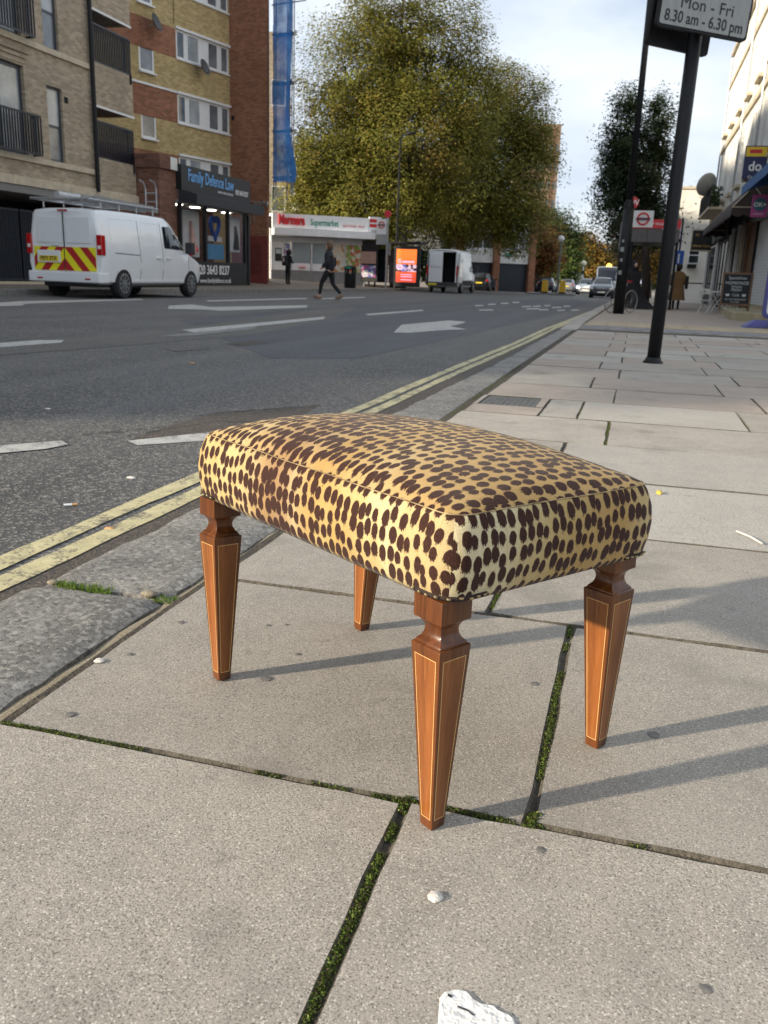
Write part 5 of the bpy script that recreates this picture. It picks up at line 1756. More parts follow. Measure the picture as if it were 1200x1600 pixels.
# --- bus stop flag and shelter on the right
def roundel(parent, x, y, z, r_, facing=-1, w=1.25):
    n = 28
    MB().tube([(x + r_ * math.cos(2 * PI * k / n), y, z + r_ * math.sin(2 * PI * k / n)) for k in range(n + 1)], r_ * .17, 6, caps=False).build('roundel_ring', 'ink_red', parent)
    MB().bx(x - r_ * w, x + r_ * w, y - r_ * .2, y + r_ * .2, z - r_ * .2, z + r_ * .2).build('roundel_bar', M('roundel_dark', (.10, .02, .04), .5, 0), parent)
fb_ = Vector((-.58, 31.8, G(0, 31.8)))
fl = thing('bus_stop_flag', 'grey bus stop pole with white roundel flag and red letter disc on the right', 'bus stop', tuple(fb_))
MB().tube([(0, 0, 0), (.17, 0, 3.40)], .055, 12).build('pole', M('pole_grey', (.15, .16, .17), .5, .15, 6), fl, smooth=True)
wf = MB().bx(.22, .88, -.03, .03, 2.75, 3.28).build('flag_panel', 'white_sign', fl)
roundel(wf, .55, -.035, 3.015, .18)
b = MB().lathe([(.19, -.02), (.20, 0), (.19, .02)], (0, 0, 0), 22); dk = b.build('letter_disc', 'red_sign', fl); dk.rotation_euler = (PI / 2, 0, 0); dk.location = (.16, -.02, 3.52)
text('KW', .24, 'ink_white', fl, (.16, -.05, 3.52), depth=.002, bold=.004)
MB().bx(-.16, -.02, -.05, .05, 2.0, 2.9).build('timetable_case', 'pole_grey', fl)
sh = thing('bus_shelter', 'bus shelter with a red name band over grey panels on the right pavement', 'bus shelter', (-.42, 36.0, G(0, 36)))
hb = MB().bx(.0, 1.78, -.05, .05, 2.98, 3.30).build('name_band', 'red_sign', sh)
text('Prince of Wales Road', .15, 'ink_white', hb, (.92, -.055, 3.14), depth=.002)
for k in range(3): MB().bx(.02 + k * .585, .59 + k * .585, -.03, .03, 2.48, 2.965).build('roof_panel', M('panel_brown', (.11, .10, .10), .5, .2, 4), sh)
MB().bx(-.05, 1.83, .05, 4.2, 2.52, 2.62).build('roof', 'metal_black', sh)
for (x, y) in ((.05, .1), (1.72, .1), (.05, 4.1), (1.72, 4.1)): MB().bx(x - .05, x + .05, y - .05, y + .05, 0, 2.52).build('post', 'metal_black', sh)
MB().bx(1.71, 1.73, .2, 4.0, .35, 2.3).build('pane', 'glass_clear', sh)
MB().bx(1.2, 1.6, .5, 3.8, .48, .54).build('bench', 'red_sign', sh)

# --- left bus stop, shelter with lit advert, bin, lamp column
pz = lambda x, y: FZ(x, y)
ls = Vector((-13.35 - .9, 49.9, 0)); 
lp_ = gp(607, 453)
fl2 = thing('bus_stop_flag', 'grey bus stop pole with white roundel flag beside the orange advert', 'bus stop', (-14.45, 51.5, pz(-14.45, 51.5)))
MB().tube([(0, 0, 0), (0, 0, 4.05)], .06, 10).build('pole', 'galv', fl2)
wf = MB().bx(-.66, -.07, -.03, .03, 3.08, 3.95).build('flag_panel', 'white_sign', fl2)
roundel(wf, -.365, -.04, 3.60, .17)
MB().bx(-.66, -.07, -.03, .03, 2.5, 3.07).build('route_panel', 'sign_grey', fl2)
b = MB().lathe([(.2, -.02), (.21, 0), (.2, .02)], (0, 0, 0), 18).build('letter_disc', 'red_sign', fl2); b.rotation_euler = (PI / 2, 0, 0); b.location = (0, -.04, 4.22)
MB().bx(.06, .22, -.05, .05, 1.9, 2.6).build('timetable_case', 'panel_grey', fl2)
s2 = thing('bus_shelter', 'dark bus shelter with a lit orange advert screen at its end', 'bus shelter', (-16.40, 52.6, pz(-15.5, 53)))
def mat_ad(name, e):
    k = NT(name)
    O = k.n('TexCoord').outputs['Object']
    sp = k.n('SeparateXYZ'); k.l(O, sp.inputs[0])
    z = sp.outputs[2]
    n1 = k.n('TexVoronoi', Scale=6.0); k.l(O, n1.inputs['Vector'])
    s3 = k.n('SeparateColor'); k.l(n1.outputs['Color'], s3.inputs[0])
    c = k.mix(k.ramp(z, .45, 2.1), (.62, .07, .035), (.85, .20, .04))
    ph = k.mix(k.ramp(s3.outputs[0], .3, .6), (.10, .14, .40), (.62, .42, .50))
    ph = k.mix(k.ramp(s3.outputs[1], .6, .8), ph, (.05, .03, .04))
    band = k.math('MULTIPLY', k.ramp(z, .98, 1.02), k.ramp(z, 1.45, 1.38))
    c = k.mix(band, c, ph)
    k.l(c, k.b.inputs['Base Color']); k.l(c, k.b.inputs['Emission Color']); k.b.inputs['Emission Strength'].default_value = e
    k.b.inputs['Roughness'].default_value = .2
    MATS[name] = k.m
mat_ad('advert_screen', .75)
ad = MB().bx(2.15, 3.75, -.12, .12, .12, 2.48).build('advert_case', 'ink_black', s2)
sc_ = MB().bx(2.30, 3.55, -.13, -.121, .38, 2.30).build('advert_screen', 'advert_screen', s2)
text('Greener', .30, M('ad_pink', (.80, .55, .75), .4, 0, emit=(.8, .5, .7), estr=.6), sc_, (2.92, -.135, 1.62), depth=.001, bold=.004) if False else None
text('G', .30, M('ad_pink', (.80, .55, .75), .4, 0, emit=(.8, .5, .7), estr=.6), sc_, (2.50, -.135, 1.60), depth=.001, bold=.006)
MB().bx(2.66, 3.42, -.136, -.131, 1.52, 1.62).build('print_line', 'ad_pink', sc_)
for z in (.50, .68, .80): MB().bx(2.6, 3.3, -.136, -.131, z, z + .05).build('print_line', 'ad_pink', sc_)
MB().bx(-1.6, 3.7, .15, 1.6, 2.62, 2.74).build('roof', 'metal_black', s2)
for (x, y) in ((-1.5, .2), (.5, .2), (-1.5, 1.5), (.5, 1.5), (2.1, 1.5)): MB().bx(x - .05, x + .05, y - .05, y + .05, 0, 2.62).build('post', 'metal_black', s2)
for k in range(4): MB().bx(-1.45 + k * .95, -.55 + k * .95, 1.46, 1.48, .3, 2.3).build('pane', 'glass_mid' if k % 2 else 'glass_dark', s2)
pn = MB().bx(-.15, 1.05, .1, .2, .35, 2.75).build('information_panel', 'ink_black', s2)
MB().bx(-.05, .95, .09, .098, 1.4, 2.1).build('map_poster', 'poster_pink', pn); MB().bx(-.05, .95, .09, .098, .6, 1.3).build('timetable_poster', 'magazine', pn)
MB().bx(-1.3, .4, .8, 1.2, .45, .5).build('bench', 'red_sign', s2)
bn = thing('litter_bin', 'black cylindrical litter bin outside the supermarket', 'litter bin', (-14.75, 45.5, pz(-14.75, 45.5)))
MB().lathe([(.29, 0), (.31, .04), (.31, .72), (.33, .74)], n=18).build('body', 'metal_black', bn, smooth=True, angle=40)
MB().lathe([(.33, .95), (.34, 1.0), (.30, 1.12), (.05, 1.18)], n=18).build('hood', 'metal_black', bn, smooth=True, angle=40)
for k in range(4):
    a = PI / 4 + k * PI / 2; MB().obx((math.cos(a) * .29, math.sin(a) * .29, .845), (.05, .12, .24), Matrix.Rotation(a, 3, 'Z')).build('pillar', 'metal_black', bn)
MB().bx(-.14, .14, -.345, -.30, 1.0, 1.1).build('notice', 'ink_green', bn)
l2 = thing('lamp_post', 'tall dark street lamp column rising through the plane tree by the left bus stop', 'lamp post', (-14.35, 53.3, pz(-14.35, 53.3)))
MB().tube([(0, 0, 0), (.0, 0, 1.6)], .11, 12).build('base_column', 'metal_black', l2)
MB().tube([(0, 0, 1.6), (0, 0, 8.6)], [.075, .055], 10).build('shaft', 'metal_black', l2)
MB().tube([(0, 0, 8.6), (.15, -.1, 8.75), (.6, -.4, 8.8)], .045, 8).build('arm', 'metal_black', l2)
MB().obx((.75, -.5, 8.78), (.7, .26, .12), Matrix.Rotation(-.6, 3, 'Z')).build('lantern', 'metal_black', l2, bevel=.04)
# --- crossing island: globe lamp, yellow bollards, beacons
isl = tag(MB().bx(-8.6, -4.8, 72, 76, -.6, G(-6, 74) + .10).build('traffic_island', 'granite'), kind='structure')
bc = thing('globe_lamp', 'tall grey post with a white globe lamp on the traffic island', 'lamp post', (-6.15, 73, G(-6, 73) + .10))
MB().tube([(0, 0, 0), (0, 0, 4.0)], .07, 10).build('post', 'pole_grey', bc)
MB().lathe([(.02, -.26), (.16, -.2), (.25, -.06), (.25, .06), (.16, .2), (.02, .26)], (0, 0, 4.2), 16).build('globe', M('globe_white', (.85, .85, .83), .3, 0), bc, smooth=True)
MB().lathe([(.18, -.02), (.19, .0), (.18, .02)], (0, 0, 0), 14).build('round_sign', 'sign_grey', bc).location = (-.02, -.09, 2.3)
M('bollard_yellow', (.72, .42, .02), .4, .1, 4)
for x, lb_ in ((-7.15, 'left of the two yellow bollards on the traffic island'), (-5.75, 'right of the two yellow bollards on the traffic island')):
    y_ = thing('traffic_bollard', 'lit plastic keep left bollard, ' + lb_, 'bollard', (x, 73.2, G(-6, 73) + .10), 0, 'yellow bollards on the traffic island')
    MB().prism([(-.26, -.14, 0), (.26, -.14, 0), (.22, -.14, 1.0), (-.22, -.14, 1.0)], (0, .28, 0)).build('shell', 'bollard_yellow', y_, bevel=.03)
    MB().lathe([(.3, 0), (.3, .08), (.26, .1)], n=14).build('base', 'metal_black', y_)
for (x, y, lit, lbl) in ((-5.4, 93, False, 'striped crossing beacon with a pale globe behind the traffic island'), (-3.1, 100, True, 'striped crossing beacon with a glowing amber globe between the far trees')):
    t = thing('crossing_beacon', lbl, 'beacon', (x, y, G(x, y)), 0)
    for k in range(7): MB().tube([(0, 0, k * .38), (0, 0, k * .38 + .375)], .07, 8).build('stripe', 'ink_black' if k % 2 else 'ink_white', t)
    MB().lathe([(.02, -.3), (.2, -.22), (.30, -.06), (.30, .06), (.2, .22), (.02, .3)], (0, 0, 2.95), 14).build('globe', M('globe_amber', (.8, .4, .05), .4, 0, emit=(1, .45, .08), estr=2.2) if lit else M('globe_pale', (.75, .72, .5), .4, 0), t, smooth=True)
for i, (x, y) in enumerate(((-13.4, 79), (-12.2, 90), (-11.6, 92.5), (-11.3, 95))):
    t = thing('bollard', ['black bollard on the far pavement before the dark garage doors', 'nearest pale bollard beside the dark blue car', 'middle pale bollard beside the dark blue car', 'farthest pale bollard beside the dark blue car'][i], 'bollard', (x, y, FZ(x, y) - .05), 0, 'bollards on the far pavement')
    MB().lathe([(.13, 0), (.11, .05), (.10, .9), (.13, .95), (.12, 1.05), (.03, 1.1)], n=12).build('shaft', 'ink_black' if i == 0 else 'sign_grey', t, smooth=True)
    MB().lathe([(.105, .72), (.108, .73), (.108, .85), (.105, .86)], n=12).build('band', 'ink_white', t)

# ================================================================== RIGHT SIDE: terrace, shops
TX, TY = 4.0, 58.0
ter = thing('cream_terrace', 'cream rendered terrace with tall white framed windows above the shops on the right', 'building', (TX, TY, 0), -PI / 2)
tl = lambda Y: TY - Y
ops = []
pit = 3.72
wc = [56.0 - pit * k for k in range(10)]
for c in wc:
    for (za, zb) in ((9.05, 11.15), (5.25, 7.75)):
        ops.append((tl(c) - .62, tl(c) + .62, za, zb))
mb = MB()
wall(mb, 0, tl(20), 4.3, 13.5, ops, 0, .28)
mb.bx(0, tl(20), .4, 9, -.6, 13.49)
mb.add([(0, 0, 4.3), (0, 9, 4.3), (0, 9, 13.5), (0, 0, 13.5)], [(3, 2, 1, 0)])
mb.build('wall', 'render_cream', ter)
for o_ in ops:
    w = window(ter, o_[0], o_[1], o_[2], o_[3], .2, 'frame_white', 'glass_mid', rails=(.5,), t=.07)
    MB().bx(o_[0] - .16, o_[0] - .005, -.07, .02, o_[2], o_[3] + .15).build('window_jamb', 'render_white', ter)
    MB().bx(o_[1] + .005, o_[1] + .16, -.07, .02, o_[2], o_[3] + .15).build('window_jamb', 'render_white', ter)
    MB().bx(o_[0] - .22, o_[1] + .22, -.20, .05, o_[2] - .13, o_[2] - .004).build('window_sill', 'trim_stone', ter)
MB().bx(0, tl(20), -.10, .05, 8.25, 8.50).build('string_course', 'trim_stone', ter)
MB().bx(0, tl(20), -.08, .05, 11.75, 11.95).build('string_course', 'trim_stone', ter)
MB().bx(-.05, tl(20), -.16, .3, 13.5, 13.68).build('coping', 'trim_stone', ter)
MB().bx(0, tl(20), -.22, .1, 4.28, 4.55).build('shop_cornice', 'trim_stone', ter)
for q in (0.15, tl(46.5), tl(39.2), tl(33)): MB().tube([(q, -.09, 3.2), (q, -.09, 13.4)], .05, 8).build('downpipe', 'galv', ter)
# shop fronts along the ground floor
def mat_shutter():
    k = NT('lattice_shutter')
    O = k.n('TexCoord').outputs['Object']
    sp = k.n('SeparateXYZ'); k.l(O, sp.inputs[0]); cb = k.n('CombineXYZ'); k.l(sp.outputs[0], cb.inputs[0]); k.l(sp.outputs[2], cb.inputs[1])
    br = k.n('TexBrick', Scale=1.0, Mortar__Size=.016, Brick__Width=.16, Row__Height=.10)
    k.l(cb.outputs[0], br.inputs['Vector'])
    br.inputs['Color1'].default_value = (.20, .27, .36, 1); br.inputs['Color2'].default_value = (.34, .42, .50, 1); br.inputs['Mortar'].default_value = (.72, .74, .76, 1)
    k.l(br.outputs['Color'], k.b.inputs['Base Color']); k.b.inputs['Roughness'].default_value = .4
    k.bump(br.outputs['Fac'], .8, .02)
    MATS['lattice_shutter'] = k.m
mat_shutter()
M('timber_brown', (.16, .085, .04), .6, .3, 5, stretch=(1, 1, .2))
M('awning_brown', (.045, .030, .026), .85, .2, 5)
M('awning_blue', (.05, .14, .32), .75, .12, 4)
M('pink_sign', (.42, .06, .24), .5, .08, 4)
M('navy_sign', (.022, .028, .10), .5, .08, 4)
M('gold_sign', (.80, .55, .03), .5, .05, 4)
# 1. nearest shop: lattice shutter, white pilaster, blue awning
sA = thing('shuttered_shop', 'shop closed by a white lattice roller shutter under a blue awning', 'shop', (TX, 35.25, G(4, 34)), -PI / 2)
s_ = MB().bx(.35, 11.0, .05, .09, .35, 3.2).build('roller_shutter', 'lattice_shutter', sA)
mb = MB()
for k in range(28): mb.tube([(.35, .03, .40 + k * .10), (11.0, .03, .40 + k * .10)], .018, 5)
mb.build('shutter_slat', 'frame_white', s_)['kind'] = 'stuff'
for k in range(28): MB().bx(.35 + k * .38, .38 + k * .38, .0, .03, .36, 3.2).build('shutter_rib', 'frame_white', s_)
MB().bx(.0, .30, -.06, .2, -.05, 3.3).build('pilaster', 'render_white', sA)
MB().bx(.30, .36, -.10, .05, -.05, 3.3).build('shutter_guide', 'metal_black', sA)
MB().bx(.3, 11.0, -.02, .3, -.05, .34).build('stall_riser', 'step_stone', sA)
MB().bx(0, 11.0, -.28, .1, 3.22, 3.6).build('shutter_box', 'panel_grey', sA)
MB().bx(0, 11.0, -.10, .1, 3.62, 4.27).build('fascia', 'awning_blue', sA)
# awning folded out over the pavement
aw = MB().prism([(3.9, -.05, 4.95), (3.9, -1.10, 4.02), (3.9, -1.10, 3.75), (3.9, -1.07, 3.75), (3.9, -1.06, 4.0), (3.9, -.05, 4.90)], (7.2, 0, 0)).build('awning', 'awning_blue', sA)
MB().prism([(3.898, -.06, 4.92), (3.898, -1.08, 4.01), (3.898, -1.08, 3.77), (3.898, -.8, 3.95), (3.898, -.06, 4.2)], (.01, 0, 0)).build('awning_cheek', 'awning_blue', sA)
text('FRESH', .34, 'ink_white', aw, (6.0, -.80, 4.33), rot=(R(41), 0, 0), depth=.003)
# pink hanging sign, blue and yellow projecting sign
hs = thing('hanging_sign', 'pink hanging shop sign with a teal circle', 'sign', (3.30, 29.6, 0), 0)
MB().bx(-.22, .24, -.03, .03, 2.86, 3.50).build('board', 'pink_sign', hs, bevel=.01)
b = MB().lathe([(.19, -.005), (.19, .005)], (0, 0, 0), 24).build('teal_disc', M('teal', (.03, .14, .18), .5, 0), hs); b.rotation_euler = (PI / 2, 0, 0); b.location = (.01, -.036, 3.22)
text('OK+', .17, 'ink_white', hs, (.01, -.045, 3.21), depth=.002, bold=.006)
text('COLLECT', .07, 'ink_white', hs, (.01, -.035, 2.95), depth=.002)
MB().tube([(.2, 0, 3.52), (.72, 0, 3.52)], .015, 6).build('bracket', 'galv', hs)
ds = thing('projecting_sign', 'navy projecting sign with a yellow top band above the brown awning', 'sign', (3.36, 34.2, .85), 0); ds.scale = (.82, 1, .86)
MB().bx(-.30, .60, -.05, .05, 4.15, 5.40).build('board', 'navy_sign', ds)
MB().bx(-.26, .56, -.06, -.051, 5.0, 5.36).build('yellow_band', 'gold_sign', ds)
MB().bx(-.12, .36, -.066, -.061, 5.12, 5.26).build('band_print', 'ink_red', ds)
text('do', .50, 'ink_white', ds, (.16, -.056, 4.62), depth=.003, bold=.012)
text('Open', .18, 'ink_white', ds, (.12, -.056, 4.22), depth=.003)
MB().tube([(.58, 0, 5.2), (.72, 0, 5.2)], .03, 6).build('bracket', 'metal_black', ds)
# 2. cafe with brown awning
sB = thing('cafe_front', 'dark cafe front under a brown scalloped awning', 'shop', (TX, 44.0, G(4, 40)), -PI / 2)
for k in range(12): MB().bx(.1 + k * .72, .80 + k * .72, .02, .06, .05, 3.4).build('timber_panel', 'timber_brown' if k > 7 else 'void_dark', sB)
for x, m_ in ((0, 'render_white'), (2.6, 'render_white'), (4.3, 'trim_stone'), (6.2, 'timber_brown'), (8.75, 'timber_brown')): MB().bx(x, x + .28, -.10, .02, 0, 3.5).build('pilaster', m_, sB)
MB().bx(0, 9.0, -.12, .1, 3.5, 4.3).build('fascia', 'metal_black', sB)
AWX0, AWX1 = -1.8, 11.6
mb = MB()
n = 72
zt, zo, yo = 4.85, 3.52, -1.22
vs = []; fs = []
for i in range(n + 1):
    x = AWX0 + (AWX1 - AWX0) * i / n
    sc = .10 * abs(math.sin(i * PI / 4))
    vs += [(x, -.05, zt), (x, yo * .5, (zt + zo) / 2 + .05), (x, yo, zo), (x, yo - .01, zo - .22 - sc)]
for i in range(n):
    for k in range(3): fs.append((i * 4 + k, i * 4 + k + 1, i * 4 + k + 5, i * 4 + k + 4))
mb.add(vs, fs)
a_ = mb.build('awning', 'awning_brown', sB, smooth=True)
for x in (AWX0, AWX1):
    pts = [(x, -.05, zt), (x, yo, zo)]
    low = [(x, yo + (-.05 - yo) * k / 12, zo - .22 - .09 * abs(math.sin(k * PI / 4))) for k in range(13)]
    MB().prism(pts + low, (.012, 0, 0)).build('awning_cheek', 'awning_brown', a_)
    MB().tube([(x + .02, -.05, zt), (x + .02, yo, zo)], .018, 6).build('awning_arm', 'trim_stone', a_)
    MB().tube([(x + .02, -.05, zo), (x + .02, yo, zo)], .016, 6).build('awning_arm', 'trim_stone', a_)
    MB().tube([(x + .02, -.05, zo), (x + .02, yo * .62, (zt + zo) / 2 + .15)], .014, 6).build('awning_arm', 'trim_stone', a_)
MB().bx(.5, 1.9, -1.0, -.93, 3.1, 3.14).build('sign_bracket', 'metal_black', sB)
os_ = thing('restaurant_sign', 'black hanging board with gold lettering beyond the brown awning', 'sign', (2.75, 47.5, .55), 0); os_.scale = (.62, .62, .80)
MB().bx(-.55, .95, -.04, .04, 2.45, 3.6).build('board', 'ink_black', os_)
MB().bx(-.60, 1.0, -.05, .05, 3.6, 3.68).bx(-.60, 1.0, -.05, .05, 2.37, 2.449).bx(-.63, -.551, -.05, .05, 2.37, 3.68).build('sign_frame', 'trim_stone', os_)
text('Ottoman Cuisine', .19, 'ink_gold', os_, (.2, -.05, 2.7), depth=.002, bold=.004)
text('462', .22, 'ink_gold', os_, (-.2, -.05, 3.35), depth=.002)
MB().tube([(.95, 0, 3.3), (1.95, 0, 3.3)], .03, 6).build('bracket', 'metal_black', os_)
# 3. further shops
for i, (y0, y1, m1, m2, lab) in enumerate(((57.8, 51.4, 'metal_black', 'glass_dark', 'far dark shop front near the end of the cream terrace'), (51.2, 44.2, 'void_dark', 'glass_mid', 'dark glazed shop front beyond the brown awning'))):
    t = thing('shop_front', lab, 'shop', (TX, y0, G(4, y0)), -PI / 2)
    L_ = y0 - y1
    MB().bx(0, L_, -.25, .05, 3.3, 4.2).build('fascia', m1, t)
    for k in range(4): window(t, .2 + k * (L_ - .3) / 4, .1 + (k + 1) * (L_ - .3) / 4, .5, 3.2, .0, 'metal_black', m2, t=.08)
    MB().bx(0, L_, -.06, .1, 0, .48).build('stall_riser', 'metal_black', t)
    for x in (0, L_ - .2): MB().bx(x, x + .18, -.14, .02, 0, 3.3).build('pilaster', 'render_white', t)
# first floor balcony with plants, and a dish at the end of the terrace
bal = thing('plant_balcony', 'black iron balcony with plants at the far end of the terrace', 'balcony', (TX, 57.5, 4.6), -PI / 2)
MB().bx(0, 8, -.9, 0, 0, .12).build('slab', 'trim_stone', bal)
r_ = rails_panel(bal, 0, 8, .12, 1.1, -.86, .16); r_.data.materials.clear(); r_.data.materials.append(MATS['metal_black'])
cp = np.stack([RG.uniform(.2, 7.8, 900), RG.uniform(-.85, -.3, 900), RG.uniform(.2, 1.2, 900)], 1)
e1, e2 = rand_axes(900, np.full(900, .10), np.full(900, .08))
quads('plants', cp, e1, e2, pal(900, [(.02, .035, .015), (.04, .07, .02)], [2, 1]), 'leaf', bal)['kind'] = 'stuff'
dish((3.3, 52.3, 6.05), PI / 2 + 2.2, .62, 'large pale satellite dish on the far end of the cream terrace', 'sign_grey')
# white gable of the house beyond
gab = thing('white_house', 'plain white rendered house wall beyond the terrace', 'building', (1.9, 63.5, 0), 0)
mb = MB(); wall(mb, 0, 6, -.6, 6.9, [], 0); mb.bx(0, 6, .05, 9, -.6, 6.89); mb.add([(0, 0, -.6), (0, 9, -.6), (0, 9, 6.9), (0, 0, 6.9)], [(0, 1, 2, 3)])
mb.build('wall', 'render_cream', gab)
MB().bx(-.1, 6.1, -.1, 9.1, 6.9, 7.05).build('coping', 'trim_stone', gab)
window(gab, 1.2, 1.9, 2.2, 3.3, -.02, 'frame_white', 'glass_dark', rails=(.5,))
MB().bx(1.2, 1.75, -.6, -.02, 1.9, 2.15).build('window_box', 'metal_black', gab)
# railings in front
rl = thing('white_railing', 'low white railing in front of the white house', 'railing', (1.75, 58.5, G(2, 58)), R(-10))
mb = MB()
for k in range(14): MB().bx(k * .17, .05 + k * .17, -.02, .02, .05, 1.15).build('baluster', 'frame_white', rl)
MB().bx(-.05, 2.4, -.03, .03, 1.15, 1.22).build('top_rail', 'metal_black', rl); MB().bx(-.05, 2.4, -.03, .03, .02, .06).build('bottom_rail', 'frame_white', rl)
bs_ = thing('blue_sign', 'small blue arrow sign on a dark pole before the white house', 'sign', (1.72, 50.0, G(1, 50)), 0)
MB().tube([(.25, .05, 0), (.25, .05, 4.4)], .05, 8).build('pole', 'navy_sign', bs_)
MB().bx(0, .5, -.03, .03, 2.05, 2.75).build('plate', M('sign_blue', (.02, .11, .50), .5, 0), bs_)
MB().bx(.21, .29, -.036, -.031, 2.12, 2.6).build('white_bar', 'ink_white', bs_)
# stone step, chalk board, bistro table, purple sign
stp = thing('stone_step', 'pale stone forecourt step in front of the shuttered shop', 'step', (0, 0, 0))
def steppoly(pts, z1):
    return MB().prism([(x, y, G(x, y) - .1) for x, y in pts], (0, 0, z1 + .1))
steppoly([(2.60, 26.6), (4.0, 24.4), (5.2, 24.4), (5.2, 34), (3.0, 34)], .22).build('slab', 'step_stone', stp, bevel=.015)
s2_ = thing('stone_step', 'nearest low stone step at the right edge of the pavement', 'step', (0, 0, 0))
steppoly([(2.75, 19.2), (4.4, 18.2), (4.4, 22.4), (3.0, 22.6)], .13).build('slab', 'step_stone', s2_, bevel=.015)
ab = thing('chalk_board', 'brown framed chalkboard sign standing outside the cafe', 'sign', (2.86, 28.4, G(3, 28) + .22), R(-4)); ab.scale = (.88, .88, .92)
tilt = Matrix.Rotation(R(-9), 3, 'X')
def lean_o(o_, a): o_.rotation_euler = (R(a), 0, 0); return o_
fr = MB().bx(-.42, .42, -.02, .02, .22, 1.14).build('board', M('chalk', (.018, .021, .025), .8, .3, 8), ab); lean_o(fr, -9)
fm = MB().bx(-.48, -.421, -.03, .03, 0, 1.2).bx(.421, .48, -.03, .03, 0, 1.2).bx(-.42, .42, -.03, .03, 1.141, 1.2).bx(-.42, .42, -.03, .03, .16, .219).build('frame', 'timber_brown', ab); lean_o(fm, -9)
for x in (-.45, .45): MB().tube([(x, .5, 0), (x, .14, 1.15)], .025, 6).build('rear_leg', 'timber_brown', ab)
for s_t, sz, z in (('Specialities', .13, 1.03), ('HOMEMADE', .135, .87), ('Desserts', .10, .76), ('FRESH', .12, .65), ('Cafe', .13, .49), ('ALL DAY BREAKFAST', .072, .35), ('Tea  Coffee', .06, .27)):
    text(s_t, sz, 'ink_chalk', fr, (0, -.024, z), depth=.001)
for x in (-.26, .26): MB().lathe([(.02, 0), (.055, .01), (.065, .07)], (x, -.03, .45), 8, sy=.05).build('cup_drawing', 'ink_chalk', fr)
M('furniture_white', (.62, .61, .58), .5, .15, 8)
tb = thing('bistro_table', 'white folding bistro table behind the chalkboard', 'table', (2.70, 33.2, G(3, 33)), .3)
MB().lathe([(.36, .72), (.37, .74), (.36, .76)], n=20).build('table_top', 'furniture_white', tb)
for a in (0, 1): MB().tube([(-.25, -.2 + .4 * a, 0), (.22, -.2 + .4 * a, .72)], .015, 6).build('leg', 'furniture_white', tb); MB().tube([(.25, -.2 + .4 * a, 0), (-.22, -.2 + .4 * a, .72)], .015, 6).build('leg', 'furniture_white', tb)
def bchair(loc, rz, label):
    t = thing('bistro_chair', label, 'chair', loc, rz, 'white folding chairs outside the cafe')
    for k in range(5): MB().bx(-.2, .2, -.19 + k * .08, -.13 + k * .08, .44, .455).build('seat_slat', 'furniture_white', t)
    for s in (-1, 1):
        MB().tube([(s * .19, -.24, 0), (s * .19, .22, .85)], .013, 6).build('leg', 'furniture_white', t)
        MB().tube([(s * .17, .24, 0), (s * .17, -.18, .45)], .013, 6).build('leg', 'furniture_white', t)
    for z in (.68, .80): MB().bx(-.19, .19, .12 + (z - .68) * .5, .135 + (z - .68) * .5, z - .03, z + .03).build('back_slat', 'furniture_white', t)
    return t
bchair((2.35, 32.4, G(3, 32)), 2.6, 'white folding chair on the road side of the bistro table')
bchair((3.15, 31.6, G(3, 32)), -.6, 'white folding chair between the bistro table and the chalkboard')
M('purple', (.08, .075, .26), .5, .1, 5)
ps = thing('pavement_sign', 'purple plastic pavement sign with a white panel at the right edge', 'sign', (2.88, 21.6, G(3, 21.6)), R(0))
MB().prism([(-.50, -.30, 0), (1.0, -.30, 0), (.85, -.22, .16), (-.25, -.22, .16)], (0, .6, 0)).build('base', 'purple', ps, bevel=.03)
rplate(-.10, .9, .20, 1.40, -.05, .05, .14).build('rim', 'purple', ps)
rplate(-.02, .82, .28, 1.32, -.06, -.051, .10).build('white_panel', 'ink_white', ps)
rplate(.03, .77, .33, 1.27, -.066, -.061, .08).build('panel', 'navy_sign', ps)

# ================================================================== BUILDINGS BEHIND THE PLANE TREES
eb = thing('pier_building', 'brick pier building with white balcony band and dark garages under the plane trees', 'building', (-21.5, 74.5, 0), R(35))
EL = 15.0
MB().bx(0, EL, 1.0, 8, -.8, 7.5).build('core', 'void_dark', eb)
for k in range(5):
    x = k * 3.6
    MB().bx(x, x + .62, -.1, 1.0, -.8, 7.5).build('brick_pier', 'brick_red', eb)
    if k < 4:
        MB().bx(x + .63, x + 3.59, .12, .4, 2.15, 3.3).build('white_panel', 'render_white', eb)
        window(eb, x + .63, x + 3.59, 3.31, 4.7, .3, 'frame_white', 'glass_mid', cuts=(.33, .66), t=.08)
        MB().bx(x + .63, x + 3.59, .12, .4, 4.75, 5.9).build('white_panel', 'render_white', eb)
        MB().bx(x + .63, x + 3.59, .3, .5, -.8, 2.14).build('garage_door', 'door_navy', eb)
MB().bx(12.0, 12.7, .08, .119, 2.75, 3.05).build('green_sign', 'ink_green', eb)
wb = thing('white_block', 'pale rendered block of flats glimpsed behind the plane tree', 'building', (-27, 70, 0), R(30))
mb = MB(); wall(mb, 0, 12, -.5, 11, [(x, x + 1.4, z, z + 1.4) for x in (1, 4, 7, 10) for z in (1.5, 4.5, 7.5)], 0, .15); mb.bx(0, 12, .4, 8, -.5, 10.9)
mb.build('wall', 'render_white', wb)
for x in (1, 4, 7, 10):
    for z in (1.5, 4.5, 7.5): window(wb, x, x + 1.4, z, z + 1.4, .1, 'frame_white', 'glass_mid', cuts=(.5,))
tw = thing('distant_tower', 'distant brown tower block beyond the plane trees', 'building', (-22.2, 160, 0), R(12))
mb = MB()
ops = [(x, x + 1.4, z, z + 1.3) for x in (1.0, 3.4, 5.6) for z in [3 * q + 1 for q in range(8)]]
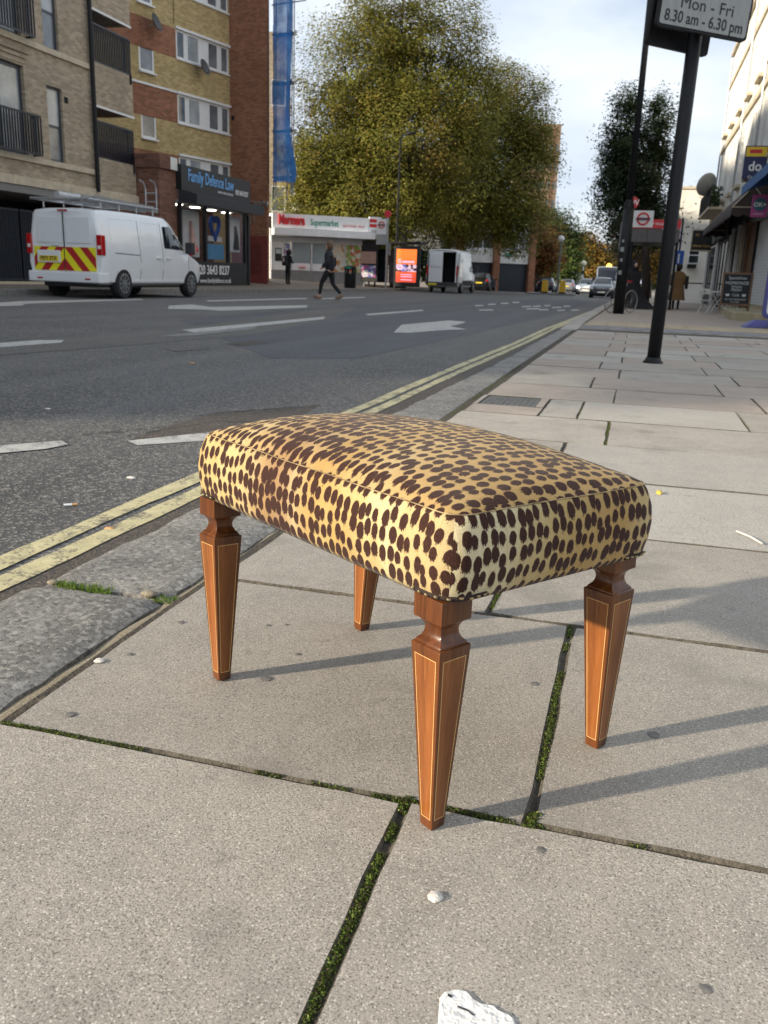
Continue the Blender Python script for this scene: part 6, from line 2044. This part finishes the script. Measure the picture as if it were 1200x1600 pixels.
wall(mb, 0, 7.2, -2, 26.5, ops, 0, .2); mb.bx(0, 7.2, .4, 12, -2, 26.4); mb.add([(7.2, 0, -2), (7.2, 12, -2), (7.2, 12, 26.5), (7.2, 0, 26.5)], [(0, 1, 2, 3)])
mb.build('wall', 'brick_brown_far', tw)
for o_ in ops: MB().bx(*o_[:2], .1, .12, *o_[2:]).build('window', 'glass_mid', tw)
MB().bx(6.0, 6.5, -.05, -.001, -2, 26).build('stair_strip', 'brick_dark', tw)

# ================================================================== TREES
def branch_tubes(mb, base, tips, r0, fork, jit):
    for tp_ in tips:
        a = Vector(base); f = Vector(fork); c = Vector(tp_)
        m1 = f.lerp(c, .35) + Vector((rnd(-jit, jit), rnd(-jit, jit), rnd(0, jit) + (c - f).length * .08))
        m2 = f.lerp(c, .7) + Vector((rnd(-jit, jit), rnd(-jit, jit), rnd(0, jit)))
        mb.tube([f, m1, m2, c], [r0, r0 * .6, r0 * .35, r0 * .1], 6, caps=False)
def tree(name, label, base, trunk_h, trunk_r, blobs, n, clumps, leaf, cols, wts, group=None, bark='bark', sig=.5, tone=.16, limbs=26, hollow=.55, droop=0.0, leafless=None, kind_w=None):
    t = thing(name, label, 'tree', base, 0, group)
    bl = [(Vector(c) - Vector(base), Vector(r_)) for c, r_ in blobs]
    vol = np.array([r_.x * r_.y * r_.z for _, r_ in bl]) ** .8
    idx = RG.choice(len(bl), clumps, p=vol / vol.sum())
    d = RG.normal(size=(clumps, 3)); d /= np.linalg.norm(d, axis=1, keepdims=True)
    rad = (hollow + (1 - hollow) * RG.random(clumps) ** .6)
    rad *= 1 + .10 * RG.normal(size=clumps)
    C = np.array([tuple(bl[i][0]) for i in idx]) + d * rad[:, None] * np.array([tuple(bl[i][1]) for i in idx])
    k = RG.integers(0, clumps, n)
    sg_ = sig * (0.6 + .8 * RG.random(clumps))[k][:, None]
    P = C[k] + np.clip(RG.normal(size=(n, 3)), -1.7, 1.7) * sg_ * np.array([1, 1, .8])
    P[:, 2] -= droop * RG.random(n)
    keep = P[:, 2] > .4
    P = P[keep]; k = k[keep]; n = len(P)
    tonev = np.clip(1 + tone * RG.normal(size=clumps), .45, 1.7)[k][:, None]
    cc = np.array(cols); ci = RG.choice(len(cc), clumps, p=np.array(wts) / sum(wts))
    ci2 = RG.choice(len(cc), n, p=np.array(wts) / sum(wts))
    mixed = np.where(RG.random(n) < .78, ci[k], ci2)
    col = np.clip(cc[mixed] * tonev * (1 + .09 * RG.normal(size=(n, 1))), .003, .9)
    cen = np.array([tuple(bl[i][0]) for i in idx])[k]
    od = P - cen; od /= (np.linalg.norm(od, axis=1, keepdims=True) + 1e-6)
    nr = od * .55 + np.array([0, 0, .75]) + RG.normal(size=(n, 3)) * .30
    nr /= np.linalg.norm(nr, axis=1, keepdims=True)
    a1 = RG.normal(size=(n, 3)); a1 -= nr * (a1 * nr).sum(1, keepdims=True); a1 /= np.linalg.norm(a1, axis=1, keepdims=True)
    a2 = np.cross(nr, a1)
    e1 = a1 * (RG.uniform(.6, 1.1, n) * leaf)[:, None]; e2 = a2 * (RG.uniform(.6, 1.1, n) * leaf * .9)[:, None]
    mb = MB()
    fork = Vector((bl[0][0].x * .25, bl[0][0].y * .25, trunk_h))
    mb.tube([(0, 0, -.2), (rnd(-.05, .05), 0, trunk_h * .3), (fork.x * .6, fork.y * .6, trunk_h * .75), tuple(fork)], [trunk_r * 1.25, trunk_r, trunk_r * .85, trunk_r * .72], 12)
    mb.build('trunk', bark, t, smooth=True)
    lm = MB()
    for (c, r_) in bl[:6]:
        lm.tube([tuple(fork - Vector((0, 0, .3))), tuple(fork.lerp(c, .5) + Vector((rnd(-.4, .4), rnd(-.4, .4), .3))), tuple(c + Vector((0, 0, r_.z * .3)))], [trunk_r * .55, trunk_r * .36, trunk_r * .1], 8)
    sel = RG.choice(clumps, min(limbs, clumps), replace=False)
    for s in sel:
        c0 = bl[idx[s]][0]
        st_ = fork.lerp(c0, rnd(.3, 1.0))
        e_ = Vector(C[s])
        m_ = st_.lerp(e_, .5) + Vector((rnd(-.3, .3), rnd(-.3, .3), rnd(0, .5)))
        lm.tube([st_, m_, e_], [trunk_r * .17, trunk_r * .1, trunk_r * .03], 5, caps=False)
    lm.build('limbs', bark, t, smooth=True)
    quads('crown', P, e1, e2, col, 'leaf', t)
    return t
def blob(px, py, d, rpx, rpy, depth=None):
    c = at(px, py, d); s = d / FPX
    return (tuple(c), (rpx * s, depth if depth else rpx * s * .9, rpy * s))
PC = [(.205, .198, .036), (.235, .212, .038), (.175, .182, .034), (.285, .235, .044), (.23, .165, .036), (.145, .155, .030)]
PW = [5, 4, 4, 1.6, 1.0, 2.0]
random.seed(31); RG = np.random.default_rng(31)
D1_ = 57
b1 = at(650, 452, D1_)
tree('plane_tree', 'huge autumn plane tree with olive and golden leaves beside the supermarket', (-15.3, 57.5, FZ(-15.3, 57.5)), 4.2, .48,
     [blob(640, 235, D1_, 120, 120), blob(560, 140, D1_, 100, 125), blob(680, 110, D1_, 92, 118), blob(610, 60, D1_, 80, 75), blob(522, 240, D1_, 78, 105), blob(590, 320, D1_, 95, 75), blob(492, 300, D1_, 42, 70, 3), blob(730, 170, D1_, 60, 85)],
     175000, 1500, .118, PC, PW, 'plane trees along the far pavement', 'bark', sig=.55, limbs=90, hollow=.35)
D2_ = 66
tree('plane_tree', 'second plane tree with a lower crown right of the tall one, over the white van', (-14.9, 68.5, FZ(-15, 68)), 4.4, .42,
     [blob(770, 260, D2_, 85, 110), blob(825, 180, D2_, 46, 72), blob(800, 330, D2_, 62, 62), blob(720, 330, D2_, 70, 62), blob(848, 240, D2_, 28, 45, 2.0), blob(690, 290, D2_, 60, 80), blob(745, 220, D2_, 62, 95), blob(785, 150, D2_, 40, 60)],
     105000, 1050, .128, PC, PW, 'plane trees along the far pavement', 'bark', sig=.55, limbs=60, hollow=.35)
tree('plane_tree', 'plane tree trunk and dark low foliage behind the left bus shelter', (-19.3, 61.5, FZ(-19, 61)), 3.6, .40,
     [blob(535, 345, 62, 70, 50), blob(600, 370, 62, 60, 38), blob(490, 300, 62, 40, 55, 3)], 18000, 300, .14, PC, [2, 2, 4, .6, 1, 4], 'plane trees along the far pavement', 'bark', sig=.55, limbs=25)
# bushes below
tree('street_shrub', 'dense green shrub between the orange advert and the tall white van', tuple(Vector((at(672, 440, 58).x, at(672, 440, 58).y, FZ(-14, 60)))), .5, .08, [blob(672, 402, 58, 22, 38), blob(662, 420, 58, 16, 20)], 2600, 80, .12, [(.05, .08, .02), (.08, .11, .03), (.03, .05, .015)], [2, 1, 2], sig=.3, limbs=10)
# dark rowan on the right
DR = 38.5
ro = at(1000, 470, DR)
tree('rowan_tree', 'tall narrow dark green tree with reddish tints behind the right bus shelter', (ro.x + .15, ro.y, G(0, ro.y)), 3.0, .20,
     [blob(990, 290, DR, 56, 95), blob(975, 210, DR, 34, 70), blob(1025, 215, DR, 34, 70), blob(1000, 340, DR, 50, 48), blob(985, 165, DR, 18, 38), blob(1030, 175, DR, 16, 36), blob(960, 270, DR, 32, 60)],
     42000, 560, .085, [(.040, .070, .030), (.066, .098, .038), (.030, .050, .024), (.075, .035, .018), (.065, .085, .03)], [4, 3, 4, .8, 1], bark='bark_dark', sig=.24, limbs=30, hollow=.2)
# twiggy, half bare trees behind it
def bare(name, label, base, h, spread, n, r0):
    t = thing(name, label, 'tree', base, 0, 'bare trees on the right')
    mb = MB()
    mb.tube([(0, 0, -.1), (0, 0, h * .3), (.1, 0, h * .55)], [r0, r0 * .8, r0 * .5], 8)
    mb.build('trunk', 'bark_dark', t)
    br = MB()
    for k in range(n):
        a = rnd(0, 2 * PI); s0_ = rnd(.25, .55) * h
        L_ = rnd(.5, 1.0) * spread
        e_ = Vector((math.cos(a) * L_, math.sin(a) * L_, s0_ + rnd(.25, .8) * L_ * .9))
        m_ = Vector((math.cos(a) * L_ * .4, math.sin(a) * L_ * .4, s0_ + rnd(.3, .6) * L_ * .7))
        br.tube([(0, 0, s0_), m_, e_], [r0 * .35, r0 * .18, r0 * .04], 5, caps=False)
        for q in range(7):
            p = m_.lerp(e_, rnd(0, 1)); d_ = Vector((rnd(-1, 1), rnd(-1, 1), rnd(0, 1.2))) * spread * .22
            br.tube([p, p + d_ * .5, p + d_ + Vector((0, 0, -.1))], [r0 * .10, r0 * .06, r0 * .02], 4, caps=False)
    br.build('limbs', 'bark_dark', t)
    m = 900
    c = np.stack([RG.normal(0, spread * .5, m), RG.normal(0, spread * .5, m), h * .5 + RG.random(m) * spread * .7], 1)
    e1, e2 = rand_axes(m, np.full(m, .09), np.full(m, .08))
    quads('crown', c, e1, e2, pal(m, [(.10, .035, .02), (.14, .07, .03), (.05, .04, .02)], [3, 2, 2]), 'leaf', t)
    return t
bare('bare_tree', 'bare branching tree left of the dark rowan', (at(978, 450, 48).x, at(978, 450, 48).y, G(0, 52)), 6.0, 3.0, 34, .12)
bare('bare_tree', 'bare thin tree standing out against the sky right of the sign post', (at(1075, 455, 62).x, at(1075, 455, 62).y, G(2, 66)), 7.5, 5.5, 30, .15)
# far avenue trees
OR = [(.28, .10, .025), (.22, .085, .02), (.16, .075, .025), (.12, .09, .03)]
GRn = [(.10, .15, .035), (.07, .11, .028), (.15, .17, .04), (.05, .08, .02)]
YL = [(.34, .21, .035), (.24, .17, .035), (.14, .13, .03), (.30, .14, .03)]
def far(name, label, px, d, blobs, cols, n=5000, leaf=.26, sig=.7, th=2.5):
    b = at(px, 450, d)
    return tree(name, label, (b.x, b.y, G(b.x, b.y)), th, .22, [blob(a, c, d, e, f) for a, c, e, f in blobs], int(n * 1.7), max(60, n // 32), leaf, cols, [3, 3, 2, 2], 'far avenue trees', 'bark', sig=sig, limbs=20, hollow=.3)
far('avenue_tree', 'orange brown street tree beyond the tall white van', 838, 88, [(838, 392, 30, 34), (820, 375, 20, 26), (852, 405, 20, 18)], OR, 6000, .2)
far('avenue_tree', 'bright green street tree above the globe lamp', 870, 112, [(872, 385, 30, 52), (890, 395, 22, 40), (858, 360, 20, 26), (880, 420, 26, 22)], GRn, 8000, .26, .8)
far('avenue_tree', 'thin yellowish green tree below the distant tower', 845, 102, [(842, 345, 22, 26), (850, 370, 22, 28)], [(.14, .15, .04), (.10, .12, .03), (.18, .15, .05), (.12, .10, .04)], 3500, .22)
far('avenue_tree', 'golden yellow tree between the green tree and the white parked van', 920, 130, [(918, 400, 20, 34), (930, 415, 20, 26)], YL, 5000, .3, .8)
far('avenue_tree', 'orange tree far down the road beyond the crossing beacons', 908, 150, [(906, 395, 14, 34), (900, 425, 18, 18)], OR, 3500, .34, .8)
far('avenue_tree', 'olive yellow tree filling the end of the road', 945, 170, [(940, 415, 32, 26), (960, 405, 24, 30), (925, 430, 26, 14)], [(.20, .17, .05), (.14, .14, .04), (.26, .17, .04), (.10, .11, .03)], 6500, .38, 1.0)
far('avenue_tree', 'golden leaved tree seen under the rowan crown', 1015, 75, [(1015, 412, 26, 24), (1030, 395, 18, 20), (995, 405, 16, 20)], YL, 3600, .18, .5)
far('avenue_tree', 'dark green tree low behind the nearest far bollards', 815, 92, [(812, 425, 22, 24), (800, 410, 18, 22), (828, 432, 20, 16)], [(.04, .06, .02), (.06, .08, .025), (.03, .045, .015), (.10, .10, .03)], 5000, .2)
far('avenue_tree', 'green hedge like tree low behind the pedestrian in the brown coat', 1040, 95, [(1030, 432, 24, 18), (1050, 425, 18, 24)], GRn, 3500, .2, .5, 1.5)
far('avenue_tree', 'deep green tree closing the road behind the oncoming white car', 905, 200, [(890, 432, 40, 14), (930, 436, 36, 12), (870, 425, 26, 20)], [(.05, .07, .025), (.08, .09, .03), (.03, .05, .02), (.14, .11, .03)], 6000, .42, 1.2)

# ================================================================== PEOPLE
# walking woman in black, stepping along the far kerb
wp = gp(515, 462)
wy = 30.0
pos = Vector((0, 0, CH)) + ray(515, 445) * (28.5 / 1.0); pos.z = G(pos.x, pos.y) + RD
wk = thing('person', 'woman in a black padded jacket and leggings walking along the far kerb', 'person', tuple(pos), R(180 + 8))
K = pos.length / 26.5
wk.scale = (1.04, 1.04, 1.04)
# local: x forward (after the turn she walks to the left), y left, z up
bj = [(0, 0, .92, .105), (0, 0, 1.10, .10), (.02, 0, 1.30, .125), (.03, 0, 1.42, .07), (.05, 0, 1.50, .05), (.07, 0, 1.60, (.075, .085)), (.08, 0, 1.70, .07),
      (.02, .10, .88, .085), (.24, .10, .50, .055), (.30, .10, .10, .036), (.42, .10, .05, .03),
      (-.02, -.10, .88, .085), (-.08, -.10, .48, .055), (-.36, -.10, .14, .036), (-.26, -.10, .03, .03),
      (.03, .17, 1.38, .05), (.02, .22, 1.12, .042), (.20, .22, .96, .032), (.27, .22, .92, .028),
      (.03, -.17, 1.38, .05), (-.10, -.22, 1.12, .042), (-.02, -.22, .92, .032), (.04, -.22, .86, .028)]
be = [(0, 1), (1, 2), (2, 3), (3, 4), (4, 5), (5, 6), (0, 7), (7, 8), (8, 9), (9, 10), (0, 11), (11, 12), (12, 13), (13, 14), (3, 15), (15, 16), (16, 17), (17, 18), (3, 19), (19, 20), (20, 21), (21, 22)]
skin('body', bj, be, 'skin', wk)
jk = [(0, 0, .84, (.15, .19)), (.0, 0, 1.0, (.165, .20)), (.02, 0, 1.2, (.17, .20)), (.02, 0, 1.36, (.15, .19)), (.04, 0, 1.48, .095), (.05, 0, 1.54, .085),
      (.02, .20, 1.36, .095), (.02, .27, 1.12, .085), (.20, .25, .97, .065), (.02, -.20, 1.36, .095), (-.11, -.27, 1.12, .085), (-.01, -.25, .94, .065)]
je = [(0, 1), (1, 2), (2, 3), (3, 4), (4, 5), (3, 6), (6, 7), (7, 8), (3, 9), (9, 10), (10, 11)]
skin('jacket', jk, je, 'navy_cloth', wk)
for (h_, kn, an) in (((.02, .10, .90), (.24, .10, .50), (.30, .10, .13)), ((-.02, -.10, .90), (-.08, -.10, .48), (-.36, -.10, .16))):
    skin('leggings', [(*h_, .115), (*[(a + b) / 2 for a, b in zip(h_, kn)], .10), (*kn, .072), (*[(a + b) / 2 for a, b in zip(kn, an)], .066), (*an, .046)], [(0, 1), (1, 2), (2, 3), (3, 4)], 'black_cloth', wk)
for c, a in (((.36, .10, .055), -.25), ((-.30, -.10, .07), .45)):
    mb = MB(); mb.obx((c[0], c[1], c[2]), (.28, .10, .10), Matrix.Rotation(a, 3, 'Y')); mb.build('shoe', 'shoe_tan', wk, bevel=.035)
mb = MB(); mb.lathe([(.01, -.05), (.085, .0), (.105, .10), (.10, .18), (.06, .25), (.01, .27)], (.045, 0, 1.52), 14, sx=1.05, sy=.9)
hr = mb.build('hair', 'hair_brown', wk, smooth=True); hr.location = (-.035, 0, 0)
# hooded figure with a backpack at the cash machine
kp = at(450, 446, 43.3)
kid = thing('person', 'person in black with hood up and a backpack, standing at the cash machine', 'person', (kp.x, kp.y, FZ(kp.x, kp.y)), R(60))
skin('body', [(0, 0, .85, .13), (0, 0, 1.05, .13), (0, 0, 1.28, .15), (.03, 0, 1.42, .07), (.06, 0, 1.55, .09), (.07, 0, 1.62, .075), (0, .10, .82, .09), (.0, .11, .45, .065), (0, .11, .08, .05), (.10, .11, .04, .04), (0, -.10, .82, .09), (-.02, -.12, .45, .065), (-.04, -.12, .08, .05), (.06, -.12, .04, .04), (0, .20, 1.34, .07), (.03, .24, 1.1, .055), (.22, .16, 1.05, .04), (0, -.20, 1.34, .07), (.03, -.24, 1.1, .055), (.22, -.16, 1.05, .04)],
     [(0, 1), (1, 2), (2, 3), (3, 4), (4, 5), (0, 6), (6, 7), (7, 8), (8, 9), (0, 10), (10, 11), (11, 12), (12, 13), (2, 14), (14, 15), (15, 16), (2, 17), (17, 18), (18, 19)], 'black_cloth', kid)
MB().obx((-.20, 0, 1.14), (.16, .32, .46)).build('backpack', 'navy_cloth', kid, bevel=.05)
MB().bx(-.287, -.281, -.05, .05, 1.1, 1.3).build('backpack_logo', 'ink_white', kid)
mb = MB(); mb.lathe([(.01, -.14), (.12, -.10), (.135, .02), (.11, .11), (.02, .15)], (.05, 0, 1.55), 12); mb.build('hood', 'black_cloth', kid, smooth=True)
mb = MB(); mb.lathe([(.005, -.08), (.06, -.05), (.075, .02), (.05, .07), (.005, .09)], (.125, 0, 1.54), 10, sx=.6); mb.build('face', 'skin', kid, smooth=True)
# figure in a long black gown by the bus stop
np_ = at(985, 478, 33.0)
gown = thing('person', 'person in a long black robe with a trailing hem beside the bus stop pole', 'person', (np_.x, np_.y, G(np_.x, np_.y)), 0)
skin('body', [(0, 0, .9, .13), (0, 0, 1.15, .13), (0, 0, 1.36, .14), (0, 0, 1.46, .06), (.02, -.02, 1.58, .09), (.02, -.02, 1.66, .08), (-.09, 0, .85, .09), (-.10, 0, .45, .065), (-.10, 0, .06, .05), (.09, 0, .85, .09), (.10, 0, .45, .065), (.10, 0, .06, .05), (-.20, 0, 1.36, .07), (-.26, -.03, 1.12, .055), (-.16, -.16, .98, .045), (.20, 0, 1.36, .07), (.26, -.03, 1.12, .055), (.16, -.16, .98, .045)],
     [(0, 1), (1, 2), (2, 3), (3, 4), (4, 5), (0, 6), (6, 7), (7, 8), (0, 9), (9, 10), (10, 11), (2, 12), (12, 13), (13, 14), (2, 15), (15, 16), (16, 17)], 'black_cloth', gown)
rows_ = [(1.42, .19, .14, 0), (1.30, .25, .17, 0), (1.1, .25, .18, .0), (.95, .26, .19, .02), (.7, .33, .22, .06), (.4, .45, .27, .16), (.15, .60, .34, .30), (.02, .78, .40, .42)]
vs = []; fs = []
nn = 28
for i, (z, a, b, sh_) in enumerate(rows_):
    for k in range(nn):
        t = 2 * PI * k / nn
        fold = 1 + .06 * math.sin(k * 3.0 + i * .3) * (i / 7)
        ex = a * fold * (1.0 if math.cos(t) > 0 else .52 if i > 4 else .85)
        vs.append((sh_ * .55 + ex * math.cos(t), b * fold * math.sin(t), z))
for i in range(len(rows_) - 1):
    for k in range(nn): fs.append((i * nn + k, (i + 1) * nn + k, (i + 1) * nn + (k + 1) % nn, i * nn + (k + 1) % nn))
MB().add(vs, fs).build('robe', 'black_cloth', gown, smooth=True)
mb = MB(); mb.lathe([(.15, -.22), (.14, -.1), (.115, .0), (.12, .08), (.09, .15), (.01, .18)], (.02, 0, 1.60), 14); mb.build('headscarf', 'black_cloth', gown, smooth=True)
mb = MB(); mb.lathe([(.005, -.08), (.055, -.05), (.065, .01), (.05, .06), (.005, .08)], (0, 0, 0), 10, sy=.5); fc = mb.build('face', 'skin', gown, smooth=True); fc.location = (.05, -.115, 1.60)
# woman in a brown coat walking away
cp_ = at(1055, 478, 34.5)
ct = thing('person', 'person in a long brown coat with a dark shoulder bag walking away', 'person', (cp_.x, cp_.y, G(cp_.x, cp_.y)), R(90))
skin('body', [(0, 0, .9, .12), (0, 0, 1.15, .12), (0, 0, 1.36, .13), (0, 0, 1.46, .055), (.02, 0, 1.58, .085), (.02, 0, 1.66, .075), (0, .09, .85, .09), (.10, .09, .45, .06), (.06, .09, .06, .045), (.16, .09, .03, .04), (0, -.09, .85, .09), (-.06, -.09, .45, .06), (-.18, -.09, .08, .045), (-.10, -.09, .03, .04), (0, .20, 1.36, .06), (.02, .25, 1.12, .05), (.08, .25, .90, .04), (0, -.20, 1.36, .06), (.06, -.25, 1.12, .05), (.16, -.22, .98, .04)],
     [(0, 1), (1, 2), (2, 3), (3, 4), (4, 5), (0, 6), (6, 7), (7, 8), (8, 9), (0, 10), (10, 11), (11, 12), (12, 13), (2, 14), (14, 15), (15, 16), (2, 17), (17, 18), (18, 19)], 'black_cloth', ct)
vs = []; fs = []
rows_ = [(1.47, .09, .10), (1.42, .13, .20), (1.30, .16, .245), (1.1, .165, .235), (.95, .17, .235), (.7, .20, .27), (.48, .23, .31), (.36, .245, .335)]
for i, (z, a, b) in enumerate(rows_):
    for k in range(nn):
        t = 2 * PI * k / nn
        fold = 1 + .05 * math.sin(k * 2.2 + i * .2) * (i / 7)
        vs.append((a * fold * math.cos(t), b * fold * math.sin(t), z))
for i in range(len(rows_) - 1):
    for k in range(nn): fs.append((i * nn + k, (i + 1) * nn + k, (i + 1) * nn + (k + 1) % nn, i * nn + (k + 1) % nn))
MB().add(vs, fs).build('coat', 'camel_cloth', ct, smooth=True)
for s in (-1, 1): skin('sleeve', [(0, s * .20, 1.38, .085), (.03, s * .27, 1.14, .075), (.10, s * .26, .94, .06)], [(0, 1), (1, 2)], 'camel_cloth', ct)
mb = MB(); mb.lathe([(.01, -.10), (.10, -.05), (.12, .04), (.10, .12), (.02, .16)], (-.01, 0, 1.60), 14); mb.build('hair', 'hair_dark', ct, smooth=True)
MB().obx((.0, -.33, 1.05), (.30, .12, .50)).build('shoulder_bag', 'navy_cloth', ct, bevel=.05)

# ================================================================== LITTER AND MARKS ON THE PAVEMENT
def blot(name, px, py, r_, mat, label, cat, h=.0022, dz=.0, n=18, sx=1.0, road_=False, group=None):
    p = gp(px, py, RD if road_ else 0)
    b = MB()
    pts = []
    for k in range(n):
        t = 2 * PI * k / n; q = r_ * (1 + rnd(-.14, .14)); pts.append((q * sx * math.cos(t), q * math.sin(t)))
    vs = [(x, y, 0) for x, y in pts] + [(x * .8, y * .8, h) for x, y in pts] + [(0, 0, h * 1.15)]
    fs = [(k, (k + 1) % n, n + (k + 1) % n, n + k) for k in range(n)] + [(n + k, n + (k + 1) % n, 2 * n) for k in range(n)]
    b.add(vs, fs)
    o = b.build(name, mat, None, smooth=True)
    o.location = (p.x, p.y, p.z + dz)
    return tag(o, label, cat, group)
M('gum_dark', (.14, .13, .12), .7, .3, 60)
M('gum_pale', (.62, .58, .52), .7, .2, 120, .4, 200)
M('paint_blob', (.80, .78, .74), .75, .06, 60, .6, 120)
random.seed(77)
for px, py, r_, lb_ in ((416, 1060, .016, 'dark flattened gum in the shadow of the left stool leg'), (835, 1068, .012, 'dark gum spot left of the rear right stool leg'), (1022, 1148, .016, 'dark gum spot in the shadow right of the right stool leg'), (465, 1022, .008, 'small dark gum spot nearest the middle of the slab under the stool'), (447, 976, .006, 'tiny dark gum spot in front of the back stool leg'), (419, 977, .008, 'dark pitted gum spot under the seat left of the back leg'), (283, 972, .011, 'grey gum spot left of the left stool leg'), (110, 1116, .012, 'faint gum spot above the mossy joint at the left'), (203, 1022, .009, 'faint dark gum spot between the kerb and the left stool leg'), (845, 1328, .010, 'dark spot just below the mossy joint right of the front leg'), (1102, 1545, .010, 'faint grey gum spot near the bottom right corner')):
    blot('gum_spot', px, py, r_ * .72, 'gum_dark', lb_, 'gum', .0004, .0006)
blot('gum_spot', 155, 1033, .011, 'gum_pale', 'round white gum spot beside the kerb mortar', 'gum', .002, .0012)
sh_ = blot('pale_shell', 680, 1403, .0105, 'gum_pale', 'small pale round shell like disc lying on the front slab', 'shell', .004, .001)
# white paint splash at the bottom edge
pts_px = [(687, 1560), (695, 1551), (712, 1547), (728, 1550), (738, 1562), (750, 1570), (772, 1574), (780, 1582), (796, 1588), (803, 1594), (806, 1606), (815, 1640), (760, 1660), (700, 1640), (684, 1600), (686, 1575)]
P_ = [gp(a, b) for a, b in pts_px]
mb = MB(); c_ = sum(P_, Vector()) / len(P_)
vs = [(p.x, p.y, .0012) for p in P_] + [(c_.x + (p.x - c_.x) * .94, c_.y + (p.y - c_.y) * .94, .0030) for p in P_]
n = len(P_)
fs = [((k + 1) % n, k, n + k, n + (k + 1) % n) for k in range(n)] + [tuple(range(2 * n - 1, n - 1, -1))]
spl = MB().add(vs, fs).build('paint_splash', 'paint_blob', None)
tag(spl, 'dried white paint splash on the slab at the bottom edge', 'paint splash')
for (pp, w) in (([(700, 1558), (706, 1561)], .0022), ([(715, 1576), (730, 1582), (741, 1590)], .0014)):
    q = [gp(a, b) for a, b in pp]; MB().tube([(p.x, p.y, .0026) for p in q], w, 5).build('crack', 'void_dark', spl)
yl = blot('fallen_leaf', 1030, 771, .022, M('leaf_yellow', (.62, .42, .06), .6, .15, 60), 'yellow fallen leaf behind the right end of the stool', 'leaf', .010, .0, 9, .6)
cb_ = thing('cigarette_butt', 'white cigarette butt on the road beside the yellow lines', 'cigarette butt', tuple(gp(110, 792, RD) + Vector((0, 0, .008))), R(35))
MB().tube([(-.022, 0, 0), (.006, 0, 0)], .0045, 8).build('paper', 'ink_white', cb_); MB().tube([(.0065, 0, 0), (.024, 0, 0)], .0044, 8).build('filter', M('cork', (.55, .30, .12), .8, .2, 100), cb_)
for px, py, r_, lb_ in ((205, 748, .014, 'flat pale scrap of litter on the road left of the stool'), (75, 640, .012, 'pale scrap on the road near the left edge above the dash'), (300, 568, .018, 'small white scrap on the road in mid distance'), (172, 828, .012, 'tan leaf scrap in the gutter'), (920, 492, .035, 'white scrap in the gutter by the distant kerb')):
    blot('litter_scrap', px, py, r_, 'gum_pale' if 'tan' not in lb_ else 'cork', lb_, 'litter', .004, .004, 7, 1.6, True)
tw_ = thing('pale_twig', 'thin pale twig on the slab at the right edge', 'twig', tuple(gp(1170, 842) + Vector((0, 0, .006))), R(-62))
MB().tube([(-.07, 0, 0), (0, .004, .002), (.07, 0, 0)], .003, 6).build('stem', 'gum_pale', tw_)
